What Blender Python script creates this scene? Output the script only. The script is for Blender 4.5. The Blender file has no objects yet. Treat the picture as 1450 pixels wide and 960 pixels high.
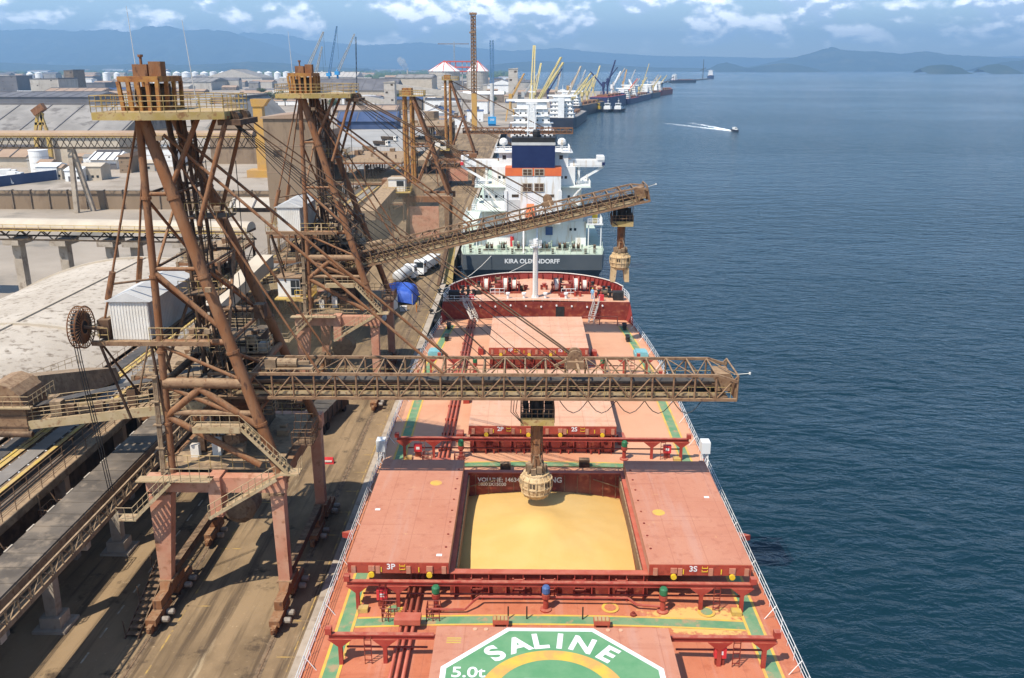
import bpy, math, random
from mathutils import Vector, Matrix
random.seed(7)
scene = bpy.context.scene
COL = scene.collection
R = math.radians
# ------------------------------------------------------------------ camera
F_PX, W_PX, H_PX = 1250.0, 1450.0, 960.0
CAMZ = 47.3
PITCH = math.atan(383.0 / F_PX)
YAW = math.atan(18.5 * math.cos(PITCH) / F_PX)
cam_data = bpy.data.cameras.new('camera')
cam_data.sensor_width = 36.0
cam_data.sensor_fit = 'HORIZONTAL'
cam_data.lens = F_PX / W_PX * 36.0
cam_data.clip_start = 0.5
cam_data.clip_end = 120000.0
cam = bpy.data.objects.new('camera', cam_data)
cam.location = (0, 0, CAMZ)
cam.rotation_euler = (math.pi / 2 - PITCH, 0, YAW)
COL.objects.link(cam)
scene.camera = cam
# ------------------------------------------------------------------ light: sky, sun, exposure
SUN_DIR = Vector((-0.42, -0.50, 1.0)).normalized()          # towards the sun
world = bpy.data.worlds.new('World')
scene.world = world
world.use_nodes = True
wn, wl = world.node_tree.nodes, world.node_tree.links
wn.clear()
w_out = wn.new('ShaderNodeOutputWorld')
w_bg = wn.new('ShaderNodeBackground')
w_bg.inputs['Strength'].default_value = 0.14
w_sky = wn.new('ShaderNodeTexSky')
w_sky.sky_type = 'NISHITA'
w_sky.sun_disc = False
w_sky.sun_elevation = math.asin(SUN_DIR.z)
w_sky.sun_rotation = math.atan2(SUN_DIR.x, SUN_DIR.y)
w_sky.altitude = 0
w_sky.air_density = 1.0
w_sky.dust_density = 0.2
w_sky.ozone_density = 3.2
# cumulus low over the horizon, thinning out higher up
w_tc = wn.new('ShaderNodeTexCoord')
w_sep = wn.new('ShaderNodeSeparateXYZ')
wl.new(w_tc.outputs['Generated'], w_sep.inputs[0])
def wmath(op, a, b=None, c=None, clamp=False):
    n = wn.new('ShaderNodeMath'); n.operation = op; n.use_clamp = clamp
    for i, v in enumerate((a, b, c)):
        if v is None: continue
        if isinstance(v, (int, float)): n.inputs[i].default_value = v
        else: wl.new(v, n.inputs[i])
    return n.outputs[0]
def wmaprange(v, a, b, c, d):
    n = wn.new('ShaderNodeMapRange'); n.interpolation_type = 'SMOOTHSTEP'
    wl.new(v, n.inputs[0])
    for i, x in enumerate((a, b, c, d)): n.inputs[i + 1].default_value = x
    return n.outputs[0]
def cloud_noise(dz):
    az = wmath('ARCTAN2', w_sep.outputs[0], w_sep.outputs[1])
    el = wmath('ADD', w_sep.outputs[2], dz)
    cb = wn.new('ShaderNodeCombineXYZ')
    wl.new(wmath('MULTIPLY', az, 18.0), cb.inputs[0])
    wl.new(wmath('MULTIPLY', el, 31.0), cb.inputs[1])
    cb.inputs[2].default_value = 4.3
    n = wn.new('ShaderNodeTexNoise'); n.inputs['Scale'].default_value = 1.0
    n.inputs['Detail'].default_value = 8.0; n.inputs['Roughness'].default_value = 0.52
    n.inputs['Distortion'].default_value = 0.0
    wl.new(cb.outputs[0], n.inputs['Vector'])
    return n.outputs['Fac']
c0 = cloud_noise(0.0)
c1 = cloud_noise(0.007)
w_el = w_sep.outputs[2]
w_cov = wmaprange(w_el, 0.02, 0.30, 0.0, 0.22)
w_mask = wmaprange(wmath('SUBTRACT', c0, w_cov), 0.445, 0.58, 0.0, 1.0)
w_band = wmaprange(w_el, 0.012, 0.035, 0.0, 1.0)
w_mask = wmath('MULTIPLY', w_mask, w_band)
w_shade = wmaprange(wmath('SUBTRACT', c0, c1), -0.05, 0.07, 0.0, 1.0)
w_ccol = wn.new('ShaderNodeMix'); w_ccol.data_type = 'RGBA'
w_ccol.inputs[6].default_value = (6.4, 7.4, 8.8, 1)
w_ccol.inputs[7].default_value = (22.0, 21.6, 21.2, 1)
wl.new(w_shade, w_ccol.inputs[0])
w_sc = wn.new('ShaderNodeMix'); w_sc.data_type = 'RGBA'
wl.new(wmath('MULTIPLY', w_mask, 0.9), w_sc.inputs[0])
wl.new(w_sky.outputs[0], w_sc.inputs[6])
wl.new(w_ccol.outputs[2], w_sc.inputs[7])
wl.new(w_sc.outputs[2], w_bg.inputs['Color'])
wl.new(w_bg.outputs[0], w_out.inputs['Surface'])

sun_data = bpy.data.lights.new('sun', 'SUN')
sun_data.energy = 4.6
sun_data.angle = R(0.53)
sun_data.color = (1.0, 0.94, 0.84)
sun = bpy.data.objects.new('sun', sun_data)
sun.rotation_euler = SUN_DIR.to_track_quat('Z', 'Y').to_euler()
sun.location = (-60, -60, 150)
COL.objects.link(sun)
vs = scene.view_settings
vs.view_transform = 'Standard'; vs.look = 'None'; vs.exposure = 0.60; vs.gamma = 1.0
vs.use_curve_mapping = False
scene.render.engine = 'CYCLES'
scene.cycles.use_denoising = True
scene.cycles.max_bounces = 6
scene.cycles.diffuse_bounces = 3
scene.cycles.glossy_bounces = 3
scene.cycles.volume_bounces = 0
scene.cycles.caustics_reflective = False
scene.cycles.caustics_refractive = False

# ------------------------------------------------------------------ helpers
def at(px, py, Y=None, Z=None):
    """point of the place seen at a pixel of the photograph, at distance Y or height Z"""
    x = (px - W_PX / 2) / F_PX; y = -(py - H_PX / 2) / F_PX
    cp, sp = math.cos(PITCH), math.sin(PITCH)
    r, fwd, up = x, cp + y * sp, -sp + y * cp
    d = Vector((r * math.cos(YAW) - fwd * math.sin(YAW), r * math.sin(YAW) + fwd * math.cos(YAW), up))
    t = Y / d.y if Y is not None else (Z - CAMZ) / d.z
    return Vector((d.x * t, d.y * t, CAMZ + d.z * t))

WM = {}                                                   # world matrix of every object built
def link(o, parent=None, world_matrix=None):
    m = world_matrix or Matrix.Identity(4)
    COL.objects.link(o)
    WM[o.name] = m
    if parent is None:
        o.matrix_basis = m
    else:
        o.parent = parent
        o.matrix_parent_inverse = WM[parent.name].inverted()
        o.matrix_basis = m
    return o
def tag(o, label=None, cat=None, group=None, kind=None):
    if label: o['label'] = label
    if cat: o['category'] = cat
    if group: o['group'] = group
    if kind: o['kind'] = kind
    return o
def thing(name, label, cat, loc=(0, 0, 0), group=None):
    o = bpy.data.objects.new(name, None)
    o.empty_display_size = 0.5
    link(o, None, Matrix.Translation(Vector(loc)))
    return tag(o, label, cat, group)

def frame(d):
    d = d.normalized()
    up = Vector((0, 0, 1)) if abs(d.z) < 0.95 else Vector((0, 1, 0))
    s = d.cross(up).normalized(); u = s.cross(d).normalized()
    return s, u

class MB:
    """collects shapes and links them as one mesh object"""
    def __init__(self, T=None):
        self.v, self.f, self.m, self.T, self.cur = [], [], [], T, 0
    def add(self, vs_, fs):
        b = len(self.v)
        for p in vs_:
            p = Vector(p)
            self.v.append(self.T @ p if self.T else p)
        for f in fs:
            self.f.append([b + i for i in f]); self.m.append(self.cur)
    def box(self, x0, x1, y0, y1, z0, z1):
        self.add([(x0, y0, z0), (x1, y0, z0), (x1, y1, z0), (x0, y1, z0), (x0, y0, z1), (x1, y0, z1), (x1, y1, z1), (x0, y1, z1)],
                 [(3, 2, 1, 0), (4, 5, 6, 7), (0, 1, 5, 4), (1, 2, 6, 5), (2, 3, 7, 6), (3, 0, 4, 7)])
        return self
    def hexa(self, p):                                    # 8 points: bottom ring then top ring, counter-clockwise
        self.add(p, [(3, 2, 1, 0), (4, 5, 6, 7), (0, 1, 5, 4), (1, 2, 6, 5), (2, 3, 7, 6), (3, 0, 4, 7)])
        return self
    def bar(self, a, b, w, h=None):                       # box section between two points
        h = h or w
        a, b = Vector(a), Vector(b); s, u = frame(b - a); s = s * w / 2; u = u * h / 2
        self.add([a - s - u, a + s - u, a + s + u, a - s + u, b - s - u, b + s - u, b + s + u, b - s + u],
                 [(0, 1, 2, 3), (7, 6, 5, 4), (4, 5, 1, 0), (5, 6, 2, 1), (6, 7, 3, 2), (7, 4, 0, 3)])
        return self
    def tube(self, a, b, r, r2=None, n=8, cap=True):
        a, b = Vector(a), Vector(b); s, u = frame(b - a); r2 = r if r2 is None else r2
        ring = [(math.cos(2 * math.pi * i / n), math.sin(2 * math.pi * i / n)) for i in range(n)]
        pts = [a + s * c * r + u * q * r for c, q in ring] + [b + s * c * r2 + u * q * r2 for c, q in ring]
        fs = [(i, n + i, n + (i + 1) % n, (i + 1) % n)[::-1] for i in range(n)]
        if cap: fs += [tuple(range(n))[::-1], tuple(range(n, 2 * n))]
        self.add(pts, fs)
        return self
    def path(self, pts, r, n=6):
        for a, b in zip(pts[:-1], pts[1:]): self.tube(a, b, r, n=n)
        return self
    def lathe(self, c, prof, n=16, axis='Z'):             # prof: (radius, height) list
        c = Vector(c); pts = []
        for r, z in prof:
            for i in range(n):
                t = 2 * math.pi * (i + .5) / n
                p = (r * math.cos(t), r * math.sin(t), z)
                if axis == 'X': p = (p[2], p[0], p[1])
                if axis == 'Y': p = (p[1], p[2], p[0])
                pts.append(c + Vector(p))
        fs = []
        for k in range(len(prof) - 1):
            for i in range(n):
                j = (i + 1) % n
                fs.append((k * n + i, k * n + j, (k + 1) * n + j, (k + 1) * n + i))
        fs.append(tuple(range(n))[::-1]); fs.append(tuple(range((len(prof) - 1) * n, len(prof) * n)))
        self.add(pts, fs)
        return self
    def prism(self, poly, z0, z1):                        # poly in xy, counter-clockwise
        n = len(poly)
        self.add([(x, y, z0) for x, y in poly] + [(x, y, z1) for x, y in poly],
                 [tuple(range(n))[::-1], tuple(range(n, 2 * n))] + [(i, (i + 1) % n, n + (i + 1) % n, n + i) for i in range(n)])
        return self
    def prism_y(self, poly, y0, y1):                      # poly in xz seen from -y, counter-clockwise
        n = len(poly)
        self.add([(x, y0, z) for x, z in poly] + [(x, y1, z) for x, z in poly],
                 [tuple(range(n)), tuple(range(n, 2 * n))[::-1]] + [(i, n + i, n + (i + 1) % n, (i + 1) % n) for i in range(n)])
        return self
    def prism_x(self, poly, x0, x1):                      # poly in yz
        n = len(poly)
        self.add([(x0, y, z) for y, z in poly] + [(x1, y, z) for y, z in poly],
                 [tuple(range(n))[::-1], tuple(range(n, 2 * n))] + [(i, (i + 1) % n, n + (i + 1) % n, n + i) for i in range(n)])
        return self
    def rail(self, pts, h=1.1, step=1.6, r=0.03, mids=(0.55,), n=4, closed=False):
        pts = [Vector(p) for p in pts]
        if closed: pts.append(pts[0])
        up = Vector((0, 0, 1))
        for a, b in zip(pts[:-1], pts[1:]):
            L = (b - a).length; k = max(1, int(round(L / step)))
            for i in range(k + 1):
                p = a.lerp(b, i / k); self.tube(p, p + up * h, r, n=n, cap=False)
            for q in list(mids) + [h]: self.tube(a + up * q, b + up * q, r, n=n, cap=False)
        return self
    def stair(self, a, b, w, side, step=0.28):            # stringers and treads from a up to b
        a, b = Vector(a), Vector(b); s = Vector(side).normalized() * w / 2
        self.bar(a - s, b - s, 0.06, 0.26); self.bar(a + s, b + s, 0.06, 0.26)
        n = max(2, int(abs(b.z - a.z) / step)); hd = (b - a); hd.z = 0; hd = hd.normalized() * 0.14
        for i in range(1, n):
            p = a.lerp(b, i / n)
            self.add([p - s - hd, p + s - hd, p + s + hd, p - s + hd], [(0, 1, 2, 3)])
        return self
    def mesh(self, name, mats, smooth=False):
        me = bpy.data.meshes.new(name)
        me.from_pydata([tuple(p) for p in self.v], [], self.f)
        for m in (mats if isinstance(mats, (list, tuple)) else [mats]): me.materials.append(m)
        if any(self.m): me.polygons.foreach_set('material_index', self.m)
        if smooth: me.polygons.foreach_set('use_smooth', [True] * len(me.polygons))
        me.update()
        return me
    def build(self, name, mats, parent=None, smooth=False):
        return link(bpy.data.objects.new(name, self.mesh(name, mats, smooth)), parent)

UNIT = {}
def unit(shape, material):
    """shared mesh of unit length along z"""
    key = (shape, material.name)
    if key not in UNIT:
        m = MB()
        if shape == 'box': m.box(-.5, .5, -.5, .5, 0, 1)
        else: m.tube((0, 0, 0), (0, 0, 1), 1.0, n=int(shape))
        UNIT[key] = m.mesh('member', material, smooth=False)
        if shape != 'box':
            me = UNIT[key]
            for p in me.polygons: p.use_smooth = len(p.vertices) == 4
    return UNIT[key]
def member(parent, name, a, b, r, material, n=8, h=None, T=None):
    """a straight tube (n sides) or box section (n = 'box') as an object of its own"""
    a, b = Vector(a), Vector(b)
    if T: a, b = T @ a, T @ b
    d = b - a; s, u = frame(d)
    L = d.length; d = d / L
    sx, sy = (r, h or r)
    rot = Matrix((s, u, d)).transposed().to_4x4()
    if rot.determinant() < 0: rot = Matrix((-s, u, d)).transposed().to_4x4()
    m = Matrix.Translation(a) @ rot @ Matrix.Diagonal((sx, sy, L, 1))
    return link(bpy.data.objects.new(name, unit('box' if n == 'box' else str(n), material)), parent, m)

def lettering(name, txt, parent, material, origin, xdir, ydir, size, align='CENTER', extrude=0.01, bold=0.0, space=1.0):
    c = bpy.data.curves.new(name, 'FONT')
    c.body = txt; c.size = size; c.align_x = align; c.align_y = 'CENTER'
    c.extrude = extrude; c.offset = bold; c.space_character = space
    c.materials.append(material)
    x = Vector(xdir).normalized(); y = Vector(ydir).normalized(); z = x.cross(y)
    m = Matrix.Translation(Vector(origin)) @ Matrix((x, y, z)).transposed().to_4x4()
    tmp = bpy.data.objects.new(name, c)
    me = bpy.data.meshes.new_from_object(tmp)
    bpy.data.objects.remove(tmp); bpy.data.curves.remove(c)
    if not me.materials: me.materials.append(material)
    return link(bpy.data.objects.new(name, me), parent, m)

# ------------------------------------------------------------------ materials
MATS = {}
def mat(name, c1, c2=None, scale=1.0, rough=0.7, metal=0.0, bump=0.0, bscale=None, lo=0.35, hi=0.65,
        dust=None, dust_amt=0.0, spec=0.3, stretch=(1, 1, 1), c3=None, s3=None, emit=None):
    m = bpy.data.materials.new(name); m.use_nodes = True
    nt = m.node_tree; N, L = nt.nodes, nt.links
    b = N['Principled BSDF']
    b.inputs['Roughness'].default_value = rough; b.inputs['Metallic'].default_value = metal
    b.inputs['Specular IOR Level'].default_value = spec
    c1 = (*c1, 1)
    geo = N.new('ShaderNodeNewGeometry')
    mp = N.new('ShaderNodeMapping'); mp.inputs['Scale'].default_value = stretch
    L.new(geo.outputs['Position'], mp.inputs['Vector'])
    def noise(s, detail=5.0, rg=0.6):
        n = N.new('ShaderNodeTexNoise'); n.inputs['Scale'].default_value = s
        n.inputs['Detail'].default_value = detail; n.inputs['Roughness'].default_value = rg
        L.new(mp.outputs[0], n.inputs['Vector']); return n.outputs['Fac']
    def mix(f, a, bcol):
        x = N.new('ShaderNodeMix'); x.data_type = 'RGBA'
        if isinstance(f, (int, float)): x.inputs[0].default_value = f
        else: L.new(f, x.inputs[0])
        for i, c in ((6, a), (7, bcol)):
            if isinstance(c, tuple): x.inputs[i].default_value = c if len(c) == 4 else (*c, 1)
            else: L.new(c, x.inputs[i])
        return x.outputs[2]
    def ramp(v, a, bb):
        x = N.new('ShaderNodeMapRange'); x.interpolation_type = 'SMOOTHSTEP'
        x.inputs[1].default_value = a; x.inputs[2].default_value = bb
        L.new(v, x.inputs[0]); return x.outputs[0]
    col = c1
    if c2: col = mix(ramp(noise(scale), lo, hi), c1, c2)
    if c3: col = mix(ramp(noise(s3 or scale * 3), 0.52, 0.68), col, c3)
    if dust:
        sp = N.new('ShaderNodeSeparateXYZ'); L.new(geo.outputs['Normal'], sp.inputs[0])
        up = ramp(sp.outputs[2], 0.2, 0.95)
        mu = N.new('ShaderNodeMath'); mu.operation = 'MULTIPLY'
        L.new(up, mu.inputs[0]); L.new(ramp(noise(scale * 2.3), 0.25, 0.7), mu.inputs[1])
        m2 = N.new('ShaderNodeMath'); m2.operation = 'MULTIPLY'; m2.inputs[1].default_value = dust_amt
        L.new(mu.outputs[0], m2.inputs[0])
        col = mix(m2.outputs[0], col, dust)
    if isinstance(col, tuple): b.inputs['Base Color'].default_value = col
    else: L.new(col, b.inputs['Base Color'])
    if bump:
        bn = N.new('ShaderNodeBump'); bn.inputs['Strength'].default_value = bump
        bn.inputs['Distance'].default_value = 0.1
        L.new(noise(bscale or scale * 4), bn.inputs['Height']); L.new(bn.outputs[0], b.inputs['Normal'])
    MATS[name] = m
    m['tools'] = 1
    return m
DUST = (0.40, 0.27, 0.155)
M = {}
def dm(key, *a, **k): M[key] = mat(key, *a, **k)
dm('rust', (0.205, 0.083, 0.032), (0.235, 0.118, 0.058), 1.3, rough=0.8, bump=0.3, dust=DUST, dust_amt=0.45, c3=(0.085, 0.038, 0.022), s3=2.6, stretch=(1, 1, 0.35))
dm('rust_pale', (0.19, 0.105, 0.056), (0.245, 0.15, 0.083), 1.1, rough=0.85, bump=0.3, dust=DUST, dust_amt=0.65, c3=(0.12, 0.06, 0.034), s3=2.8)
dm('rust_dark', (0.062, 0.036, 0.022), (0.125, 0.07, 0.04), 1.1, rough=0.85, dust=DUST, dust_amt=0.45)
dm('leg_paint', (0.46, 0.20, 0.12), (0.50, 0.27, 0.17), 0.6, rough=0.7, c3=(0.33, 0.15, 0.08), s3=1.3)
dm('spout', (0.50, 0.345, 0.175), (0.56, 0.41, 0.235), 1.2, rough=0.85, c3=(0.30, 0.18, 0.085), s3=2.5)
dm('ochre_dust', (0.36, 0.265, 0.14), (0.42, 0.32, 0.19), 1.0, rough=0.8, c3=(0.25, 0.15, 0.075), s3=2.0, dust=DUST, dust_amt=0.8)
dm('motor', (0.20, 0.165, 0.13), (0.30, 0.26, 0.21), 2.0, rough=0.6)
dm('ochre', (0.36, 0.25, 0.07), (0.42, 0.31, 0.14), 1.0, rough=0.75, c3=(0.25, 0.13, 0.05), s3=2.0, dust=DUST, dust_amt=0.7)
dm('ochre_rust', (0.36, 0.18, 0.045), (0.28, 0.11, 0.035), 1.0, rough=0.8, c3=(0.15, 0.06, 0.03), s3=2.0)
dm('dusty_steel', (0.17, 0.115, 0.07), (0.27, 0.19, 0.115), 0.9, rough=0.85, dust=DUST, dust_amt=0.8, c3=(0.14, 0.08, 0.045), s3=2.5)
dm('grime', (0.045, 0.032, 0.022), (0.10, 0.07, 0.045), 0.9, rough=0.9, dust=DUST, dust_amt=0.45)
dm('black', (0.018, 0.017, 0.017), (0.03, 0.028, 0.026), 1.5, rough=0.6)
dm('belt', (0.055, 0.05, 0.045), (0.10, 0.085, 0.07), 0.5, rough=0.8)
dm('lower_roof', (0.085, 0.068, 0.052), (0.15, 0.12, 0.09), 0.3, rough=0.9, c3=(0.22, 0.17, 0.12), s3=0.5)
dm('belt_grey', (0.19, 0.165, 0.14), (0.26, 0.23, 0.195), 0.25, rough=0.8)
dm('yellow_dusty', (0.50, 0.34, 0.07), (0.44, 0.30, 0.13), 0.7, rough=0.7, c3=(0.3, 0.17, 0.07), s3=1.3)
dm('yellow', (0.72, 0.46, 0.02), (0.66, 0.42, 0.05), 1.0, rough=0.5)
dm('yellow_paint', (0.62, 0.41, 0.06), (0.56, 0.30, 0.09), 0.9, rough=0.6)
dm('white', (0.78, 0.77, 0.74), (0.70, 0.685, 0.65), 0.3, rough=0.5)
dm('ship_white', (0.78, 0.77, 0.74), (0.72, 0.70, 0.66), 0.5, rough=0.5, c3=(0.58, 0.49, 0.38), s3=1.1, stretch=(1, 1, 0.12))
dm('white_dusty', (0.62, 0.57, 0.49), (0.70, 0.66, 0.59), 0.5, rough=0.6, dust=DUST, dust_amt=0.4)
dm('cream', (0.43, 0.36, 0.27), (0.50, 0.42, 0.32), 0.25, rough=0.7)
dm('galv', (0.47, 0.455, 0.43), (0.56, 0.54, 0.50), 0.5, rough=0.5)
dm('glass', (0.02, 0.026, 0.03), rough=0.08, spec=0.5)
dm('concrete', (0.33, 0.27, 0.205), (0.42, 0.35, 0.27), 0.35, rough=0.9, bump=0.2, c3=(0.24, 0.185, 0.135), s3=0.8)
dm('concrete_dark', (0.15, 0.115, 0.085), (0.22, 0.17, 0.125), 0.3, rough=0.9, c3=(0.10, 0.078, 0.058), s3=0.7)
dm('concrete_pale', (0.40, 0.36, 0.30), (0.48, 0.43, 0.37), 0.3, rough=0.9)
dm('ship_red', (0.30, 0.036, 0.024), (0.36, 0.06, 0.04), 0.8, rough=0.55, dust=(0.48, 0.22, 0.13), dust_amt=0.6)
dm('ship_dark_red', (0.17, 0.024, 0.017), (0.22, 0.04, 0.025), 0.8, rough=0.6, c3=(0.28, 0.08, 0.04), s3=1.6)
dm('pipe_red', (0.40, 0.09, 0.052), (0.45, 0.13, 0.08), 0.9, rough=0.55)
dm('sign_red', (0.55, 0.03, 0.04), (0.60, 0.05, 0.05), 1.0, rough=0.5)
dm('deck_green', (0.105, 0.235, 0.115), (0.19, 0.27, 0.14), 0.8, rough=0.65, c3=(0.36, 0.24, 0.13), s3=1.1)
dm('emblem_green', (0.10, 0.255, 0.115), (0.14, 0.29, 0.14), 0.6, rough=0.6)
dm('valve_green', (0.02, 0.12, 0.045), (0.04, 0.16, 0.07), 1.0, rough=0.5)
dm('valve_blue', (0.05, 0.09, 0.22), (0.07, 0.12, 0.26), 1.0, rough=0.5)
dm('teal', (0.16, 0.36, 0.38), (0.20, 0.40, 0.41), 1.0, rough=0.7)
dm('hull_grey', (0.070, 0.082, 0.090), (0.085, 0.096, 0.103), 0.2, rough=0.5)
dm('hull_black', (0.022, 0.026, 0.04), (0.03, 0.035, 0.05), 0.1, rough=0.5)
dm('hull_navy', (0.02, 0.024, 0.085), (0.03, 0.035, 0.10), 0.1, rough=0.5)
dm('hull_red', (0.24, 0.035, 0.03), (0.28, 0.05, 0.04), 0.2, rough=0.55)
dm('deck_pale', (0.60, 0.66, 0.57), (0.66, 0.70, 0.62), 0.5, rough=0.7)
dm('deck_seagreen', (0.40, 0.47, 0.36), (0.47, 0.52, 0.42), 0.6, rough=0.7)
dm('funnel_navy', (0.012, 0.022, 0.075), (0.016, 0.028, 0.088), 0.4, rough=0.45)
dm('orange', (0.72, 0.16, 0.05), (0.66, 0.14, 0.05), 0.5, rough=0.55)
dm('crane_yellow', (0.58, 0.46, 0.18), (0.52, 0.42, 0.20), 0.2, rough=0.6)
dm('tower_yellow', (0.50, 0.28, 0.06), (0.45, 0.26, 0.09), 0.2, rough=0.6)
dm('crane_blue', (0.03, 0.25, 0.52), (0.04, 0.29, 0.58), 0.2, rough=0.5)
dm('lattice_blue', (0.10, 0.21, 0.36), (0.13, 0.25, 0.40), 0.2, rough=0.6)
dm('lattice_grey', (0.34, 0.34, 0.32), (0.42, 0.42, 0.40), 0.2, rough=0.6)
dm('lattice_brown', (0.21, 0.115, 0.055), (0.28, 0.17, 0.09), 0.2, rough=0.8)
dm('tarp_blue', (0.03, 0.085, 0.38), (0.05, 0.12, 0.46), 1.2, rough=0.55)
dm('roof_grey', (0.20, 0.182, 0.16), (0.28, 0.255, 0.225), 0.05, rough=0.8, c3=(0.135, 0.12, 0.105), s3=0.12)
dm('roof_dark', (0.105, 0.098, 0.10), (0.15, 0.14, 0.14), 0.05, rough=0.8)
dm('roof_brown', (0.30, 0.20, 0.135), (0.36, 0.255, 0.175), 0.1, rough=0.85)
dm('roof_blue', (0.035, 0.06, 0.13), (0.06, 0.085, 0.16), 0.1, rough=0.7)
dm('wall_tan', (0.225, 0.158, 0.10), (0.27, 0.193, 0.125), 0.12, rough=0.9, c3=(0.175, 0.12, 0.078), s3=0.3, stretch=(1, 1, 0.3))
dm('silo', (0.38, 0.34, 0.285), (0.46, 0.415, 0.35), 0.1, rough=0.7, c3=(0.30, 0.26, 0.21), s3=0.3, stretch=(1, 1, 0.3))
dm('silo_red', (0.55, 0.09, 0.04), (0.50, 0.07, 0.035), 0.3, rough=0.6)
dm('tank_white', (0.76, 0.75, 0.72), (0.70, 0.69, 0.66), 0.02, rough=0.5)
dm('hivis', (0.55, 0.20, 0.04), rough=0.9)
dm('workwear', (0.05, 0.06, 0.10), rough=0.9)
dm('shirt', (0.22, 0.40, 0.55), rough=0.9)
dm('tyre', (0.02, 0.02, 0.02), rough=0.9)
dm('leaf', (0.045, 0.075, 0.025), (0.075, 0.11, 0.04), 0.4, rough=0.7)
dm('bark', (0.10, 0.07, 0.05), rough=0.9)
dm('mountain', (0.012, 0.026, 0.018), (0.03, 0.046, 0.026), 0.0012, rough=0.95, c3=(0.075, 0.08, 0.05), s3=0.0025)
dm('salt', (0.40, 0.335, 0.26), (0.49, 0.42, 0.335), 0.09, rough=0.95, bump=1.0, bscale=1.1, c3=(0.20, 0.155, 0.11), s3=0.9)
# ------------------------------------------------------------------ the setting
GZ = 3.5                                                   # level of the quay above the water
QX = -16.6                                                 # quay edge
def nodes_of(m): return m.node_tree.nodes, m.node_tree.links

def water_material():
    m = bpy.data.materials.new('sea_water'); m.use_nodes = True
    N, L = nodes_of(m); b = N['Principled BSDF']
    b.inputs['Base Color'].default_value = (0.003, 0.020, 0.029, 1)
    b.inputs['Roughness'].default_value = 0.16
    b.inputs['IOR'].default_value = 1.333
    geo = N.new('ShaderNodeNewGeometry')
    def noise(scale, stretch, detail, rot=0.0):
        mp = N.new('ShaderNodeMapping'); mp.inputs['Scale'].default_value = stretch
        mp.inputs['Rotation'].default_value = (0, 0, rot)
        L.new(geo.outputs['Position'], mp.inputs['Vector'])
        n = N.new('ShaderNodeTexNoise'); n.inputs['Scale'].default_value = scale
        n.inputs['Detail'].default_value = detail; n.inputs['Roughness'].default_value = 0.55
        n.inputs['Distortion'].default_value = 0.4
        L.new(mp.outputs[0], n.inputs['Vector']); return n.outputs['Fac']
    def math_(op, a, b2):
        x = N.new('ShaderNodeMath'); x.operation = op
        for i, v in enumerate((a, b2)):
            if isinstance(v, (int, float)): x.inputs[i].default_value = v
            else: L.new(v, x.inputs[i])
        return x.outputs[0]
    small = noise(0.55, (0.55, 1.0, 1), 4.0, 0.25)
    mid = noise(0.13, (0.5, 1.0, 1), 3.0, -0.2)
    big = noise(0.0035, (0.45, 1.3, 1), 4.0, 0.5)            # slicks and cat's paws
    mr = N.new('ShaderNodeMapRange'); L.new(big, mr.inputs[0])
    mr.inputs[1].default_value = 0.36; mr.inputs[2].default_value = 0.62
    mr.inputs[3].default_value = 0.32; mr.inputs[4].default_value = 1.0
    h = math_('ADD', math_('MULTIPLY', small, 1.5), math_('MULTIPLY', mid, 2.3))
    bn = N.new('ShaderNodeBump'); bn.inputs['Distance'].default_value = 1.0
    L.new(math_('MULTIPLY', mr.outputs[0], 1.0), bn.inputs['Strength'])
    L.new(h, bn.inputs['Height']); L.new(bn.outputs[0], b.inputs['Normal'])
    return m
M['water'] = water_material()
def sheet(name, poly, z, material, parent=None, kind=None):
    mb = MB(); mb.add([(x, y, z) for x, y in poly], [tuple(range(len(poly)))])
    o = mb.build(name, material, parent)
    if kind: tag(o, kind=kind)
    return o
def fan(name, polys, z, material, kind='structure'):
    mb = MB()
    for p in polys: mb.add([(x, y, z) for x, y in p], [tuple(range(len(p)))])
    return tag(mb.build(name, material), kind=kind)
sheet('sea_water', [(-60000, -3000), (60000, -3000), (60000, 60000), (-60000, 60000)], 0.0, M['water'], kind='structure')

def ground_material():
    m = mat('ground', (0.26, 0.215, 0.165), (0.36, 0.30, 0.235), 0.02, rough=0.95, c3=(0.17, 0.15, 0.12), s3=0.035)
    return m
M['ground'] = ground_material()
EDGE = [(QX, -120), (QX, 640), (30, 900), (210, 1560), (255, 1740)]
LAND = EDGE + [(150, 1860), (20, 2100), (-150, 2900), (-260, 3900), (-500, 5200), (-3200, 6400), (-14000, 7400), (-14000, -120)]
tag(MB().prism(LAND, -6, GZ).build('ground', M['ground']), kind='structure')

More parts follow.
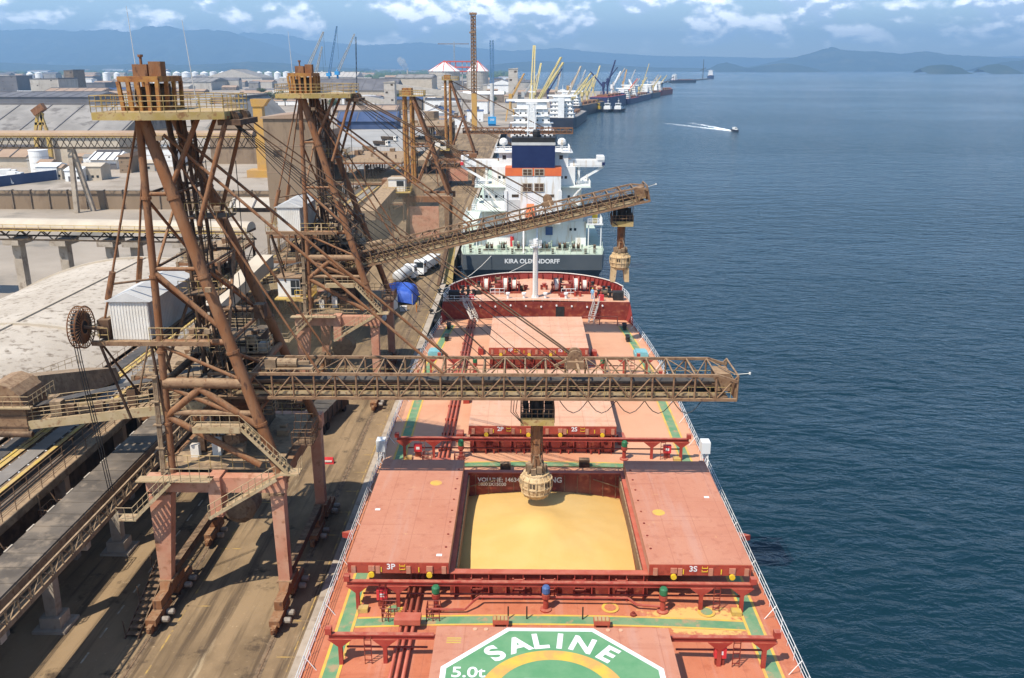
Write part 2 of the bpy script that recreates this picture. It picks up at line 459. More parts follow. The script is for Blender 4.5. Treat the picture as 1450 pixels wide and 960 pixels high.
def quay_material():
    m = bpy.data.materials.new('quay_concrete'); m.use_nodes = True
    N, L = nodes_of(m); b = N['Principled BSDF']; b.inputs['Roughness'].default_value = 0.92
    b.inputs['Specular IOR Level'].default_value = 0.2
    geo = N.new('ShaderNodeNewGeometry')
    def noise(scale, stretch, detail=6.0):
        mp = N.new('ShaderNodeMapping'); mp.inputs['Scale'].default_value = stretch
        L.new(geo.outputs['Position'], mp.inputs['Vector'])
        n = N.new('ShaderNodeTexNoise'); n.inputs['Scale'].default_value = scale
        n.inputs['Detail'].default_value = detail; n.inputs['Roughness'].default_value = 0.65
        L.new(mp.outputs[0], n.inputs['Vector']); return n.outputs['Fac']
    def mix(f, a, c, lo, hi):
        r = N.new('ShaderNodeMapRange'); r.interpolation_type = 'SMOOTHSTEP'
        r.inputs[1].default_value = lo; r.inputs[2].default_value = hi; L.new(f, r.inputs[0])
        x = N.new('ShaderNodeMix'); x.data_type = 'RGBA'; L.new(r.outputs[0], x.inputs[0])
        for i, v in ((6, a), (7, c)):
            if isinstance(v, tuple): x.inputs[i].default_value = (*v, 1)
            else: L.new(v, x.inputs[i])
        return x.outputs[2]
    c = mix(noise(0.12, (1, 0.5, 1)), (0.165, 0.112, 0.062), (0.285, 0.195, 0.108), 0.38, 0.64)
    c = mix(noise(0.9, (1.0, 0.04, 1)), c, (0.10, 0.068, 0.041), 0.48, 0.68)      # tyre and drag marks along the quay
    c = mix(noise(0.35, (1, 1, 1)), c, (0.075, 0.052, 0.033), 0.57, 0.70)           # oil and damp patches
    c = mix(noise(2.2, (1, 1, 1)), c, (0.40, 0.285, 0.165), 0.60, 0.80)           # spilled meal
    c = mix(noise(0.5, (1, 0.12, 1), 8.0), c, (0.43, 0.33, 0.20), 0.62, 0.78)
    L.new(c, b.inputs['Base Color'])
    bn = N.new('ShaderNodeBump'); bn.inputs['Strength'].default_value = 0.3; bn.inputs['Distance'].default_value = 0.05
    L.new(noise(3.0, (1, 1, 1)), bn.inputs['Height']); L.new(bn.outputs[0], b.inputs['Normal'])
    return m
M['quay'] = quay_material()
quay = tag(MB().prism([(QX - 37.5, -110), (QX + 0.02, -110), (QX + 0.02, 640), (QX - 37.5, 640)], GZ - 3, GZ + 0.01).build('pavement', M['quay']), kind='structure')
# crane rails in their slots
for x in (-20.0, -30.0):
    MB().box(x - 0.28, x + 0.28, -100, 640, GZ + 0.011, GZ + 0.016).build('rail_slot', M['grime'], quay)
    MB().box(x - 0.05, x + 0.05, -100, 640, GZ + 0.017, GZ + 0.05).build('crane_rail', M['rust_dark'], quay)
MB().box(QX - 1.0, QX + 0.03, -105, 640, GZ + 0.011, GZ + 0.22).build('kerb', M['concrete'], quay)
M['road_yellow'] = mat('road_yellow', (0.42, 0.27, 0.08), (0.22, 0.15, 0.085), 0.9, rough=0.9, lo=0.38, hi=0.58)
M['road_white'] = mat('road_white', (0.50, 0.44, 0.33), (0.33, 0.255, 0.17), 0.8, rough=0.9, lo=0.42, hi=0.62)
for i in range(34):
    y = 44 + i * 4.7
    MB().box(-19.2, -17.75, y, y + 0.13, GZ + 0.0135, GZ + 0.018).build('painted_line', M['road_yellow'], quay)
    if i % 2 == 0:
        MB().box(-32.4, -30.6, y, y + 0.13, GZ + 0.0135, GZ + 0.018).build('painted_line', M['road_yellow'], quay)
        MB().box(-28.9, -26.6, y + 2, y + 2.13, GZ + 0.0135, GZ + 0.018).build('painted_line', M['road_yellow'], quay)
MB().box(-28.6, -28.45, 30, 330, GZ + 0.0135, GZ + 0.018).build('painted_line', M['road_yellow'], quay)
MB().box(-18.0, -17.88, 30, 330, GZ + 0.0195, GZ + 0.023).build('painted_line', M['road_yellow'], quay)
for i in range(24):
    MB().box(-34.1, -33.95, 38 + i * 3.2, 39.3 + i * 3.2, GZ + 0.0135, GZ + 0.018).build('painted_line', M['road_white'], quay)
# fenders along the quay face
for i in range(14):
    y = 34 + 15 * i
    MB().box(QX + 0.05, QX + 0.75, y, y + 1.4, 0.6, GZ - 0.1).build('fender', M['black'], quay)

# ------------------------------------------------------------------ mountains and islands
def ridge(name, pts, Y, depth, material, seed=0, base=-5, rough=0.14):
    """a hill range whose crest follows (pixel x, pixel y) at distance Y"""
    rnd = random.Random(seed); mb = MB(); cols = []
    P = [at(px, py, Y=Y) for px, py in pts]
    fine = []
    for a, b in zip(P[:-1], P[1:]):
        k = max(2, int((b.x - a.x) / (Y * 0.0035)))
        for i in range(k): fine.append(a.lerp(b, i / k))
    fine.append(P[-1])
    rows = 9
    for j, p in enumerate(fine):
        hgt = max(p.z - base, 1.0)
        col = []
        spur = 0.5 + 0.5 * math.sin(j * 0.9 + seed) * math.sin(j * 0.37 + 2 * seed)
        for i in range(rows + 5):
            t = (i - rows) / rows                             # -1 foot near us, 0 crest
            if t <= 0:
                q = 1 + t
                z = base + hgt * (q ** (0.75 + 0.7 * spur)) + (rnd.uniform(-1, 1) * rough * hgt * (q * (1 - q) * 4) if i < rows else rnd.uniform(-.025, .018) * hgt)
                y = Y + t * depth * (0.75 + 0.5 * spur)
            else:
                z = base + hgt * (1 - t * 1.8); y = Y + t * depth
            col.append((p.x + rnd.uniform(-1, 1) * Y * 0.001, y, max(z, base)))
        cols.append(col)
    n = rows + 5
    vs_ = [v for c in cols for v in c]
    fs = [(c * n + i, (c + 1) * n + i, (c + 1) * n + i + 1, c * n + i + 1) for c in range(len(cols) - 1) for i in range(n - 1)]
    mb.add(vs_, fs)
    return tag(mb.build(name, material, smooth=True), kind='structure')
ridge('mountains', [(-420, 60), (-250, 44), (-120, 50), (0, 42), (60, 41), (100, 44), (150, 41), (185, 45), (203, 38), (235, 36), (262, 42), (280, 41),
                    (322, 44), (350, 53), (385, 63), (420, 74), (450, 84), (500, 92), (560, 97)], 21000, 4200, M['mountain'], 3)
ridge('mountains', [(-300, 88), (0, 88), (60, 91), (120, 93), (190, 90), (215, 88), (250, 92), (310, 90), (352, 87), (400, 89), (440, 94), (520, 97)], 12500, 1500, M['mountain'], 9)
ridge('mountains', [(300, 60), (345, 46), (400, 48), (432, 56), (470, 60), (520, 64), (600, 60), (650, 66), (720, 72), (790, 68), (850, 74), (930, 79), (1010, 80),
                    (1080, 82), (1150, 81), (1240, 80), (1330, 82), (1450, 79), (1600, 76), (1750, 80)], 27000, 3200, M['mountain'], 5, rough=0.04)
ridge('mountains', [(1040, 97), (1075, 92), (1110, 84), (1140, 77), (1165, 70), (1177, 66), (1195, 71), (1240, 73), (1275, 76), (1313, 72), (1340, 77), (1400, 80), (1450, 83),
                    (1520, 80), (1600, 86), (1700, 97)], 17500, 2200, M['mountain'], 11)
ridge('mountains', [(1003, 97), (1015, 91), (1028, 88), (1040, 91), (1058, 96)], 13500, 900, M['mountain'], 13)
ridge('mountains', [(1055, 97), (1085, 92), (1110, 89), (1130, 92), (1150, 96)], 13000, 900, M['mountain'], 14)
ridge('mountains', [(1385, 95), (1420, 88), (1450, 85), (1500, 80), (1600, 88)], 12500, 900, M['mountain'], 15)
isl_a = tag(ridge('forested_island', [(1300, 97.5), (1312, 93.5), (1330, 91.5), (1348, 92), (1362, 97)], 8600, 260, M['mountain'], 17, base=-1), kind='structure')
isl_b = tag(ridge('forested_island', [(1385, 97.5), (1398, 92), (1412, 90.5), (1425, 93), (1434, 97.5)], 8800, 260, M['mountain'], 18, base=-1), kind='structure')
ridge('mountains', [(690, 92), (720, 89), (760, 86), (790, 87), (830, 88), (855, 90), (880, 93), (930, 95.5), (1000, 96.5)], 15000, 1100, M['mountain'], 21)
# ------------------------------------------------------------------ the bulk carrier being loaded
SX = 1.88; HB = 16.13; DZ = 10.0; CAMBER = 0.5
def dz(x): return DZ + CAMBER * max(0.0, 1 - (x / HB) ** 2)
def ship_deck_material(name='deck_paint', base=((0.43, 0.125, 0.058), (0.49, 0.168, 0.086)), far_dust=True, seams=(2.6, 8.6)):
    m = bpy.data.materials.new(name); m.use_nodes = True
    N, L = nodes_of(m); b = N['Principled BSDF']; b.inputs['Roughness'].default_value = 0.62
    b.inputs['Specular IOR Level'].default_value = 0.25
    geo = N.new('ShaderNodeNewGeometry'); sep = N.new('ShaderNodeSeparateXYZ'); L.new(geo.outputs['Position'], sep.inputs[0])
    def noise(scale, stretch=(1, 1, 1), detail=6.0):
        mp = N.new('ShaderNodeMapping'); mp.inputs['Scale'].default_value = stretch
        L.new(geo.outputs['Position'], mp.inputs['Vector'])
        n = N.new('ShaderNodeTexNoise'); n.inputs['Scale'].default_value = scale
        n.inputs['Detail'].default_value = detail; n.inputs['Roughness'].default_value = 0.62
        L.new(mp.outputs[0], n.inputs['Vector']); return n.outputs['Fac']
    def rng(v, a, c, lo=0.0, hi=1.0):
        r = N.new('ShaderNodeMapRange'); r.interpolation_type = 'SMOOTHSTEP'; L.new(v, r.inputs[0])
        for i, q in enumerate((a, c, lo, hi)): r.inputs[i + 1].default_value = q
        return r.outputs[0]
    def mth(op, a, c):
        x = N.new('ShaderNodeMath'); x.operation = op
        for i, v in enumerate((a, c)):
            if isinstance(v, (int, float)): x.inputs[i].default_value = v
            else: L.new(v, x.inputs[i])
        return x.outputs[0]
    def mix(f, a, c):
        x = N.new('ShaderNodeMix'); x.data_type = 'RGBA'; L.new(f, x.inputs[0])
        for i, v in ((6, a), (7, c)):
            if isinstance(v, tuple): x.inputs[i].default_value = (*v, 1)
            else: L.new(v, x.inputs[i])
        return x.outputs[2]
    c = mix(rng(noise(0.22), 0.3, 0.7), *base)
    dk = tuple(v * f for v, f in zip(base[0], (0.74, 0.62, 0.62)))
    c = mix(mth('MULTIPLY', rng(noise(1.7), 0.5, 0.72), 0.5), c, dk)
    c = mix(mth('MULTIPLY', rng(noise(0.9, (1, .06, 1), 8.0), 0.52, 0.66), 0.45), c, tuple(v * .8 + .09 for v in base[1]))   # water runs and scuffs
    c = mix(mth('MULTIPLY', rng(noise(0.7, (.06, 1, 1), 8.0), 0.56, 0.68), 0.4), c, dk)
    c = mix(mth('MULTIPLY', rng(noise(6.0, (1, 1, 1), 3.0), 0.70, 0.76), 0.6), c, (0.16, 0.05, 0.03))                       # rust specks
    # weld seams of the deck plates
    def seam(o, pitch, w):
        f = mth('FRACT', mth('DIVIDE', sep.outputs[o], pitch), 0.0)
        return mth('LESS_THAN', mth('ABSOLUTE', mth('SUBTRACT', f, 0.5), 0.0), w)
    s = mth('MAXIMUM', seam(0, seams[0], 0.012), seam(1, seams[1], 0.004))
    c = mix(mth('MULTIPLY', s, 0.32), c, (0.28, 0.09, 0.055))
    # blown meal lies thick round hatches 1 to 3 and thins out towards the camera
    far = rng(sep.outputs[1], 58, 84, 0.05, 1.0)
    d = mth('MULTIPLY', far, rng(noise(0.10), 0.22, 0.62, 0.35, 0.85))
    if far_dust: c = mix(d, c, (0.60, 0.34, 0.20))
    # meal spilled beside the walkway forward of hatch 4
    def bump_(o, centre, half): return rng(mth('ABSOLUTE', mth('SUBTRACT', sep.outputs[o], centre), 0.0), 0.0, half, 1.0, 0.0)
    sp = mth('MULTIPLY', bump_(0, 12.4, 7.0), bump_(1, 53.5, 3.2))
    sp = rng(mth('ADD', sp, mth('MULTIPLY', mth('SUBTRACT', noise(1.9), 0.5), 1.7)), 0.40, 0.66)
    if far_dust: c = mix(sp, c, (0.60, 0.38, 0.12))
    spots = mth('MULTIPLY', rng(noise(2.6), 0.62, 0.70), bump_(1, 60.0, 22))
    c = mix(mth('MULTIPLY', spots, 0.35), c, (0.62, 0.36, 0.16))
    L.new(c, b.inputs['Base Color'])
    bn = N.new('ShaderNodeBump'); bn.inputs['Strength'].default_value = 0.15; bn.inputs['Distance'].default_value = 0.03
    L.new(noise(1.1), bn.inputs['Height']); L.new(bn.outputs[0], b.inputs['Normal'])
    return m
M['deck'] = ship_deck_material()
M['cover'] = ship_deck_material('cover_paint', ((0.45, 0.182, 0.108), (0.485, 0.215, 0.132)), False, (2.42, 5.7))
M['cover_pale'] = ship_deck_material('cover_dusted', ((0.58, 0.31, 0.19), (0.61, 0.35, 0.225)), False, (2.42, 5.7))
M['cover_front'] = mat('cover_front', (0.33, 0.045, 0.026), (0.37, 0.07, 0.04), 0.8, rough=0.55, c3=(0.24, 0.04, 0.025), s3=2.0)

carrier = thing('bulk_carrier', 'red decked bulk carrier under the loader with hatch 3 open and grain inside', 'ship', (SX, 40, 0))
def half_width(y):                                          # deck edge
    if y < 106: return HB
    if y < 131.5: return HB - 1.75 * ((y - 106) / 25.5) ** 1.6
    t = min(1.0, (y - 131.5) / 15.2)
    return 14.38 * math.sqrt(max(0.0, 1 - t ** 2.3))
# hull sides
ys = [-60, 0, 50, 106, 112, 118, 124, 128, 131.5, 134, 136.5, 139, 141, 143, 144.5, 145.6, 146.3, 146.7]
mb = MB(); ring = []
for y in ys:
    w = half_width(y); fc = 3.0 if y >= 131.5 else 0.0
    wl_ = w if y < 106 else max(0.0, w * (1 - 0.28 * ((y - 106) / 41) ** 1.5))
    for z, ww in ((-4, wl_ * 0.97), (2.5, wl_), (DZ + fc - 0.02, w)):
        ring.append((SX - ww, y, z)); ring.append((SX + ww, y, z))
k = 6; fs = []
for i in range(len(ys) - 1):
    a, b = i * k, (i + 1) * k
    for s in (0, 1):
        for q in (0, 2):
            f = (a + q + s, b + q + s, b + q + 2 + s, a + q + 2 + s)
            fs.append(f if s else f[::-1])
n = (len(ys) - 1) * k
fs.append((n, n + 1, n + 3, n + 2)); fs.append((n + 2, n + 3, n + 5, n + 4)); fs.append((1, 0, 2, 3)); fs.append((3, 2, 4, 5))
i0 = 8 * k
mb.add(ring, fs)
hull = mb.build('hull', M['hull_red'], carrier)
# deck plating with camber, hatch 3 cut out
H3 = (-7.05, 7.05, 56.6, 72.6)
def deck_strip(mb, y0, y1, x0=None, x1=None, n=8):
    rows = []
    for y in (y0, y1):
        a = -half_width(y) if x0 is None else x0; c = half_width(y) if x1 is None else x1
        rows.append([(SX + a + (c - a) * i / n, y, dz(a + (c - a) * i / n)) for i in range(n + 1)])
    mb.add(rows[0] + rows[1], [(i, i + 1, n + 2 + i, n + 1 + i) for i in range(n)])
mb = MB()
deck_strip(mb, -60, H3[2]); deck_strip(mb, H3[3], 106)
deck_strip(mb, H3[2], H3[3], None, H3[0], 5); deck_strip(mb, H3[2], H3[3], H3[1], None, 5)
for a, c in zip(ys[3:8], ys[4:9]): deck_strip(mb, a, c)
deck = mb.build('deck', M['deck'], carrier)
# painted walkways: green with yellow edges, laid just above the deck
def paint_y(x0, x1, y0, y1, material, lift, parent):
    mb = MB(); seg = max(1, int((y1 - y0) / 6))
    for i in range(seg):
        a = y0 + (y1 - y0) * i / seg; c = y0 + (y1 - y0) * (i + 1) / seg
        sh0 = half_width(a) - HB; sh1 = half_width(c) - HB; s = 1 if x0 > 0 else -1
        q = [(x0 + s * sh0, a), (x1 + s * sh0, a), (x1 + s * sh1, c), (x0 + s * sh1, c)]
        mb.add([(SX + x, y, dz(x) + lift) for x, y in q], [(0, 1, 2, 3)])
    return mb.build('walkway_stripe', material, parent)
def paint_x(x0, x1, y0, y1, material, lift, parent, n=12):
    mb = MB(); pts = []
    for y in (y0, y1):
        for i in range(n + 1):
            x = x0 + (x1 - x0) * i / n
            pts.append((SX + x, y, dz(x) + lift))
    mb.add(pts, [(i, i + 1, n + 2 + i, n + 1 + i) for i in range(n)])
    return mb.build('walkway_stripe', material, parent)
for s in (-1, 1):
    a, c = sorted((s * 13.75, s * 14.75))
    paint_y(a, c, 0, 128, M['deck_green'], 0.008, deck)
    for q in (13.70, 14.80):
        a, c = sorted((s * (q - 0.1), s * (q + 0.1)))
        paint_y(a, c, 0, 128, M['yellow_paint'], 0.013, deck)
for yc in (53.2, 78.6, 104.0):
    paint_x(-13.6, 13.6, yc - 0.48, yc + 0.48, M['deck_green'], 0.010, deck)
    for q in (-0.52, 0.52): paint_x(-13.55, 13.55, yc + q - 0.09, yc + q + 0.09, M['yellow_paint'], 0.016, deck)
for (x, y, inner) in ((-11.1, 55.0 - 0.4, True), (11.2, 54.6, True), (4.35, 54.7, False)):
    z = dz(x) + 0.03
    MB().lathe((SX + x, y, z), [(0.62, 0), (0.62, 0.04)], 20).build('manhole_ring', M['yellow_paint'], deck)
    MB().lathe((SX + x, y, z + 0.01), [(0.42, 0), (0.42, 0.06)], 20).build('manhole_cover', M['deck_green'] if inner else M['deck'], deck)
# ---- railings: white, along both sides
def edge_pts(y0, y1, s, inset=0.15, step=3.0, lift=0.0):
    n = max(1, int((y1 - y0) / step)); out = []
    for i in range(n + 1):
        y = y0 + (y1 - y0) * i / n; w = half_width(y) - inset
        out.append((SX + s * w, y, dz(w) + lift))
    return out
for s in (-1, 1):
    mb = MB(); pts = edge_pts(0, 129.5, s)
    mb.rail(pts, h=1.15, step=1.5, r=0.024, mids=(0.38, 0.76))
    for i in range(0, len(pts), 2):
        p = Vector(pts[i]); mb.tube(p + Vector((0, 0, 1.1)), p + Vector((-s * 0.75, 0, 0.02)), 0.03, n=4)
    mb.build('railing', M['white'], carrier)
    MB().path(edge_pts(0, 131, s, inset=0.03, step=4.0, lift=0.08), 0.07, 4).build('gunwale_bar', M['pipe_red'], carrier)
    # white box stands at the side abreast of hatch 2
    x = SX + s * (HB - 0.35); y = 79.3
    mb = MB(); z = dz(HB)
    for q in (-.4, .4): mb.bar((x - .25, y + q, z), (x - .25, y + q, z + 1.6), 0.09); mb.bar((x + .25, y + q, z), (x + .25, y + q, z + 1.6), 0.09)
    mb.bar((x - .25, y - .4, z + .2), (x + .25, y - .4, z + 1.5), 0.06); mb.bar((x - .25, y + .4, z + .8), (x + .25, y + .4, z + .8), 0.06)
    mb.box(x - .42, x + .42, y - .55, y + .55, z + 1.6, z + 2.75).build('light_box', M['white'], carrier)
    mb = MB()                                                # red fairlead bracket at the side
    mb.prism([(SX + s * HB, 65.5), (SX + s * (HB + .95), 65.9), (SX + s * HB, 66.4)][::s], DZ - 0.4, DZ + 0.1).build('side_bracket', M['ship_red'], carrier)
# ---- pipes along the port side
for i, x in enumerate((-10.25, -9.85, -9.4)):
    mb = MB()
    for a, c in ((0, 46), (46, 57), (57, 131)): mb.tube((SX + x, a, dz(x) + 0.35), (SX + x, c, dz(x) + 0.35), 0.13 if i else 0.11, n=8)
    mb.build('deck_pipe', M['pipe_red'], carrier, smooth=True)
mb = MB()
for y in range(2, 130, 4): mb.box(SX - 10.5, SX - 9.2, y, y + .12, dz(10) - .02, dz(10) + .26)
mb.build('pipe_saddle', M['ship_red'], carrier)
for y in (53.2, 78.6, 104.0):                                 # step bridges over the pipes
    mb = MB(); z = dz(-9.8)
    mb.box(SX - 10.7, SX - 8.9, y - 1.3, y - .35, z + .55, z + .95)
    mb.build('pipe_box', M['pipe_red'], carrier)
    mb = MB()
    for x in (-11.7, -8.6):
        for q in (y - .1, y + .9):
            mb.rail([(SX + x, q, z), (SX + x + .9, q, z)], h=1.05, step=.45, r=.035, mids=(.35, .7))
        mb.rail([(SX + x, y - .1, z), (SX + x, y + .9, z)], h=1.05, step=.5, r=.035, mids=(.35, .7))
    mb.build('step_railing', M['ship_dark_red'], carrier)
# ---- hatches
def coaming(y0, y1, hw, top=12.35):
    h = MB(); t = 0.35
    zb = DZ - 0.1
    h.box(SX - hw - t, SX + hw + t, y0 - t, y0, zb, top); h.box(SX - hw - t, SX + hw + t, y1, y1 + t, zb, top)
    h.box(SX - hw - t, SX - hw, y0, y1, zb, top); h.box(SX + hw, SX + hw + t, y0, y1, zb, top)
    o = h.build('hatch_coaming', M['ship_dark_red'], carrier)
    f = MB()                                                 # top flange
    f.box(SX - hw - .55, SX + hw + .55, y0 - .6, y0 - .02, top + .003, top + .08); f.box(SX - hw - .55, SX + hw + .55, y1 + .02, y1 + .6, top + .003, top + .08)
    f.box(SX - hw - .55, SX - hw - .02, y0 - .018, y1 + .018, top + .003, top + .08); f.box(SX + hw + .02, SX + hw + .55, y0 - .018, y1 + .018, top + .003, top + .08)
    f.build('coaming_flange', M['pipe_red'], o)
    st = MB()                                                # stays on the near face
    k = int(hw * 2 / 1.2)
    for i in range(k + 1):
        x = SX - hw + 2 * hw * i / k
        st.prism_x([(y0 - t - .55, zb), (y0 - t, zb), (y0 - t, top), (y0 - t - .2, top)], x - .03, x + .03)
    for i in (0.12, 0.34, 0.5, 0.66, 0.88):
        x = SX - hw + 2 * hw * i
        st.box(x - .4, x + .4, y0 - 1.0, y0 - .9, dz(0) + .7, dz(0) + .85); st.box(x - .4, x + .4, y0 - 1.0, y0 - .9, dz(0) + 1.5, dz(0) + 1.65)
        for q in (-.4, .4): st.box(x + q - .05, x + q + .05, y0 - 1.0, y0 - .9, dz(0) - .02, top - .1)
    st.build('coaming_stays', M['ship_red'], o)
    return o
def cover(x0, x1, y0, y1, material, name_txt=None, parent=None):
    z0, z1 = 12.47, 13.35
    c = MB().box(SX + x0, SX + x1, y0, y1, z0 + .06, z1).build('hatch_cover', material, carrier)
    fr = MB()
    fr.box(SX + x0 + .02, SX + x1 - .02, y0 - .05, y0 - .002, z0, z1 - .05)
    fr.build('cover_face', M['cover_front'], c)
    fl = MB(); L = x1 - x0
    for q in (.04, .28, .58, .80, .93): fl.box(SX + x0 + L * q, SX + x0 + L * q + .32, y0 - .13, y0 - .052, z0 + .02, z1 - .28)
    fl.build('face_bracket', M['cover'], c)
    w = MB()
    for q in (.24, .81): w.lathe((SX + x0 + L * q, y0 - .30, z0 - .02), [(0.21, 0), (0.21, .16)], 14, axis='Y')
    w.build('cover_wheel', M['yellow'], c)
    pl = MB()
    for q in (.24, .81): pl.box(SX + x0 + L * q - .22, SX + x0 + L * q + .22, y0 - .17, y0 - .06, z0 + .22, z0 + .62)
    pl.build('wheel_bracket', M['cover'], c)
    side = MB(); side.box(SX + x0 + .04, SX + x0 + .06 + .1, y0 + .2, y1 - .2, z0 - .1, z0 + .06); side.box(SX + x1 - .16, SX + x1 - .05, y0 + .2, y1 - .2, z0 - .1, z0 + .06)
    side.build('rubber_seal', M['black'], c)
    if name_txt:
        lettering('cover_number', name_txt, c, M['white'], (SX + x0 + L * .43, y0 - .058, z0 + .52), (1, 0, 0), (0, 0, 1), 0.62, extrude=.004, bold=.012)
        hk = MB(); hx = SX + x0 + L * .52
        for zz in (z0 + .3, z0 + .58): hk.box(hx, hx + .34, y0 - .1, y0 - .06, zz, zz + .04); hk.box(hx - .04, hx, y0 - .1, y0 - .06, zz, zz + .16); hk.box(hx + .34, hx + .38, y0 - .1, y0 - .06, zz, zz + .16)
        for q in (.33, .70): hk.box(SX + x0 + L * q, SX + x0 + L * q + .08, y0 - .1, y0 - .06, z0 + .12, z0 + .5)
        hk.build('foot_rungs', M['yellow'], c)
    return c
def rails(y, near=True, half=14.4, inner=0.0, s_list=(-1, 1), top=12.4):
    """transverse rails that the covers roll out on"""
    for s in s_list:
        mb = MB()
        a, c = sorted((s * inner, s * half))
        mb.box(SX + a, SX + c, y - .16, y + .16, top - .02, top + .06)
        mb.box(SX + a, SX + c, y - .05, y + .05, top - .34, top - .02)
        mb.box(SX + s * half - .2, SX + s * half + .2, y - .22, y + .22, top + .062, top + .5)
        r = mb.build('cover_rail', M['ship_red'], carrier)
        for x in (13.7, 10.8):
            if x < inner: continue
            q = MB(); xx = s * x; z = dz(xx) - .03
            q.bar((SX + xx, y, z), (SX + xx, y, top - .34), .26)
            q.hexa([(SX + xx - .13, y - .12, top - .9), (SX + xx + .13, y - .12, top - .9), (SX + xx + .13, y + .12, top - .9), (SX + xx - .13, y + .12, top - .9),
                    (SX + xx - .8, y - .12, top - .345), (SX + xx + .8, y - .12, top - .345), (SX + xx + .8, y + .12, top - .345), (SX + xx - .8, y + .12, top - .345)])
            q.build('rail_post', M['ship_red'], r)
        lad = MB(); xx = SX + s * 11.9; z = dz(11.9)
        for q in (-.22, .22): lad.bar((xx + q, y - .12, z), (xx + q, y - .12, top - .1), .05)
        for i in range(5): lad.bar((xx - .22, y - .12, z + .3 + i * .38), (xx + .22, y - .12, z + .3 + i * .38), .05)
        lad.build('rail_ladder', M['ship_dark_red'], r)
        MB().tube((SX + a + 1 if s < 0 else SX + a + .5, y + .5, dz(9) + .75), (SX + c - .5, y + .5, dz(9) + .75), .07, n=6).build('hydraulic_pipe', M['ship_dark_red'], r)
def hose_box(x, y):
    z = dz(x)
    b = MB().box(SX + x - .38, SX + x + .38, y - .2, y + .2, z + .55, z + 1.35).build('hose_box', M['sign_red'], carrier)
    MB().box(SX + x - .3, SX + x + .3, y - .12, y + .12, z - .02, z + .545).build('box_stand', M['ship_dark_red'], b)
    MB().box(SX + x - .17, SX + x + .17, y - .207, y - .203, z + .82, z + 1.1).build('hose_symbol', M['white'], b)
def winch_motor(x, y, material):
    z = dz(x)
    m = MB().lathe((SX + x, y, z + 1.35), [(.20, 0), (.29, .08), (.29, .48), (.2, .6)], 14).build('cover_drive', material, carrier)
    MB().lathe((SX + x, y, z), [(.42, 0), (.42, .1), (.2, .16), (.18, .95), (.3, 1.0), (.3, 1.34)], 12).build('drive_stand', M['ship_red'], m)
# hatch 4 (closed, with the landing mark), hatch 3 (open), hatches 2 and 1 (closed)
coaming(31.6, 47.6, 6.9); coaming(56.6, 72.6, 6.85); coaming(82.0, 98.0, 6.9); coaming(107.6, 121.2, 5.9)
c4 = cover(-7.35, -.005, 31, 48.3, M['cover']); c4b = cover(.005, 7.35, 31, 48.3, M['cover'])
c3p = cover(-14.55, -7.22, 55.9, 73.3, M['cover'], '3P'); c3s = cover(7.16, 14.5, 55.9, 73.3, M['cover'], '3S')
cover(-7.35, -.005, 81.4, 98.7, M['cover_pale'], '2P'); cover(.005, 7.35, 81.4, 98.7, M['cover_pale'], '2S')
cover(-6.35, -.005, 107.1, 121.8, M['cover_pale'], '1P'); cover(.005, 6.35, 107.1, 121.8, M['cover_pale'], '1S')
for c, pts in ((c3p, [(-9.35, 68.6)]), (c3s, [(8.95, 63.6)])):
    for x, y in pts: MB().lathe((SX + x, y, 13.352), [(.5, 0), (.5, .008)], 24).build('yellow_spot', M['yellow_paint'], c)
for c, pts in ((c3p, ((-13.6, 63.8), (-8.0, 56.9))), (c3s, ((13.3, 66.3),))):
    for x, y in pts: MB().box(SX + x - .2, SX + x + .2, y - .15, y + .15, 13.352, 13.362).build('white_mark', M['white'], c)
for c, x in ((c3p, -7.6), (c3s, 7.55)):
    for i in range(8): MB().lathe((SX + x, 58 + i * 1.9, 13.351), [(.09, 0), (.09, .05)], 8).build('cover_bolt', M['ship_dark_red'], c)
rails(54.9); rails(80.5); rails(106.2, half=12.6)
rails(48.75, inner=7.6); rails(74.2, inner=7.6); rails(99.6, inner=7.6)
for s in (-1, 1):                                             # rail ends curve down beside hatch 4
    mb = MB(); y = 48.75
    p = [(SX + s * 7.6, y, 12.3)] + [(SX + s * (7.6 - .5 * math.sin(t)), y - .0 - .5 * (1 - math.cos(t)), 12.3 - .1 * t) for t in (.5, 1.0, 1.57)] + [(SX + s * 7.1 + s*.4, y - 2.2, 11.2)]
    mb.path(p, .13, 6).build('rail_return', M['ship_dark_red'], carrier)
    hose_box(s * 12.0 if s < 0 else 10.9, 55.2 if s < 0 else 48.9); hose_box(s * 12.4, 80.9)
    for y in (54.5, 80.1, 105.8): winch_motor(s * 8.05, y, M['valve_green'])
winch_motor(-.25, 54.4, M['valve_blue'])
for s in (-1, 1):
    for y in (55.2, 80.9):
        x = s * 13.3; z = dz(x)
        MB().box(SX + x - .35, SX + x + .35, y - .9, y - .3, z, z + .32).build('yellow_step', M['yellow_dusty'], carrier)
# pipe run along the near face of hatch 3
mb = MB(); z = dz(0) + .35
mb.path([(SX - 8.6, 54.0, z - .1), (SX - 6.0, 54.0, z - .1), (SX - 5.4, 54.4, z + .3), (SX - 5.0, 54.9, z + .35), (SX + 5.6, 54.9, z + .35), (SX + 6.2, 54.6, z), (SX + 8.4, 54.5, z - .1)], .09, 6)
mb.build('service_pipe', M['ship_red'], carrier)
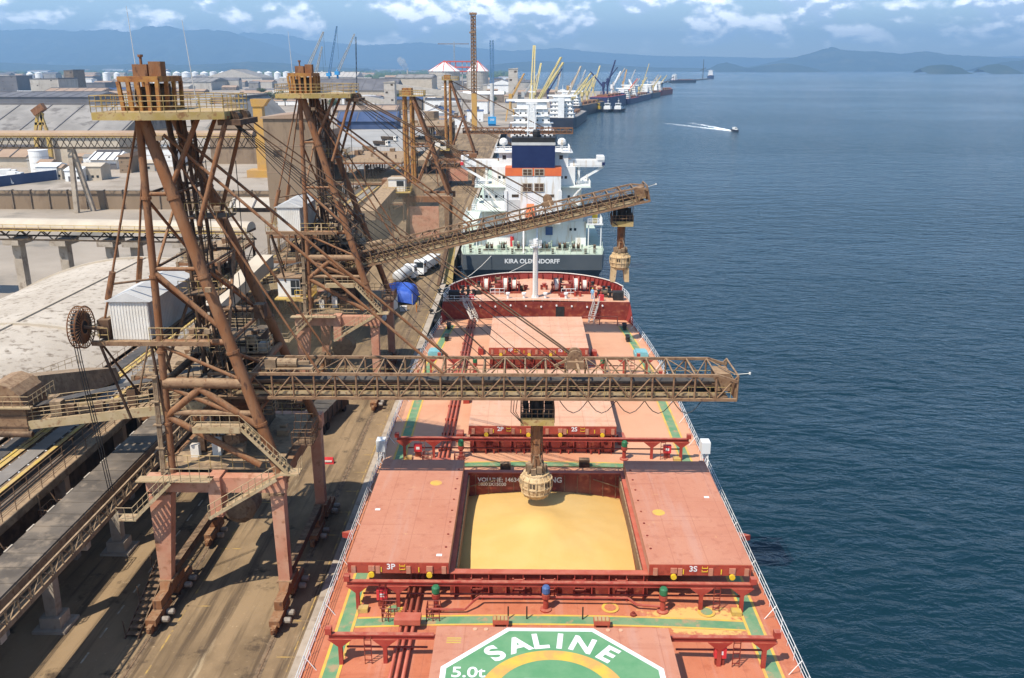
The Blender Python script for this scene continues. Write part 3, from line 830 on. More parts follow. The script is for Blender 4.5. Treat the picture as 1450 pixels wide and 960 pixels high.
# deck fittings between hatches 3 and 4: little wooden-lidded boxes and posts
for x in (-3.4, 3.55):
    z = dz(x)
    mb = MB().box(SX + x - .55, SX + x + .55, 52.2, 52.75, z + .3, z + .62)
    for q in (-.45, .45): mb.box(SX + x + q - .06, SX + x + q + .06, 52.25, 52.7, z - .02, z + .3)
    mb.build('vent_cowl', M['pipe_red'], carrier)
    for i in range(4): MB().box(SX + x - .5 + i * .26, SX + x - .3 + i * .26, 52.22, 52.73, z + .622, z + .68).build('lid_slat', M['ochre'], carrier)
for x in (-2.9, -1.6, 2.3): MB().tube((SX + x, 53.3, dz(x)), (SX + x, 53.3, dz(x) + 1.0), .05, n=6).build('chain_post', M['black'], carrier)
mb = MB(); x = 5.9; z = dz(x)
mb.lathe((SX + x, 53.9, z), [(.22, 0), (.22, .15), (.1, .2), (.1, .3)], 10).build('sounding_cap', M['ship_dark_red'], carrier)
for x, y in ((8.3, 83.5), (8.3, 96), (-8.4, 84), (-8.4, 95), (7.6, 112), (-7.6, 113)):
    mb = MB(); z = dz(x)
    for i in range(4): mb.box(SX + x - .45, SX + x + .25, y + i * .55, y + i * .55 + .35, z - .02, z + .9 - .1 * i)
    mb.build('hydraulic_unit', M['ship_red'], carrier)
for y in (78.2, 77.2):
    mb = MB(); x = 4.0 if y > 78 else -3.6; z = dz(x)
    mb.box(SX + x - .5, SX + x + .5, y - .3, y + .3, z - .02, z + .8); mb.box(SX + x - .2, SX + x + .2, y - .35, y - .3, z + .2, z + .5)
    mb.build('locker', M['rust_dark'], carrier)
# ---- the landing mark on hatch 4
def flat(name, poly, z, material, parent):
    mb = MB(); mb.prism(poly, z, z + .004); return mb.build(name, material, parent)
EX, EY, EZ = SX - .13, 41.6, 13.352
def octagon(w):
    q = w * math.tan(math.pi / 8)
    return [(EX + a, EY + b) for a, b in ((-q, -w), (q, -w), (w, -q), (w, q), (q, w), (-q, w), (-w, q), (-w, -q))]
flat('emblem_border', octagon(6.6), EZ, M['white'], c4)
flat('emblem_field', octagon(6.27), EZ + .006, M['emblem_green'], c4)
def ringmesh(r0, r1, z, material, name):
    mb = MB(); n = 72
    pts = [(EX + r * math.cos(2 * math.pi * i / n), EY + r * math.sin(2 * math.pi * i / n), z) for r in (r0, r1) for i in range(n)]
    mb.add(pts, [(i, n + i, n + (i + 1) % n, (i + 1) % n) for i in range(n)]); return mb.build(name, material, c4)
ringmesh(3.45, 4.35, EZ + .014, M['yellow_paint'], 'emblem_ring')
for x in (-1.35, 1.35): MB().box(EX + x - .3, EX + x + .3, EY - 2.0, EY + 1.75, EZ + .012, EZ + .016).build('landing_mark', M['white'], c4)
MB().box(EX - 1.65, EX + 1.65, EY + 1.45, EY + 1.75, EZ + .017, EZ + .021).build('landing_mark', M['white'], c4)
for ch, a in zip('SALINE', (130.5, 112.5, 97.6, 84.0, 68.5, 50)):
    t = R(a); r = 5.22
    lettering('emblem_letter', ch, c4, M['white'], (EX + r * math.cos(t), EY + r * math.sin(t), EZ + .02), (math.sin(t), -math.cos(t), 0), (math.cos(t), math.sin(t), 0), 2.0, extrude=.003, bold=.07)
lettering('load_limit', '5.0t', c4, M['white'], (EX - 4.95, EY + 2.2, EZ + .02), (1, 0, 0), (0, 1, 0), 1.3, extrude=.003, bold=.02)
mb = MB()
for i in range(3): mb.box(SX - 6.6 + .0, SX - 5.7, 46.6 + i * .22, 46.72 + i * .22, EZ, EZ + .006)
mb.build('hatch_stencil', M['yellow_dusty'], c4)
for x in (-4.9, -4.2, 3.5, 4.3): MB().lathe((SX + x, 48.0, EZ), [(.14, 0), (.14, .05)], 10).build('cover_bolt', M['cover_pale'], c4)
# ---- hold 3: inner walls, the lettering and the grain
hold = MB(); a, b, c, d = SX - 6.85, SX + 6.85, 56.6, 72.6
for q in ((a, c, a, d), (b, d, b, c), (b, c, a, c), (a, d, b, d)):
    hold.add([(q[0], q[1], 4), (q[2], q[3], 4), (q[2], q[3], DZ - .09), (q[0], q[1], DZ - .09)], [(0, 1, 2, 3)])
hold.box(a, b, c, d, 3.9, 4.0)
hold_o = hold.build('hold_wall', M['ship_dark_red'], carrier)
MB().box(a + .01, a + .12, c + .1, d - .1, 11.0, 12.2).build('coaming_liner', M['rust_pale'], hold_o); MB().box(b - .12, b - .01, c + .1, d - .1, 11.0, 12.2).build('coaming_liner', M['rust_pale'], hold_o)
lettering('hold_volume', 'VOLUME: 14634M³', hold_o, M['white'], (SX - 6.0, 72.53, 11.75), (1, 0, 0), (0, 0, 1), .55, align='LEFT', extrude=.004, bold=.012)
lettering('hold_size', '18000X15000', hold_o, M['white'], (SX - 6.0, 72.53, 11.3), (1, 0, 0), (0, 0, 1), .45, align='LEFT', extrude=.004, bold=.01)
lettering('hold_warning', 'ING', hold_o, M['white'], (SX + .35, 72.53, 11.75), (1, 0, 0), (0, 0, 1), .72, align='LEFT', extrude=.004, bold=.015)
mb = MB()
for i in range(12): mb.bar((SX - 6.2 + i * 1.15, 72.4, 9.8), (SX - 6.2 + i * 1.15, 72.55, 12.2), .05)
mb.path([(SX - 6.8, 72.2, 11.2), (SX - 4.2, 72.45, 11.9)], .05); mb.path([(SX + 6.8, 72.2, 11.2), (SX + 4.4, 72.45, 11.9)], .05)
mb.build('hold_ladder', M['rust_pale'], hold_o)
GRAIN = mat('grain', (0.60, 0.365, 0.11), (0.62, 0.39, 0.13), 0.3, rough=0.95, bump=0.3, bscale=14.0)
mb = MB(); n = 48; rnd = random.Random(2); pts = []
for j in range(n + 1):
    for i in range(n + 1):
        x = a + (b - a) * i / n; y = c + (d - c) * j / n
        r = math.hypot(x - (SX - .35), (y - 66.0) * 0.95)
        z = 11.4 - 0.15 * max(0, r - 1.2) - 0.012 * max(0, r - 5) ** 2 + .02 * math.sin(x * .9 + y * .6) + rnd.uniform(-.012, .012)
        th = math.atan2(y - 66.0, x - SX)
        z += .02 * math.sin(th * 9 + 1.3 * math.sin(r)) * math.exp(-((r - 3.2) / 2.2) ** 2) + .012 * math.sin(th * 17 + r * 1.1) * min(1, r / 5)
        z += .4 * math.exp(-(r / 1.6) ** 2)
        pts.append((x, y, z))
mb.add(pts, [(j * (n + 1) + i, j * (n + 1) + i + 1, (j + 1) * (n + 1) + i + 1, (j + 1) * (n + 1) + i) for j in range(n) for i in range(n)])
tag(mb.build('grain', GRAIN, smooth=True), 'heap of golden grain filling the open hold of hatch 3', 'grain', kind='stuff')
# ---- forecastle
FZ = 13.0
fy = [131.5, 133, 134.5, 136.5, 138.5, 140.5, 142, 143.3, 144.4, 145.4, 146.1, 146.5]
mb = MB(); row = []
for y in fy:
    w = half_width(y) - .05; row.append([(SX - w, y, FZ), (SX, y, FZ + .25), (SX + w, y, FZ)])
for p, q in zip(row[:-1], row[1:]): mb.add(p + q, [(0, 1, 4, 3), (1, 2, 5, 4)])
fdeck = mb.build('forecastle_deck', M['cover_pale'], carrier)
w = half_width(131.5)
mb = MB().box(SX - w + .02, SX + w - .02, 131.3, 131.55, DZ - .1, FZ + .02)
bulk = mb.build('forecastle_bulkhead', M['ship_dark_red'], carrier)
MB().box(SX + 3.0, SX + 4.3, 131.2, 131.32, DZ + .3, DZ + 2.3).build('doorway', M['black'], bulk)
mb = MB()
for i in range(10): mb.lathe((SX - 11 + i * 2.35, 131.1, FZ - .5 - .1 * (i % 3)), [(.14, 0), (.14, .2)], 8, axis='Y')
mb.build('bulkhead_lamp', M['white'], bulk)
for x0, x1 in ((-10.9, -9.3), (9.3, 8.3)):
    mb = MB(); mb.stair((SX + x1 * 1.0, 129.4, DZ + .3), (SX + x0, 131.3, FZ), .75, (1, .3, 0))
    mb.rail([(SX + x1 - .4, 129.4, DZ + .3), (SX + x0 - .4, 131.3, FZ)], h=1, step=.8); mb.rail([(SX + x1 + .4, 129.4, DZ + .3), (SX + x0 + .4, 131.3, FZ)], h=1, step=.8)
    mb.build('forecastle_stair', M['white_dusty'], bulk)
# bulwark with stays round the bow, open railing further aft
bp = []
for s, seq in ((-1, fy[3:]), (1, fy[3:][::-1])):
    for y in seq: bp.append((SX + s * half_width(y), y))
mb = MB()
for (x0, y0), (x1, y1) in zip(bp[:-1], bp[1:]):
    mb.add([(x0, y0, FZ - .05), (x1, y1, FZ - .05), (x1, y1, FZ + 1.25), (x0, y0, FZ + 1.25)], [(0, 1, 2, 3)])
    n2 = Vector((SX - (x0 + x1) / 2, 134 - (y0 + y1) / 2, 0)).normalized() * .14
    mb.add([(x0, y0, FZ + 1.25), (x1, y1, FZ + 1.25), (x1 + n2.x, y1 + n2.y, FZ + 1.25), (x0 + n2.x, y0 + n2.y, FZ + 1.25)], [(0, 1, 2, 3)])
    for q in (.25, .75):
        px, py = x0 + (x1 - x0) * q, y0 + (y1 - y0) * q; v = Vector((SX - px, 132 - py, 0)).normalized()
        mb.add([(px, py, FZ + 1.2), (px + v.x * .12, py + v.y * .12, FZ + 1.2), (px + v.x * .75, py + v.y * .75, FZ), (px, py, FZ)], [(0, 1, 2, 3)])
mb.build('bulwark', M['hull_red'], carrier)
mb = MB()
for (x0, y0), (x1, y1) in zip(bp[:-1], bp[1:]): mb.tube((x0, y0, FZ + 1.28), (x1, y1, FZ + 1.28), .09, n=6)
mb.build('bulwark_cap', M['white_dusty'], carrier)
for s in (-1, 1):
    pts = [(SX + s * (half_width(y) - .1), y, FZ) for y in (131.6, 133, 134.5, 136.5)]
    MB().rail(pts, h=1.1, step=.9, r=.04, mids=(.36, .72)).build('railing', M['white'], carrier)
MB().rail([(SX - 14, 131.55, FZ), (SX - 8.5, 131.55, FZ)], h=.9, step=1.4, r=.03, mids=(.45,)).rail([(SX - 6, 131.6, FZ), (SX + 6.4, 131.6, FZ)], h=.55, step=1.4, r=.025, mids=()).build('forecastle_railing', M['white'], carrier)
# foremast: white tapered post with a lamp platform on top
mast = MB(); x = SX - .15; y = 133.4
mast.tube((x, y, FZ + .1), (x, y, FZ + .6), .62, .5, n=12); mast.tube((x, y, FZ + .6), (x, y, FZ + 9.4), .42, .36, n=12)
mo = mast.build('foremast', M['white'], carrier)
mb = MB(); mb.box(x - .9, x + .9, y - .6, y + .6, FZ + 8.1, FZ + 8.2); mb.rail([(x - .9, y - .6, FZ + 8.2), (x + .9, y - .6, FZ + 8.2), (x + .9, y + .6, FZ + 8.2), (x - .9, y + .6, FZ + 8.2)], h=.9, step=.6, r=.03, closed=True)
for q in (-.55, -.18, .2, .6): mb.box(x + q - .12, x + q + .12, y - .85, y - .6, FZ + 8.5, FZ + 8.8)
mb.build('lamp_platform', M['white'], mo)
mb = MB()
for q in (-.16, .16): mb.bar((x + q, y - .52, FZ + .3), (x + q, y - .46, FZ + 8.1), .04)
for i in range(22): mb.bar((x - .16, y - .5, FZ + .6 + i * .34), (x + .16, y - .5, FZ + .6 + i * .34), .035)
mb.build('mast_ladder', M['white_dusty'], mo)
# anchor windlasses
for s in (-1, 1):
    cx = SX + s * 5.6; cy = 137.2
    base = MB()
    base.box(cx - 3.2, cx + 3.2, cy - 1.3, cy + 1.4, FZ + .05, FZ + .4)
    base.tube((cx - 3.2, cy, FZ + 1.35), (cx + 3.2, cy, FZ + 1.35), .16, n=8)
    for q in (-3, -1.7, .1, 1.3, 2.9): base.box(cx + q - .1, cx + q + .1, cy - .7, cy + .7, FZ + .4, FZ + 1.75)
    wl2 = base.build('windlass', M['ship_dark_red'], carrier)
    for q, r in ((-2.35, 1.15), (.7, 1.3), (2.1, .95)):
        MB().lathe((cx + q - .45, cy, FZ + 1.35), [(r, 0), (r, .12), (r * .62, .14), (r * .62, .78), (r, .8), (r, .92)], 18, axis='X').build('rope_drum', M['ship_red'], wl2)
        MB().lathe((cx + q - .31, cy, FZ + 1.35), [(r * .8, 0), (r * .8, .62)], 18, axis='X').build('mooring_rope', M['white_dusty'], wl2)
    MB().box(cx - .9, cx - .1, cy - 1.2, cy - .3, FZ + .4, FZ + 1.5).build('windlass_motor', M['ship_dark_red'], wl2)
    MB().lathe((cx + s * .2, cy + 3.0, FZ + .1), [(.45, 0), (.45, .9), (.6, 1.0), (.6, 1.15)], 12).build('chain_pipe', M['ship_dark_red'], wl2)
    MB().rail([(cx - 1.6, cy - 2.2, FZ + .1), (cx + .6, cy - 2.2, FZ + .1), (cx + .6, cy - 1.4, FZ + .1)], h=1.1, step=.8, r=.04).build('windlass_guard', M['white'], wl2)
    for (bx, by) in ((10.3, 135.4), (12.0, 134.3), (8.9, 141.0), (3.8, 143.6), (11.3, 138.0)):
        b = MB()
        for q in (-.42, .42): b.lathe((SX + s * bx + q, by, FZ + .05), [(.24, 0), (.24, .75), (.32, .8), (.32, .9)], 10)
        b.box(SX + s * bx - .8, SX + s * bx + .8, by - .35, by + .35, FZ, FZ + .12).build('bollard_pair', M['black'], carrier)
    b = MB().box(SX + s * 12.7 - .8, SX + s * 12.7 + .8, 132.3, 133.4, FZ + .05, FZ + 1.3)
    b.lathe((SX + s * 12.7 - .9, 132.9, FZ + .9), [(.6, 0), (.6, 1.7)], 12, axis='X').build('roller_fairlead', M['black'], carrier)
    MB().box(SX + s * 10.0 - .4, SX + s * 10.0 + .4, 131.9, 132.3, FZ + .1, FZ + 1.0).build('fire_box', M['sign_red'], carrier)
    for (bx, by) in ((13.1, 126.5), (12.9, 120.5)):
        b = MB()
        for q in (-.45, .45): b.lathe((SX + s * bx, by + q, DZ), [(.27, 0), (.27, .8), (.36, .86), (.36, .95)], 10)
        b.box(SX + s * bx - .4, SX + s * bx + .4, by - .9, by + .9, DZ, DZ + .14).build('bollard_pair', M['black'], carrier)
    MB().box(SX + s * 13.9 - .9, SX + s * 13.9 + .9, 112.6, 114.6, DZ + .02, DZ + .75).box(SX + s * 13.9 - .7, SX + s * 13.9 + .7, 112.7, 114.5, DZ + .76, DZ + .95).build('covered_reel', M['teal'], carrier)
rr = random.Random(12)
for i in range(34):                                           # small gear crowding the forecastle
    x = rr.uniform(-12, 12); y = rr.uniform(133.4, 143.5)
    if abs(x) > half_width(y) - 2 or abs(x) < 1.2: continue
    mb = MB(); k = i % 4
    if k == 0: mb.lathe((SX + x, y, FZ + .1), [(.28, 0), (.28, .6), (.4, .65), (.4, .8)], 8)
    elif k == 1: mb.box(SX + x - .5, SX + x + .5, y - .3, y + .3, FZ + .1, FZ + .7)
    elif k == 2:
        for q in (-.4, .4): mb.lathe((SX + x + q, y, FZ + .1), [(.2, 0), (.2, .8), (.28, .85)], 8)
    else: mb.lathe((SX + x - .5, y, FZ + .75), [(.6, 0), (.6, .1), (.35, .12), (.35, .8), (.6, .82), (.6, .92)], 12, axis='X').box(SX + x - .6, SX + x + .6, y - .4, y + .4, FZ + .1, FZ + .3)
    mb.build('deck_fitting', M[rr.choice(('ship_dark_red', 'ship_red', 'black', 'grime'))], carrier)
for x in (-1.9, 1.4, 4.6, -4.4): MB().lathe((SX + x, 132.9, FZ + .1), [(.2, 0), (.2, .7), (.34, .75), (.34, 1.0)], 10).build('mushroom_vent', M['white'], carrier)
mb = MB(); mb.rail([(SX + 6.8, 128.2, DZ + .1), (SX + 12.2, 128.2, DZ + .1)], h=1.5, step=2.2, r=.07, mids=()); mb.build('hand_railing', M['pipe_red'], carrier)
# ------------------------------------------------------------------ ship loaders
def truss(parent, T, x0, x1, y0, y1, z0, z1, bays, material, rc=0.11, rd=0.065, taper=0.0, side_far=True, zt=None):
    """open box truss along x: every chord, post and brace is a piece of its own"""
    q = lambda x, y, z: (x, y, z)
    for y in (y0, y1):
        member(parent, 'chord', (x0, y, z0), (x1, y, z0), rc * 2, material, 'box', h=rc * 2, T=T)
        member(parent, 'chord', (x0, y, z1), (x1 - taper, y, z1), rc * 2, material, 'box', h=rc * 2, T=T)
        if taper: member(parent, 'chord', (x1 - taper, y, z1), (x1, y, z1 - .5), rc * 2, material, 'box', h=rc * 2, T=T)
    for i in range(bays + 1):
        x = x0 + (x1 - x0) * i / bays; xn = x0 + (x1 - x0) * (i + 1) / bays
        for y in (y0, y1):
            if y == y1 and not side_far: continue
            member(parent, 'post', (x, y, z0), (x, y, z1), rd * 1.3, material, 6, T=T)
            if i < bays:
                a, b = ((x, y, z1), (xn, y, z0)) if (i % 2 == 0) ^ (i > bays * .62) else ((x, y, z0), (xn, y, z1))
                member(parent, 'diagonal', a, b, rd, material, 6, T=T)
        member(parent, 'cross_beam', (x, y0, z1), (x, y1, z1), rd * 1.2, material, 6, T=T)
        member(parent, 'cross_beam', (x, y0, z0), (x, y1, z0), rd * 1.2, material, 6, T=T)
        if i < bays:
            a, b = ((x, y0, z1), (xn, y1, z1)) if i % 2 else ((x, y1, z1), (xn, y0, z1))
            member(parent, 'top_brace', a, b, rd * .75, material, 5, T=T)

def spout(parent, T, x, y, ztop, zbot, open_jaws=False):
    body = M['spout']
    c = MB(T)                                                # service cage under the boom
    zc = ztop - 2.4
    c.box(x - 1.35, x + 1.45, y - 1.2, y + 1.2, zc - .22, zc)
    c.box(x - 1.35, x + 1.45, y - 1.26, y - 1.2, zc - .25, zc + .45)
    cage = c.build('spout_platform', M['ochre'], parent)
    MB(T).rail([(x - 1.35, y - 1.2, zc), (x + 1.45, y - 1.2, zc), (x + 1.45, y + 1.2, zc), (x - 1.35, y + 1.2, zc)], h=1.2, step=.5, r=.03, closed=True, mids=(.4, .8)).build('spout_railing', M['rust_pale'], cage)
    m = MB(T)
    for q in (-1.25, 1.35):
        for w in (-1.1, 1.1): m.bar((x + q, y + w, zc), (x + q, y + w, ztop + .3), .09)
    m.build('spout_hanger', M['rust_dark'], cage)
    m = MB(T)
    m.lathe((x, y, zc), [(.55, 0), (.62, .5), (.62, 1.6), (.8, 2.0), (.8, 2.4)], 12)
    m.box(x - 1.15, x - .65, y - .7, y + .5, zc, zc + 1.1); m.box(x + .65, x + 1.3, y - .8, y + .4, zc, zc + 1.5)
    m.lathe((x + .95, y - .2, zc + 1.5), [(.3, 0), (.3, .6)], 10); m.lathe((x - .95, y - .2, zc + 1.1), [(.25, 0), (.25, .7)], 10)
    m.path([(x - .4, y - .7, zc + .2), (x - .5, y - .75, zc + 1.4), (x - .1, y - .8, zc + 2.2)], .07, 5); m.path([(x + .2, y - .75, zc + .1), (x + .45, y - .8, zc + 1.5), (x + .5, y - .7, zc + 2.3)], .07, 5)
    m.build('spout_drive', M['black'], cage)
    zh = zbot + 2.7
    t = MB(T)
    t.lathe((x, y, zh - .2), [(.42, 0), (.42, (zc - zh) * .55), (.5, (zc - zh) * .56), (.5, zc - zh + .1)], 14)
    for k in range(4): t.lathe((x, y, zh + k * (zc - zh) / 4), [(.5, 0), (.5, .07)], 14)
    for k in range(5):
        an = 1.3 * k; t.bar((x + .5 * math.cos(an), y + .5 * math.sin(an), zh), (x + .5 * math.cos(an), y + .5 * math.sin(an), zc), .09)
    t.build('telescopic_tube', M['rust'], parent, smooth=False)
    mx = MB(T)
    for k in range(9):
        an = 2 * math.pi * k / 9 + .2; r = .75 - .05 * (k % 3)
        mx.box(x + r * math.cos(an) - .22, x + r * math.cos(an) + .22, y + r * math.sin(an) - .22, y + r * math.sin(an) + .22, zh - .6 + .1 * (k % 4), zh + .1 + .12 * (k % 3))
    mx.path([(x - .7, y - .6, zh - .5), (x - .3, y - .8, zh + .5), (x - .2, y - .6, zh + 1.2)], .06, 5); mx.path([(x + .7, y - .5, zh - .5), (x + .5, y - .8, zh + .4), (x + .2, y - .6, zh + 1.4)], .06, 5)
    mx.build('head_machinery', M['dusty_steel'], parent)
    hd = MB(T)
    hd.lathe((x, y, zbot), [(1.0, 0), (1.24, .35), (1.32, .9), (1.32, 1.7), (1.05, 2.15), (.55, 2.35)], 12)
    head = hd.build('spout_head', body, parent)
    rb = MB(T)
    for z, r in ((.4, 1.33), (.95, 1.4), (1.65, 1.4), (2.1, 1.13)): rb.lathe((x, y, zbot + z), [(r, 0), (r, .09)], 12)
    for k in range(12):
        an = 2 * math.pi * k / 12; ca, sa = math.cos(an), math.sin(an)
        rb.path([(x + 1.08 * ca, y + 1.08 * sa, zbot + .05), (x + 1.38 * ca, y + 1.38 * sa, zbot + .9), (x + 1.38 * ca, y + 1.38 * sa, zbot + 1.7), (x + .85 * ca, y + .85 * sa, zbot + 2.3)], .05, 5)
    rb.build('head_rib', M['spout'], head)
    w = MB(T)
    for k in range(12):
        an = 2 * math.pi * (k + .5) / 12
        if k % 2: continue
        ca, sa = math.cos(an), math.sin(an); p = Vector((x + 1.31 * ca, y + 1.31 * sa, zbot + 1.15)); tv = Vector((-sa, ca, 0)) * .22
        w.add([p - tv, p + tv, p + tv + Vector((0, 0, .4)), p - tv + Vector((0, 0, .4))], [(0, 1, 2, 3)])
    w.build('head_port', M['grime'], head)
    if open_jaws:
        j = MB(T)
        for s in (-1, 1):
            j.hexa([(x + s * .95 - .3, y - .75, zbot - 1.7), (x + s * .95 + .3, y - .75, zbot - 1.7), (x + s * .95 + .3, y + .75, zbot - 1.7), (x + s * .95 - .3, y + .75, zbot - 1.7),
                    (x + s * .8 - .36, y - .8, zbot + .2), (x + s * .8 + .36, y - .8, zbot + .2), (x + s * .8 + .36, y + .8, zbot + .2), (x + s * .8 - .36, y + .8, zbot + .2)])
        j.build('spout_jaw', body, head)

PIV = Vector((-22.5, 69.2, 22.7))
def boom(parent, off, angle, spout_x, zbot, L_out=17.2, jaws=False, bays=25, sheave_x=4.5):
    T = Matrix.Translation((0, off, 0)) @ Matrix.Translation(PIV) @ Matrix.Rotation(-angle, 4, 'Y') @ Matrix.Translation(-PIV)
    y0, y1, z0, z1 = 67.0, 71.4, 21.7, 23.75
    truss(parent, T, -25.5, L_out, y0, y1, z0, z1, bays, M['rust_pale'], taper=1.6)
    d = MB(T); d.box(-25, L_out - .6, y0 + .25, y1 - .25, z0 - .02, z0 + .06); d.build('boom_floor', M['rust_dark'], parent)
    b = MB(T); b.box(-27, L_out - .4, 68.5, 69.9, z0 + 1.0, z0 + 1.06); b.box(-27, L_out - .4, 68.5, 69.9, z0 + .45, z0 + .5); b.build('conveyor_belt', M['belt'], parent)
    s = MB(T)
    for y in (68.4, 70.0): s.box(-27, L_out - .4, y - .06, y + .06, z0 + .7, z0 + .92)
    for i in range(28): s.box(-25 + i * 1.55, -24.9 + i * 1.55, 68.4, 70.0, z0 + .06, z0 + .75)
    s.build('belt_frame', M['rust_dark'], parent)
    p = MB(T); p.tube((-24, 67.5, z0 + 1.25), (L_out - 2, 67.5, z0 + 1.25), .16, n=8); p.tube((-24, 67.45, z0 + .75), (L_out - 4, 67.45, z0 + .75), .1, n=6); p.build('dust_pipe', M['rust_dark'], parent)
    c = MB(T); c.box(-24, L_out - 1.5, 67.25, 67.3, z0 + .22, z0 + .48); c.build('cable_tray', M['ochre_dust'], parent)
    MB(T).rail([(-24, 70.9, z0 + .06), (L_out - 1, 70.9, z0 + .06)], h=1.1, step=1.7, r=.025).build('boom_railing', M['ochre'], parent)
    MB(T).rail([(-24, 67.05, z0 + .06), (L_out - .5, 67.05, z0 + .06)], h=1.0, step=1.7, r=.02).build('boom_railing', M['ochre'], parent)
    e = MB(T)
    e.box(L_out - 1.5, L_out - .3, 68.2, 70.2, z0 + .3, z0 + 1.8); e.lathe((L_out - .5, 68.4, z0 + .75), [(.45, 0), (.45, 1.6)], 14, axis='Y'); e.box(L_out - .15, L_out - .02, y0 + .2, y1 - .2, z0, z1 - .7)
    e.build('head_pulley', M['rust_pale'], parent)
    MB(T).tube((L_out, 68.5, z1 - .4), (L_out + 1.3, 68.5, z1 - .3), .03, n=5).lathe((L_out + 1.3, 68.5, z1 - .38), [(.09, 0), (.09, .18)], 8).build('tip_lamp', M['white_dusty'], parent)
    # festoon cable loops under the far side
    f = MB(T)
    for i in range(5):
        xa = spout_x + 1.8 + i * 2.3
        if xa + 2.3 > L_out: break
        pts = [(xa + 2.3 * t, 67.1, z0 - .15 - 1.1 * math.sin(math.pi * t)) for t in (0, .15, .3, .5, .7, .85, 1)]
        f.path(pts, .035, 4)
    for i in range(3): f.path([(spout_x - 1.6 - .25 * i, 67.4, z0 - .1), (spout_x - 1.75 - .2 * i, 67.4, z0 - 1.3), (spout_x - 1.2, 67.6, z0 - 2.4)], .03, 4)
    f.build('festoon_cable', M['black'], parent)
    # sheave frame where the hoist ropes land
    g = MB(T); g.bar((sheave_x, y0, z1), (sheave_x - .3, 69.2, z1 + .9), .2); g.bar((sheave_x, y1, z1), (sheave_x - .3, 69.2, z1 + .9), .2); g.bar((sheave_x - 2, 69.2, z1), (sheave_x - .3, 69.2, z1 + .9), .18)
    g.lathe((sheave_x - .3, 68.7, z1 + .9), [(.62, 0), (.62, .2), (.4, .25), (.4, .75), (.62, .8), (.62, 1.0)], 14, axis='Y')
    g.box(sheave_x - 1, sheave_x + .4, 68.2, 68.6, z1 + .1, z1 + .7)
    g.build('rope_sheave', M['rust_pale'], parent)
    k = MB(T); k.tube((-20.2, 68.5, z1 + .45), (-18.6, 68.5, z1 + .45), .38, n=14); k.box(-21.2, -20.3, 68.1, 68.9, z1 + .1, z1 + .8); k.bar((-18.6, 68.5, z1 + .45), (-17.6, 68.5, z1 + .45), .3); k.box(-21.5, -17.3, 68, 69.2, z1, z1 + .1)
    k.build('slew_motor', M['dusty_steel'], parent)
    k = MB(T)                                                # orange screen half way along
    sp = T @ Vector((spout_x, 69.2, z0))
    spout(parent, None, sp.x, sp.y, sp.z - .1, zbot, jaws)
    return T

def bogie(parent, x, y, T):
    b = MB(T)
    b.hexa([(x - .35, y - 1.0, GZ + 2.1), (x + .35, y - 1.0, GZ + 2.1), (x + .35, y + 1.0, GZ + 2.1), (x - .35, y + 1.0, GZ + 2.1),
            (x - .45, y - .6, GZ + 2.7), (x + .45, y - .6, GZ + 2.7), (x + .45, y + .6, GZ + 2.7), (x - .45, y + .6, GZ + 2.7)])
    b.box(x - .36, x + .36, y - 2.6, y + 2.6, GZ + 1.35, GZ + 2.1)
    for s in (-1, 1):
        b.box(x - .42, x + .42, y + s * 2.4 - 1.7, y + s * 2.4 + 1.7, GZ + .75, GZ + 1.3)
        b.box(x - .2, x + .2, y + s * 4.3 - .25, y + s * 4.3 + .25, GZ + .35, GZ + .95)
        b.lathe((x, y + s * 4.5 - .25, GZ + .75), [(.16, 0), (.16, .5)], 8, axis='Y')
    o = b.build('bogie', M['rust'], parent)
    for k in (-3.6, -2.6, -1.6, -.8, .8, 1.6, 2.6, 3.6)[::1]:
        if abs(k) == .8: continue
        MB(T).lathe((x - .12, y + k, GZ + .42), [(.36, 0), (.36, .2), (.42, .21), (.42, .28)], 14, axis='X').build('wheel', M['rust_dark'], o)
    for k in (-3.1, -2.0, 2.0, 3.1): MB(T).lathe((x + .5, y + k, GZ + .75), [(.22, 0), (.26, .1), (.26, .55), (.18, .62)], 10, axis='X').build('travel_motor', M['motor'], o)

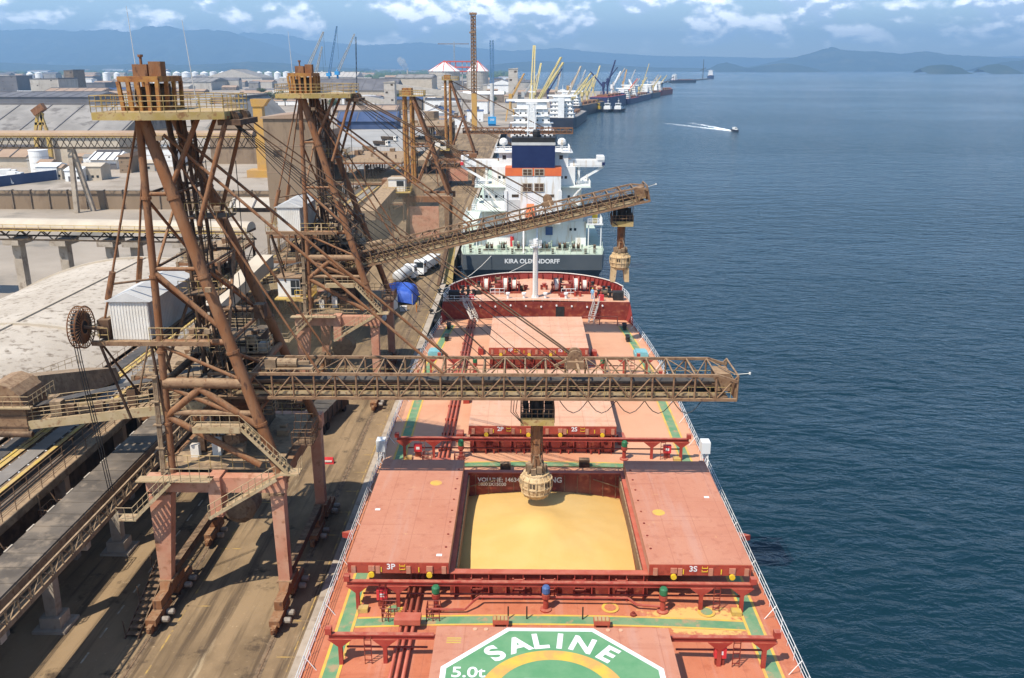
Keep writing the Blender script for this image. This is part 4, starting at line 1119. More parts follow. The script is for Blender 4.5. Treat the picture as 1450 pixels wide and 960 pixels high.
def loader(off, label, group, angle, spout_x, zbot, jaws=False, detail=True, cabin=True):
    L = thing('ship_loader', label, 'ship loader', (-25, 71.8 + off, GZ), group)
    T = Matrix.Translation((0, off, 0))
    def tb(name, a, b, r, mtl='rust', n=10): return member(L, name, a, b, r, M[mtl], n, T=T)
    YF, YR = 65.0, 78.6
    for x in (-20, -30):
        for y in (YF, YR): bogie(L, x, y, T)
        MB(T).box(x - .3, x + .3, YF + 1.2, YR - 1.2, GZ + 2.4, GZ + 3.1).build('sill_beam', M['rust_dark'], L)
    for x, y in ((-20, YF), (-20, YR), (-30, YF), (-30, YR)):
        w0, w1 = (.46, .52) if x == -20 else (.46, .92)
        xo = 0 if x == -20 else .45
        leg = MB(T).hexa([(x - w0, y - .45, GZ + 2.7), (x + w0, y - .45, GZ + 2.7), (x + w0, y + .45, GZ + 2.7), (x - w0, y + .45, GZ + 2.7),
                          (x - w1 + xo, y - .55, 14.2), (x + w1 + xo, y - .55, 14.2), (x + w1 + xo, y + .55, 14.2), (x - w1 + xo, y + .55, 14.2)])
        lo = leg.build('leg', M['leg_paint'], L)
        MB(T).box(x - .62, x + .62, y - .6, y + .6, GZ + 2.6, GZ + 2.75).build('leg_flange', M['rust_pale'], lo)
        MB(T).box(x - .6 + xo, x + .6 + xo, y - .7, y + .7, 14.2, 14.4).build('leg_cap', M['rust_pale'], lo)
    for y in (YF, YR): MB(T).box(-30.6, -19.3, y - .5, y + .5, 14.4, 15.7).build('portal_beam', M['leg_paint'], L)
    for x in (-29.6, -20): MB(T).box(x - .4, x + .4, YF + .5, YR - .5, 14.5, 15.6).build('portal_beam', M['rust'], L)
    MB(T).box(-25.4, -24.4, YF - .9, YF + .6, 12.4, 15.9).build('portal_gusset', M['leg_paint'], L)
    # tower
    P1, P1r = (-28.7, 65.5, 15.6), (-28.7, 77.8, 15.6)
    Q1, Q1r = (-28.3, 66.2, 43.8), (-28.3, 71.6, 43.8)
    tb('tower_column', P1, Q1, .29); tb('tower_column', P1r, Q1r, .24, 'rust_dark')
    D0, D1 = Vector((-28.0, 66.4, 43.6)), Vector((-19.6, 65.3, 14.9))
    E0, E1 = Vector((-27.6, 71.4, 43.6)), Vector((-19.8, 78.4, 14.9))
    tb('tower_strut', D0, D1, .45, n=14); tb('tower_strut', E0, E1, .42, 'rust', n=14)
    def onD(z): return D0.lerp(D1, (D0.z - z) / (D0.z - D1.z))
    def onE(z): return E0.lerp(E1, (E0.z - z) / (E0.z - E1.z))
    def onP(z): return Vector(P1).lerp(Vector(Q1), (z - 15.6) / 28.2)
    def onR(z): return Vector(P1r).lerp(Vector(Q1r), (z - 15.6) / 28.2)
    for z in (20, 26, 32, 38):
        for f, r in ((onD, .53), (onE, .5), (onP, .37)):
            p = f(z); a = f(z - .1); MB(T).tube(a, f(z + .1), r, n=14).build('strut_collar', M['rust'], L)
    for z, r in ((38.3, .15), (32.6, .16), (26.8, .24), (23.4, .42), (20.9, .24)):
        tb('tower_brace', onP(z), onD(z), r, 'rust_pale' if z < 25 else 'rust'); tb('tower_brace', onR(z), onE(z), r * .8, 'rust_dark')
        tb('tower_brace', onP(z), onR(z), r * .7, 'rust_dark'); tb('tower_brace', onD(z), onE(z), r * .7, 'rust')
    for a, b, r in ((onP(32.4), onD(27.6), .2), (onP(26.5), onD(23.6), .14), (onP(20.6), (-21.4, 65.5, 16.4), .27), (onP(23.2), onD(20.0), .2), (onP(20.6), (-25.0, 65.6, 23.6), .3), ((-26.2, 65.6, 23.3), onD(19.6), .28),
                    (onR(32.4), onE(26), .16), (onP(38), onR(32), .12), (onR(38), onP(32), .12), (onP(32), onR(26), .13), (onR(30), onP(24), .13), (onD(33), onE(26), .14), (onE(33), onD(27), .14), (onD(26), onE(20), .14)):
        tb('tower_brace', a, b, r, 'rust')
    # inner post and ladder tower
    for x, y in ((-26.6, 70.2), (-25.4, 70.2), (-26.6, 72.0), (-25.4, 72.0)):
        tb('inner_post', (x, y, 16), (x - .8, y - .8, 43.5), .16, 'rust_dark', 6)
    for k in range(9):
        za = 16.2 + k * 3.0; zb = za + 3.0; qa, qb = (za - 16) / 27.5 * .8, (zb - 16) / 27.5 * .8
        for (xa, ya), (xb, yb) in (((-26.6, 70.2), (-25.4, 70.2)), ((-25.4, 70.2), (-25.4, 72.0)), ((-26.6, 72.0), (-26.6, 70.2))):
            tb('inner_brace', (xa - qa, ya - qa, za), (xb - qb, yb - qb, zb), .06, 'rust_dark', 5); tb('inner_brace', (xa - qa, ya - qa, za), (xb - qa, yb - qa, za), .06, 'rust_dark', 5)
    rc = random.Random(19)                       # loose electrical cables hung through the tower
    for k in range(9):
        x = rc.uniform(-28.4, -22.5); y = rc.uniform(66, 72); za = rc.uniform(30, 43); zb = rc.uniform(18, 27); x2 = x + rc.uniform(-1.5, 3.5)
        hc = MB(T); hc.path([(x + (x2 - x) * t, y + .4 * math.sin(3 * t), za + (zb - za) * t - 1.6 * math.sin(math.pi * t)) for t in (0, .2, .4, .6, .8, 1)], .035, 4).build('loose_cable', M['black'], L)
    for z, x in ((41.5, -27.0), (36.4, -23.3), (30.2, -24.6), (26.9, -25.0)):
        MB(T).bar((x, 66.2, z), (x + .5, 65.2, z + .9), .06).box(x + .3, x + .75, 64.95, 65.25, z + .8, z + 1.15).build('flood_lamp', M['dusty_steel'], L)
    lad = MB(T)
    for i in range(60):
        z = 16.5 + i * .45; q = (z - 16) / 27.5 * .8
        lad.bar((-25.2 - q, 69.9 - q, z), (-24.7 - q, 69.9 - q, z), .04)
    for q in (-25.2, -24.7): lad.bar((q, 69.9, 16), (q - .8, 69.1, 43.5), .05)
    for i in range(18):
        z = 18 + i * 1.4; q = (z - 16) / 27.5 * .8; lad.tube((-25.3 - q, 69.2 - q, z), (-24.6 - q, 69.2 - q, z), .03, n=4); lad.tube((-25.3 - q, 69.9 - q, z), (-25.3 - q, 69.2 - q, z), .03, n=4); lad.tube((-24.6 - q, 69.9 - q, z), (-24.6 - q, 69.2 - q, z), .03, n=4)
    lad.build('caged_ladder', M['rust_dark'], L)
    for z, x0, x1 in ((36.2, -26.4, -23.2), (30.0, -27.6, -24.4)):
        pf = MB(T).box(x0, x1, 68.2, 70.6, z - .12, z).build('ladder_landing', M['rust_dark'], L)
        MB(T).rail([(x0, 68.2, z), (x1, 68.2, z), (x1, 70.6, z)], h=1.1, step=.8, r=.03).build('landing_railing', M['ochre'], pf)
    # V struts carrying the nose of the top platform
    for y, yt in ((66.3, 66.6), (71.2, 70.6)):
        for xt, zb in ((-24.0, 38.6), (-21.9, 38.4)):
            tb('nose_strut', (-26.6 + (xt + 24) * .9, y, zb - 2.5 * (xt > -23)), (xt, yt, 44.0), .19 if y < 70 else .16, 'rust')
    # top platform with winch house
    pz = 44.3
    poly = [(-31.0, 64.6), (-27.4, 64.4), (-21.9, 66.0), (-21.7, 71.0), (-27.0, 73.4), (-31.0, 73.2)]
    plat = MB(T).prism(poly, pz - .55, pz).build('top_platform', M['ochre'], L)
    MB(T).rail([(x, y, pz) for x, y in poly], h=1.15, step=.85, r=.03, mids=(.4, .78), closed=True).build('platform_railing', M['ochre'], plat)
    hs = MB(T).box(-29.9, -26.9, 67.0, 71.8, pz + 2.05, pz + 2.45).box(-29.7, -27.1, 67.4, 71.4, pz, pz + .25)
    ho = hs.build('winch_house', M['ochre_rust'], L)
    for i in range(5): MB(T).bar((-29.7 + i * .66, 67.1, pz), (-29.9 + i * .72, 67.1, pz + 2.1), .26).build('house_post', M['ochre_rust'], ho)
    for i in range(1, 4): MB(T).bar((-27.0, 67.2 + i * 1.45, pz), (-26.95, 67.2 + i * 1.45, pz + 2.1), .26).build('house_post', M['ochre_rust'], ho); MB(T).bar((-29.8, 67.2 + i * 1.45, pz), (-29.85, 67.2 + i * 1.45, pz + 2.1), .26).build('house_post', M['ochre_rust'], ho)
    w = MB(T); w.lathe((-29.4, 69.3, pz + .95), [(.75, 0), (.75, 2.1)], 12, axis='X'); w.box(-29.2, -27.6, 70.3, 71.2, pz + .26, pz + 1.9); w.build('hoist_drum', M['grime'], ho)
    w = MB(T); w.box(-29.2, -28.1, 68.2, 69.3, pz + 2.46, pz + 3.3); w.box(-27.9, -27.0, 68.0, 69.0, pz + 2.46, pz + 3.5); w.lathe((-28.7, 68.7, pz + 3.3), [(.1, 0), (.1, .5), (.2, .55), (.2, .7)], 8); w.build('roof_vent', M['rust'], ho)
    w = MB(T); w.tube((-30.4, 72.0, pz), (-30.7, 72.0, pz + 7.6), .05, .02, n=5); w.build('aerial', M['galv'], plat)
    if off == 0: MB(T).tube((-26.0, 76.0 - 4, pz), (-26.5, 72.0, pz + 6.6), .05, .02, n=5).build('aerial', M['galv'], plat)
    w = MB(T); w.lathe((-21.7, 67.2, pz - .5), [(.5, 0), (.5, .8)], 12, axis='Y'); w.lathe((-21.7, 69.4, pz - .5), [(.5, 0), (.5, .8)], 12, axis='Y'); w.box(-22.6, -20.9, 66.4, 70.8, pz - 1.0, pz - .6); w.build('nose_sheave', M['rust_dark'], L)
    # backstays to the counterweight deck
    for y in (66.4, 72.8):
        tb('backstay', (-29.0, y * .2 + 68 * .8, 43.8), (-33.4, y, 27.0), .1, 'rust', 6)
        tb('backstay_fork', (-32.0, y * .8 + 68 * .2, 32.2), (-32.6, y * .9 + 6.8, 30.0), .26, 'rust', 6)
    tb('backstay_tie', (-32.3, 66.7, 31.2), (-28.6, 66, 31.8), .1, 'rust_dark', 6)
    # machinery deck, electrical house and cable reel
    md = MB(T); md.box(-33.8, -24.5, 65.4, 65.75, 26.55, 26.9); md.box(-33.8, -24.5, 76.2, 76.5, 26.55, 26.9); md.box(-33.2, -29.0, 65.8, 76.1, 26.75, 26.88)
    for x in (-33.4, -31.2, -29.0, -26.6): md.box(x - .12, x + .12, 65.76, 76.18, 26.5, 26.74)
    mdo = md.build('machinery_deck', M['rust_pale'], L)
    hz0, hz1 = 26.9, 30.0
    eh = MB(T).box(-32.3, -29.3, 66.0, 75.0, hz0, hz1).build('electrical_house', M['white_dusty'], L)
    for i in range(13):
        MB(T).box(-32.28 + i * .235, -32.18 + i * .235, 65.965, 65.998, hz0 + .05, hz1 - .05).build('cladding_rib', M['white_dusty'], eh)
    MB(T).prism_y([(-32.6, hz1), (-29.0, hz1), (-30.8, hz1 + .75)], 65.8, 75.2).build('house_roof', M['galv'], eh)
    side = MB(T)
    for i in range(30): side.box(-29.298, -29.26, 66.15 + i * .295, 66.28 + i * .295, hz0 + .05, hz1 - .05)
    side.build('side_cladding', M['galv'], eh)
    MB(T).rail([(-33.8, 65.4, 26.9), (-32.4, 65.4, 26.9)], h=1.1, step=.6, r=.03).rail([(-29.2, 65.5, 26.9), (-24.6, 65.5, 26.9)], h=1.1, step=.9, r=.03).rail([(-33.8, 65.4, 26.9), (-33.8, 76, 26.9)], h=1.1, step=1.2, r=.03).build('deck_railing', M['ochre'], mdo)
    for x in (-33.2, -29.2):
        tb('deck_strut', (x, 65.6, 26.5), (x + 1.2 if x < -30 else x, 66.5, 20.0), .13, 'rust_dark', 6); tb('deck_strut', (x, 76.3, 26.5), (x + 1.2 if x < -30 else x, 75.5, 20.0), .13, 'rust_dark', 6)
        tb('deck_strut', (x, 66, 26.4), (x, 71, 20.5), .1, 'rust_dark', 6); tb('deck_strut', (x, 76, 26.4), (x, 71, 20.5), .1, 'rust_dark', 6)
    if off == 0:
        w = MB(T); cx, cy, cz = -34.2, 65.0, 28.2
        for r in (1.62, .55): 
            n = 40
            for i in range(n):
                a0, a1 = 2 * math.pi * i / n, 2 * math.pi * (i + 1) / n
                for xx in (-.28, .28): w.tube((cx + xx, cy + r * math.cos(a0), cz + r * math.sin(a0)), (cx + xx, cy + r * math.cos(a1), cz + r * math.sin(a1)), .055, n=4, cap=False)
        for i in range(32):
            a0 = 2 * math.pi * i / 32; c_, s_ = math.cos(a0), math.sin(a0)
            for xx in (-.28, .28): w.bar((cx + xx, cy + .5 * c_, cz + .5 * s_), (cx + xx, cy + 1.66 * c_, cz + 1.66 * s_), .045)
            w.bar((cx - .28, cy + 1.6 * c_, cz + 1.6 * s_), (cx + .28, cy + 1.6 * c_, cz + 1.6 * s_), .045)
        reel = w.build('cable_reel', M['rust'], L)
        MB(T).lathe((cx - .2, cy, cz), [(1.3, 0), (1.3, .4)], 32, axis='X').build('reel_cable', M['black'], reel)
        MB(T).tube((cx, cy, cz), (-32.8, cy + .6, cz - .3), .16, n=8).box(-33.4, -32.5, 65.9, 66.9, 27.0, 28.5).build('reel_drive', M['rust_dark'], reel)
        for k in (-.16, .04, .22): MB(T).path([(cx + k, cy - 1.2, cz - .6), (cx + .1 + k, cy - 1.2, cz - 2.5), (cx + .3 + k, cy - .6, 20.0), (cx + .4 + k, cy, 14.2)], .04, 4).build('trailing_cable', M['black'], reel)
    # tail conveyor bridge from the quay gallery to the loader
    for y in (73.2, 76.6):
        b = MB(T); b.hexa([(-45.2, y - .12, 16.1), (-28.0, y - .12, 18.2), (-28.0, y + .12, 18.2), (-45.2, y + .12, 16.1), (-45.2, y - .12, 16.9), (-28.0, y - .12, 19.1), (-28.0, y + .12, 19.1), (-45.2, y + .12, 16.9)])
        b.build('tail_girder', M['ochre_dust'], L)
        MB(T).rail([(-45.2, y, 16.9), (-28.0, y, 19.1)], h=1.15, step=1.1, r=.035, mids=(.4, .78)).build('tail_railing', M['ochre_dust'], L)
    b = MB(T)
    for i in range(26):
        x = -44.8 + i * .66; z = 16.75 + (x + 45.2) * .128
        b.box(x, x + .42, 73.4, 76.4, z - .1, z)
    b.build('tail_grating', M['dusty_steel'], L)
    b = MB(T); b.add([(-46, 74.2, 17.6), (-26, 74.2, 22.2), (-26, 75.6, 22.2), (-46, 75.6, 17.6)], [(0, 1, 2, 3)]); b.build('tail_belt', M['belt'], L)
    rr = random.Random(5)
    for i in range(11):
        x = -44 + i * 1.35; z = 16.8 + (x + 45.2) * .128; h_ = rr.uniform(.7, 1.7); y = rr.choice((73.6, 74.3, 75.8))
        MB(T).box(x, x + rr.uniform(.6, 1.2), y, y + rr.uniform(.5, .9), z, z + h_).build('tail_machinery', M[rr.choice(['dusty_steel', 'rust_dark', 'rust_pale', 'grime'])], L)
    h = MB(T)
    prof = [(-48.6, 16.0), (-44.6, 16.0), (-44.6, 18.4), (-44.9, 19.4), (-45.6, 20.1), (-46.6, 20.5), (-47.6, 20.3), (-48.3, 19.5), (-48.6, 18.4)]
    h.prism_y(prof, 73.0, 76.8); hd = h.build('tripper_hood', M['rust_pale'], L)
    r = MB(T)
    for z in (16.4, 17.4, 18.4): r.box(-48.68, -44.52, 72.93, 76.87, z, z + .14)
    r.tube((-49, 72.9, 15.8), (-44.2, 72.9, 15.8), .28, n=10)
    r.build('hood_band', M['rust_dark'], hd)
    g = MB(T)                                                # long sloping hood cover leading back along the gallery
    g.hexa([(-48.6, 76.8, 16.5), (-44.8, 76.8, 16.5), (-44.8, 92, 14.2), (-48.6, 92, 14.2), (-48.4, 76.8, 20.0), (-45.2, 76.8, 20.0), (-45.2, 92, 15.6), (-48.4, 92, 15.6)])
    g.build('hood_cover', M['dusty_steel'], hd)
    MB(T).rail([(-49.3, 72.6, 18.5), (-43.9, 72.6, 18.5)], h=1.0, step=.8, r=.03).rail([(-49.3, 72.6, 18.5), (-49.3, 92, 16)], h=1.0, step=1.4, r=.03).rail([(-43.9, 72.6, 18.5), (-43.9, 77, 18.5)], h=1.0, step=.8, r=.03).box(-49.4, -43.8, 72.5, 73.0, 18.35, 18.5).build('hood_walkway', M['ochre_dust'], hd)
    # lower walkways and stairs over the portal
    wk = MB(T)
    wk.box(-26.2, -22.4, 64.3, 65.3, 20.0, 20.12); wk.box(-26.2, -22.4, 64.24, 64.3, 19.7, 20.2)
    wk.stair((-18.9, 64.8, 16.2), (-22.4, 64.8, 20.1), 1.0, (0, 1, 0))
    wk.box(-19.6, -18.0, 64.2, 65.4, 16.05, 16.2)
    wk.stair((-25.3, 63.9, 12.6), (-19.6, 63.9, 16.1), .95, (0, 1, 0))
    wk.box(-30.9, -24.9, 63.4, 64.4, 15.8, 15.9); wk.stair((-31.3, 63.6, 12.6), (-28.0, 63.6, 15.85), .95, (0, 1, 0)); wk.box(-32.6, -31.1, 63.1, 64.2, 12.5, 12.6)
    wo = wk.build('access_stair', M['ochre_dust'], L)
    rl = MB(T)
    rl.rail([(-26.2, 64.3, 20.1), (-22.4, 64.3, 20.1), (-18.9, 64.3, 16.3)], h=1.1, step=.7, r=.03); rl.rail([(-19.6, 63.4, 16.2), (-25.3, 63.4, 12.7)], h=1.1, step=.7, r=.03)
    rl.rail([(-18.0, 64.2, 16.2), (-18.0, 65.4, 16.2)], h=1.1, step=.6, r=.03); rl.rail([(-28.0, 63.4, 15.9), (-24.9, 63.4, 15.9)], h=1.1, step=.7, r=.03); rl.rail([(-32.6, 63.1, 12.6), (-31.3, 63.1, 12.6), (-28, 63.1, 15.9)], h=1.1, step=.7, r=.03)
    rl.build('stair_railing', M['ochre_dust'], wo)
    pd = MB(T).box(-29.4, -20.2, 66, 78, 15.75, 15.85).build('portal_deck', M['dusty_steel'], L)
    rr = random.Random(11)
    for i in range(12):
        x = rr.uniform(-28.5, -21.8); y = rr.uniform(66.2, 76); w_ = rr.uniform(.5, 1.3)
        MB(T).box(x, x + w_, y, y + rr.uniform(.5, 1.6), 15.86, 15.86 + rr.uniform(.5, 1.8)).build('deck_equipment', M[rr.choice(['dusty_steel', 'rust_dark', 'rust_pale', 'white_dusty'])], L)
    MB(T).rail([(-29.4, 66, 15.85), (-20.2, 66, 15.85)], h=1.1, step=.9, r=.03).rail([(-29.4, 78, 15.85), (-20.2, 78, 15.85)], h=1.1, step=.9, r=.03).build('portal_railing', M['ochre'], pd)
    # dark transfer house and platforms filling the lower tower
    th_ = MB(T).box(-27.6, -23.4, 73.0, 77.2, 15.86, 24.6).build('transfer_house', M['grime'], L)
    for z in (18.6, 21.4, 24.2):
        pf = MB(T).box(-28.4, -21.8, 71.2, 72.9, z - .1, z).build('service_platform', M['dusty_steel'], L)
        MB(T).rail([(-28.4, 71.2, z), (-21.8, 71.2, z), (-21.8, 72.9, z)], h=1.1, step=.8, r=.03, mids=(.4, .78)).build('service_railing', M['ochre_dust'], pf)
        MB(T).stair((-28.0, 70.6, z - 2.7), (-25.2, 70.6, z), .8, (0, 1, 0)).build('service_stair', M['rust_dark'], pf)
    rr = random.Random(23)
    for i in range(16):
        z = rr.choice((18.6, 21.4, 24.2)); x = rr.uniform(-28, -22.6); MB(T).box(x, x + rr.uniform(.3, 1.0), 71.6, 71.6 + rr.uniform(.4, 1.1), z, z + rr.uniform(.4, 1.5)).build('service_equipment', M[rr.choice(('rust_dark', 'grime', 'dusty_steel', 'motor'))], L)
    for i in range(7): MB(T).tube((-27.3 + i * .6, 72.9, 16), (-27.3 + i * .6, 72.9, 24.5 - .6 * (i % 3)), .09, n=6).build('riser_pipe', M['rust' if i % 2 else 'rust_dark'], L)
    # slewing hopper in the middle of the tower
    hp = MB(T); hp.lathe((-24.0, 69.6, 17.0), [(.7, 0), (.7, 1.6), (1.9, 3.6), (1.9, 4.6)], 12); hp.box(-26.5, -21.2, 67.6, 71.4, 21.0, 21.4); hp.build('feed_hopper', M['rust_dark'], L)
    ck = MB(T); rr = random.Random(3)
    for i in range(9):
        x = rr.uniform(-28, -22); y = rr.uniform(67, 76); z = rr.choice((21.5, 23.6, 26.9)); ck.box(x, x + rr.uniform(.4, 1.2), y, y + rr.uniform(.4, 1.4), z, z + rr.uniform(.4, 1.3))
    ck.build('gear_box', M['rust_dark'], L)
    vp = MB(T)                                               # cable conduit down the front column
    for q in (0, .22, .42): vp.tube((-29.4 + q * .6, 65.0, 15), (-29.2 + q * .6, 65.2, 24.2), .1, n=6)
    for z in (16, 18, 20, 22, 24): vp.box(-29.6, -28.9, 64.9, 65.3, z, z + .1)
    vp.build('cable_conduit', M['dusty_steel'], L)
    # electrical reel and lamps outboard of the right legs
    rd = MB(T); rd.box(-19.3, -17.6, 67.6, 69.6, 17.2, 17.3); rd.rail([(-19.3, 67.6, 17.3), (-17.6, 67.6, 17.3), (-17.6, 69.6, 17.3)], h=1.1, step=.5, r=.04)
    for k in range(4): rd.rail([(-19.2 + k * .12, 67.5, 17.3 + k * .7), (-17.7 + k * .12, 67.5, 17.3 + k * .7)], h=.7, step=.5, r=.03, mids=())
    rd.build('side_platform', M['rust_dark'], L)
    st = MB(T)                                               # ground stair beside the left bogies
    for i in range(14): st.box(-31.9, -30.8, 60.4 + i * .62, 60.85 + i * .62, GZ + .25 + i * .23, GZ + .31 + i * .23)
    for x in (-31.9, -30.8): st.bar((x, 60.2, GZ + .1), (x, 69.2, GZ + 3.45), .08, .26)
    for x, y in ((-31.9, 60.4), (-31.9, 63.5), (-31.9, 66.5)): st.bar((x, y, GZ + .2 + (y - 60.4) * .37), (x - .1, y, GZ + 1.6 + (y - 60.4) * .37), .06)
    st.build('ground_stair', M['rust_dark'], L)
    bin_ = MB(T); bin_.lathe((-26.2, 72.5, 8.6), [(1.0, 0), (1.6, .4), (1.6, 2.4), (1.2, 2.9)], 12, axis='Y'); bin_.build('dust_filter', M['dusty_steel'], L)
    if cabin:
        cz = 17.9; cx, cy = -31.6, 74.5 - 8
        cb = MB(T)
        cb.prism_y([(cx - 1.5, cz), (cx + 1.5, cz), (cx + 1.5, cz + 2.4), (cx - 1.5, cz + 2.55)], cy, cy + 2.6)
        co = cb.build('operator_cabin', M['white_dusty'], L)
        MB(T).box(cx - 1.7, cx + 1.7, cy - .2, cy + 2.8, cz + 2.56, cz + 2.68).build('cabin_roof', M['rust_pale'], co)
        for x0, x1, z0, z1 in ((cx + .25, cx + .95, cz + 1.3, cz + 2.25), (cx + 1.0, cx + 1.45, cz + 1.3, cz + 2.25), (cx + .25, cx + .95, cz + .2, cz + 1.2), (cx + 1.0, cx + 1.45, cz + .2, cz + 1.2)):
            MB(T).box(x0, x1, cy - .02, cy + .02, z0, z1).build('cabin_window', M['glass'], co)
        MB(T).box(cx + 1.48, cx + 1.52, cy + .3, cy + 2.2, cz + 1.2, cz + 2.2).build('cabin_window', M['glass'], co)
        bl = MB(T); bl.box(cx - 1.8, cx + 3.0, cy - .9, cy + 3, cz - .25, cz - .05); bl.box(cx - .2, cx + 3.0, cy - 1.0, cy - .92, cz - .4, cz + .1); bl.build('cabin_balcony', M['yellow_dusty'], co)
        MB(T).rail([(cx + 1.0, cy - .9, cz - .05), (cx + 3.0, cy - .9, cz - .05), (cx + 3.0, cy + 2.8, cz - .05)], h=1.15, step=.6, r=.045).build('cabin_railing', M['yellow_paint'], co)
        for q in (-1.4, 2.6): tb('cabin_support', (cx + q, cy + 2, cz - .2), (cx + q * .6 + 1, cy + 2, 14.6), .14, 'rust', 6)
    # boom and its ropes
    BT = boom(L, off, angle, spout_x, zbot, jaws=jaws)
    for i, (y, yb, xs) in enumerate(((67.3, 68.8, 4.2), (67.9, 69.0, 4.2), (69.6, 69.4, 4.2), (70.2, 69.6, 4.2), (68.6, 69.2, -2.0))):
        a = T @ Vector((-21.6, y, 43.9 - .2 * (i % 2))); b = BT @ Vector((xs, yb, 24.6 if xs > 0 else 23.9))
        member(L, 'hoist_rope', a, b, .05, M['rust_dark'], 5)
    for i in range(7):
        a = T @ Vector((-21.8 - .2 * i, 66.8 + .6 * i, 43.6)); b = BT @ Vector((3.6 - 3.1 * (i % 4), 67.4 + .55 * i, 23.95))
        member(L, 'stay_cable', a, b, .028, M['black'], 4)
    for y in (67.0, 71.4):
        a = T @ Vector((-26.8, 68 + (y - 69.2) * .6, 42.6)); b = BT @ Vector((-6.5, y, 23.9))
        member(L, 'tie_bar', a, b, .12, M['rust'], 8)
        a = T @ Vector((-26.6, 68 + (y - 69.2) * .6, 41.8)); b = BT @ Vector((-16.5, y, 23.9))
        member(L, 'tie_bar', a, b, .10, M['rust'], 8)
    return L
G_LOAD = 'ship loaders standing along the quay'
loader(0, 'nearest rusty ship loader with level boom pouring grain into hatch 3', G_LOAD, R(0.0), 1.1, 12.0, cabin=False)
loader(48.5, 'rusty ship loader with raised boom and spout hanging over open water', G_LOAD, R(13.2), 13.7, 21.3, jaws=True)

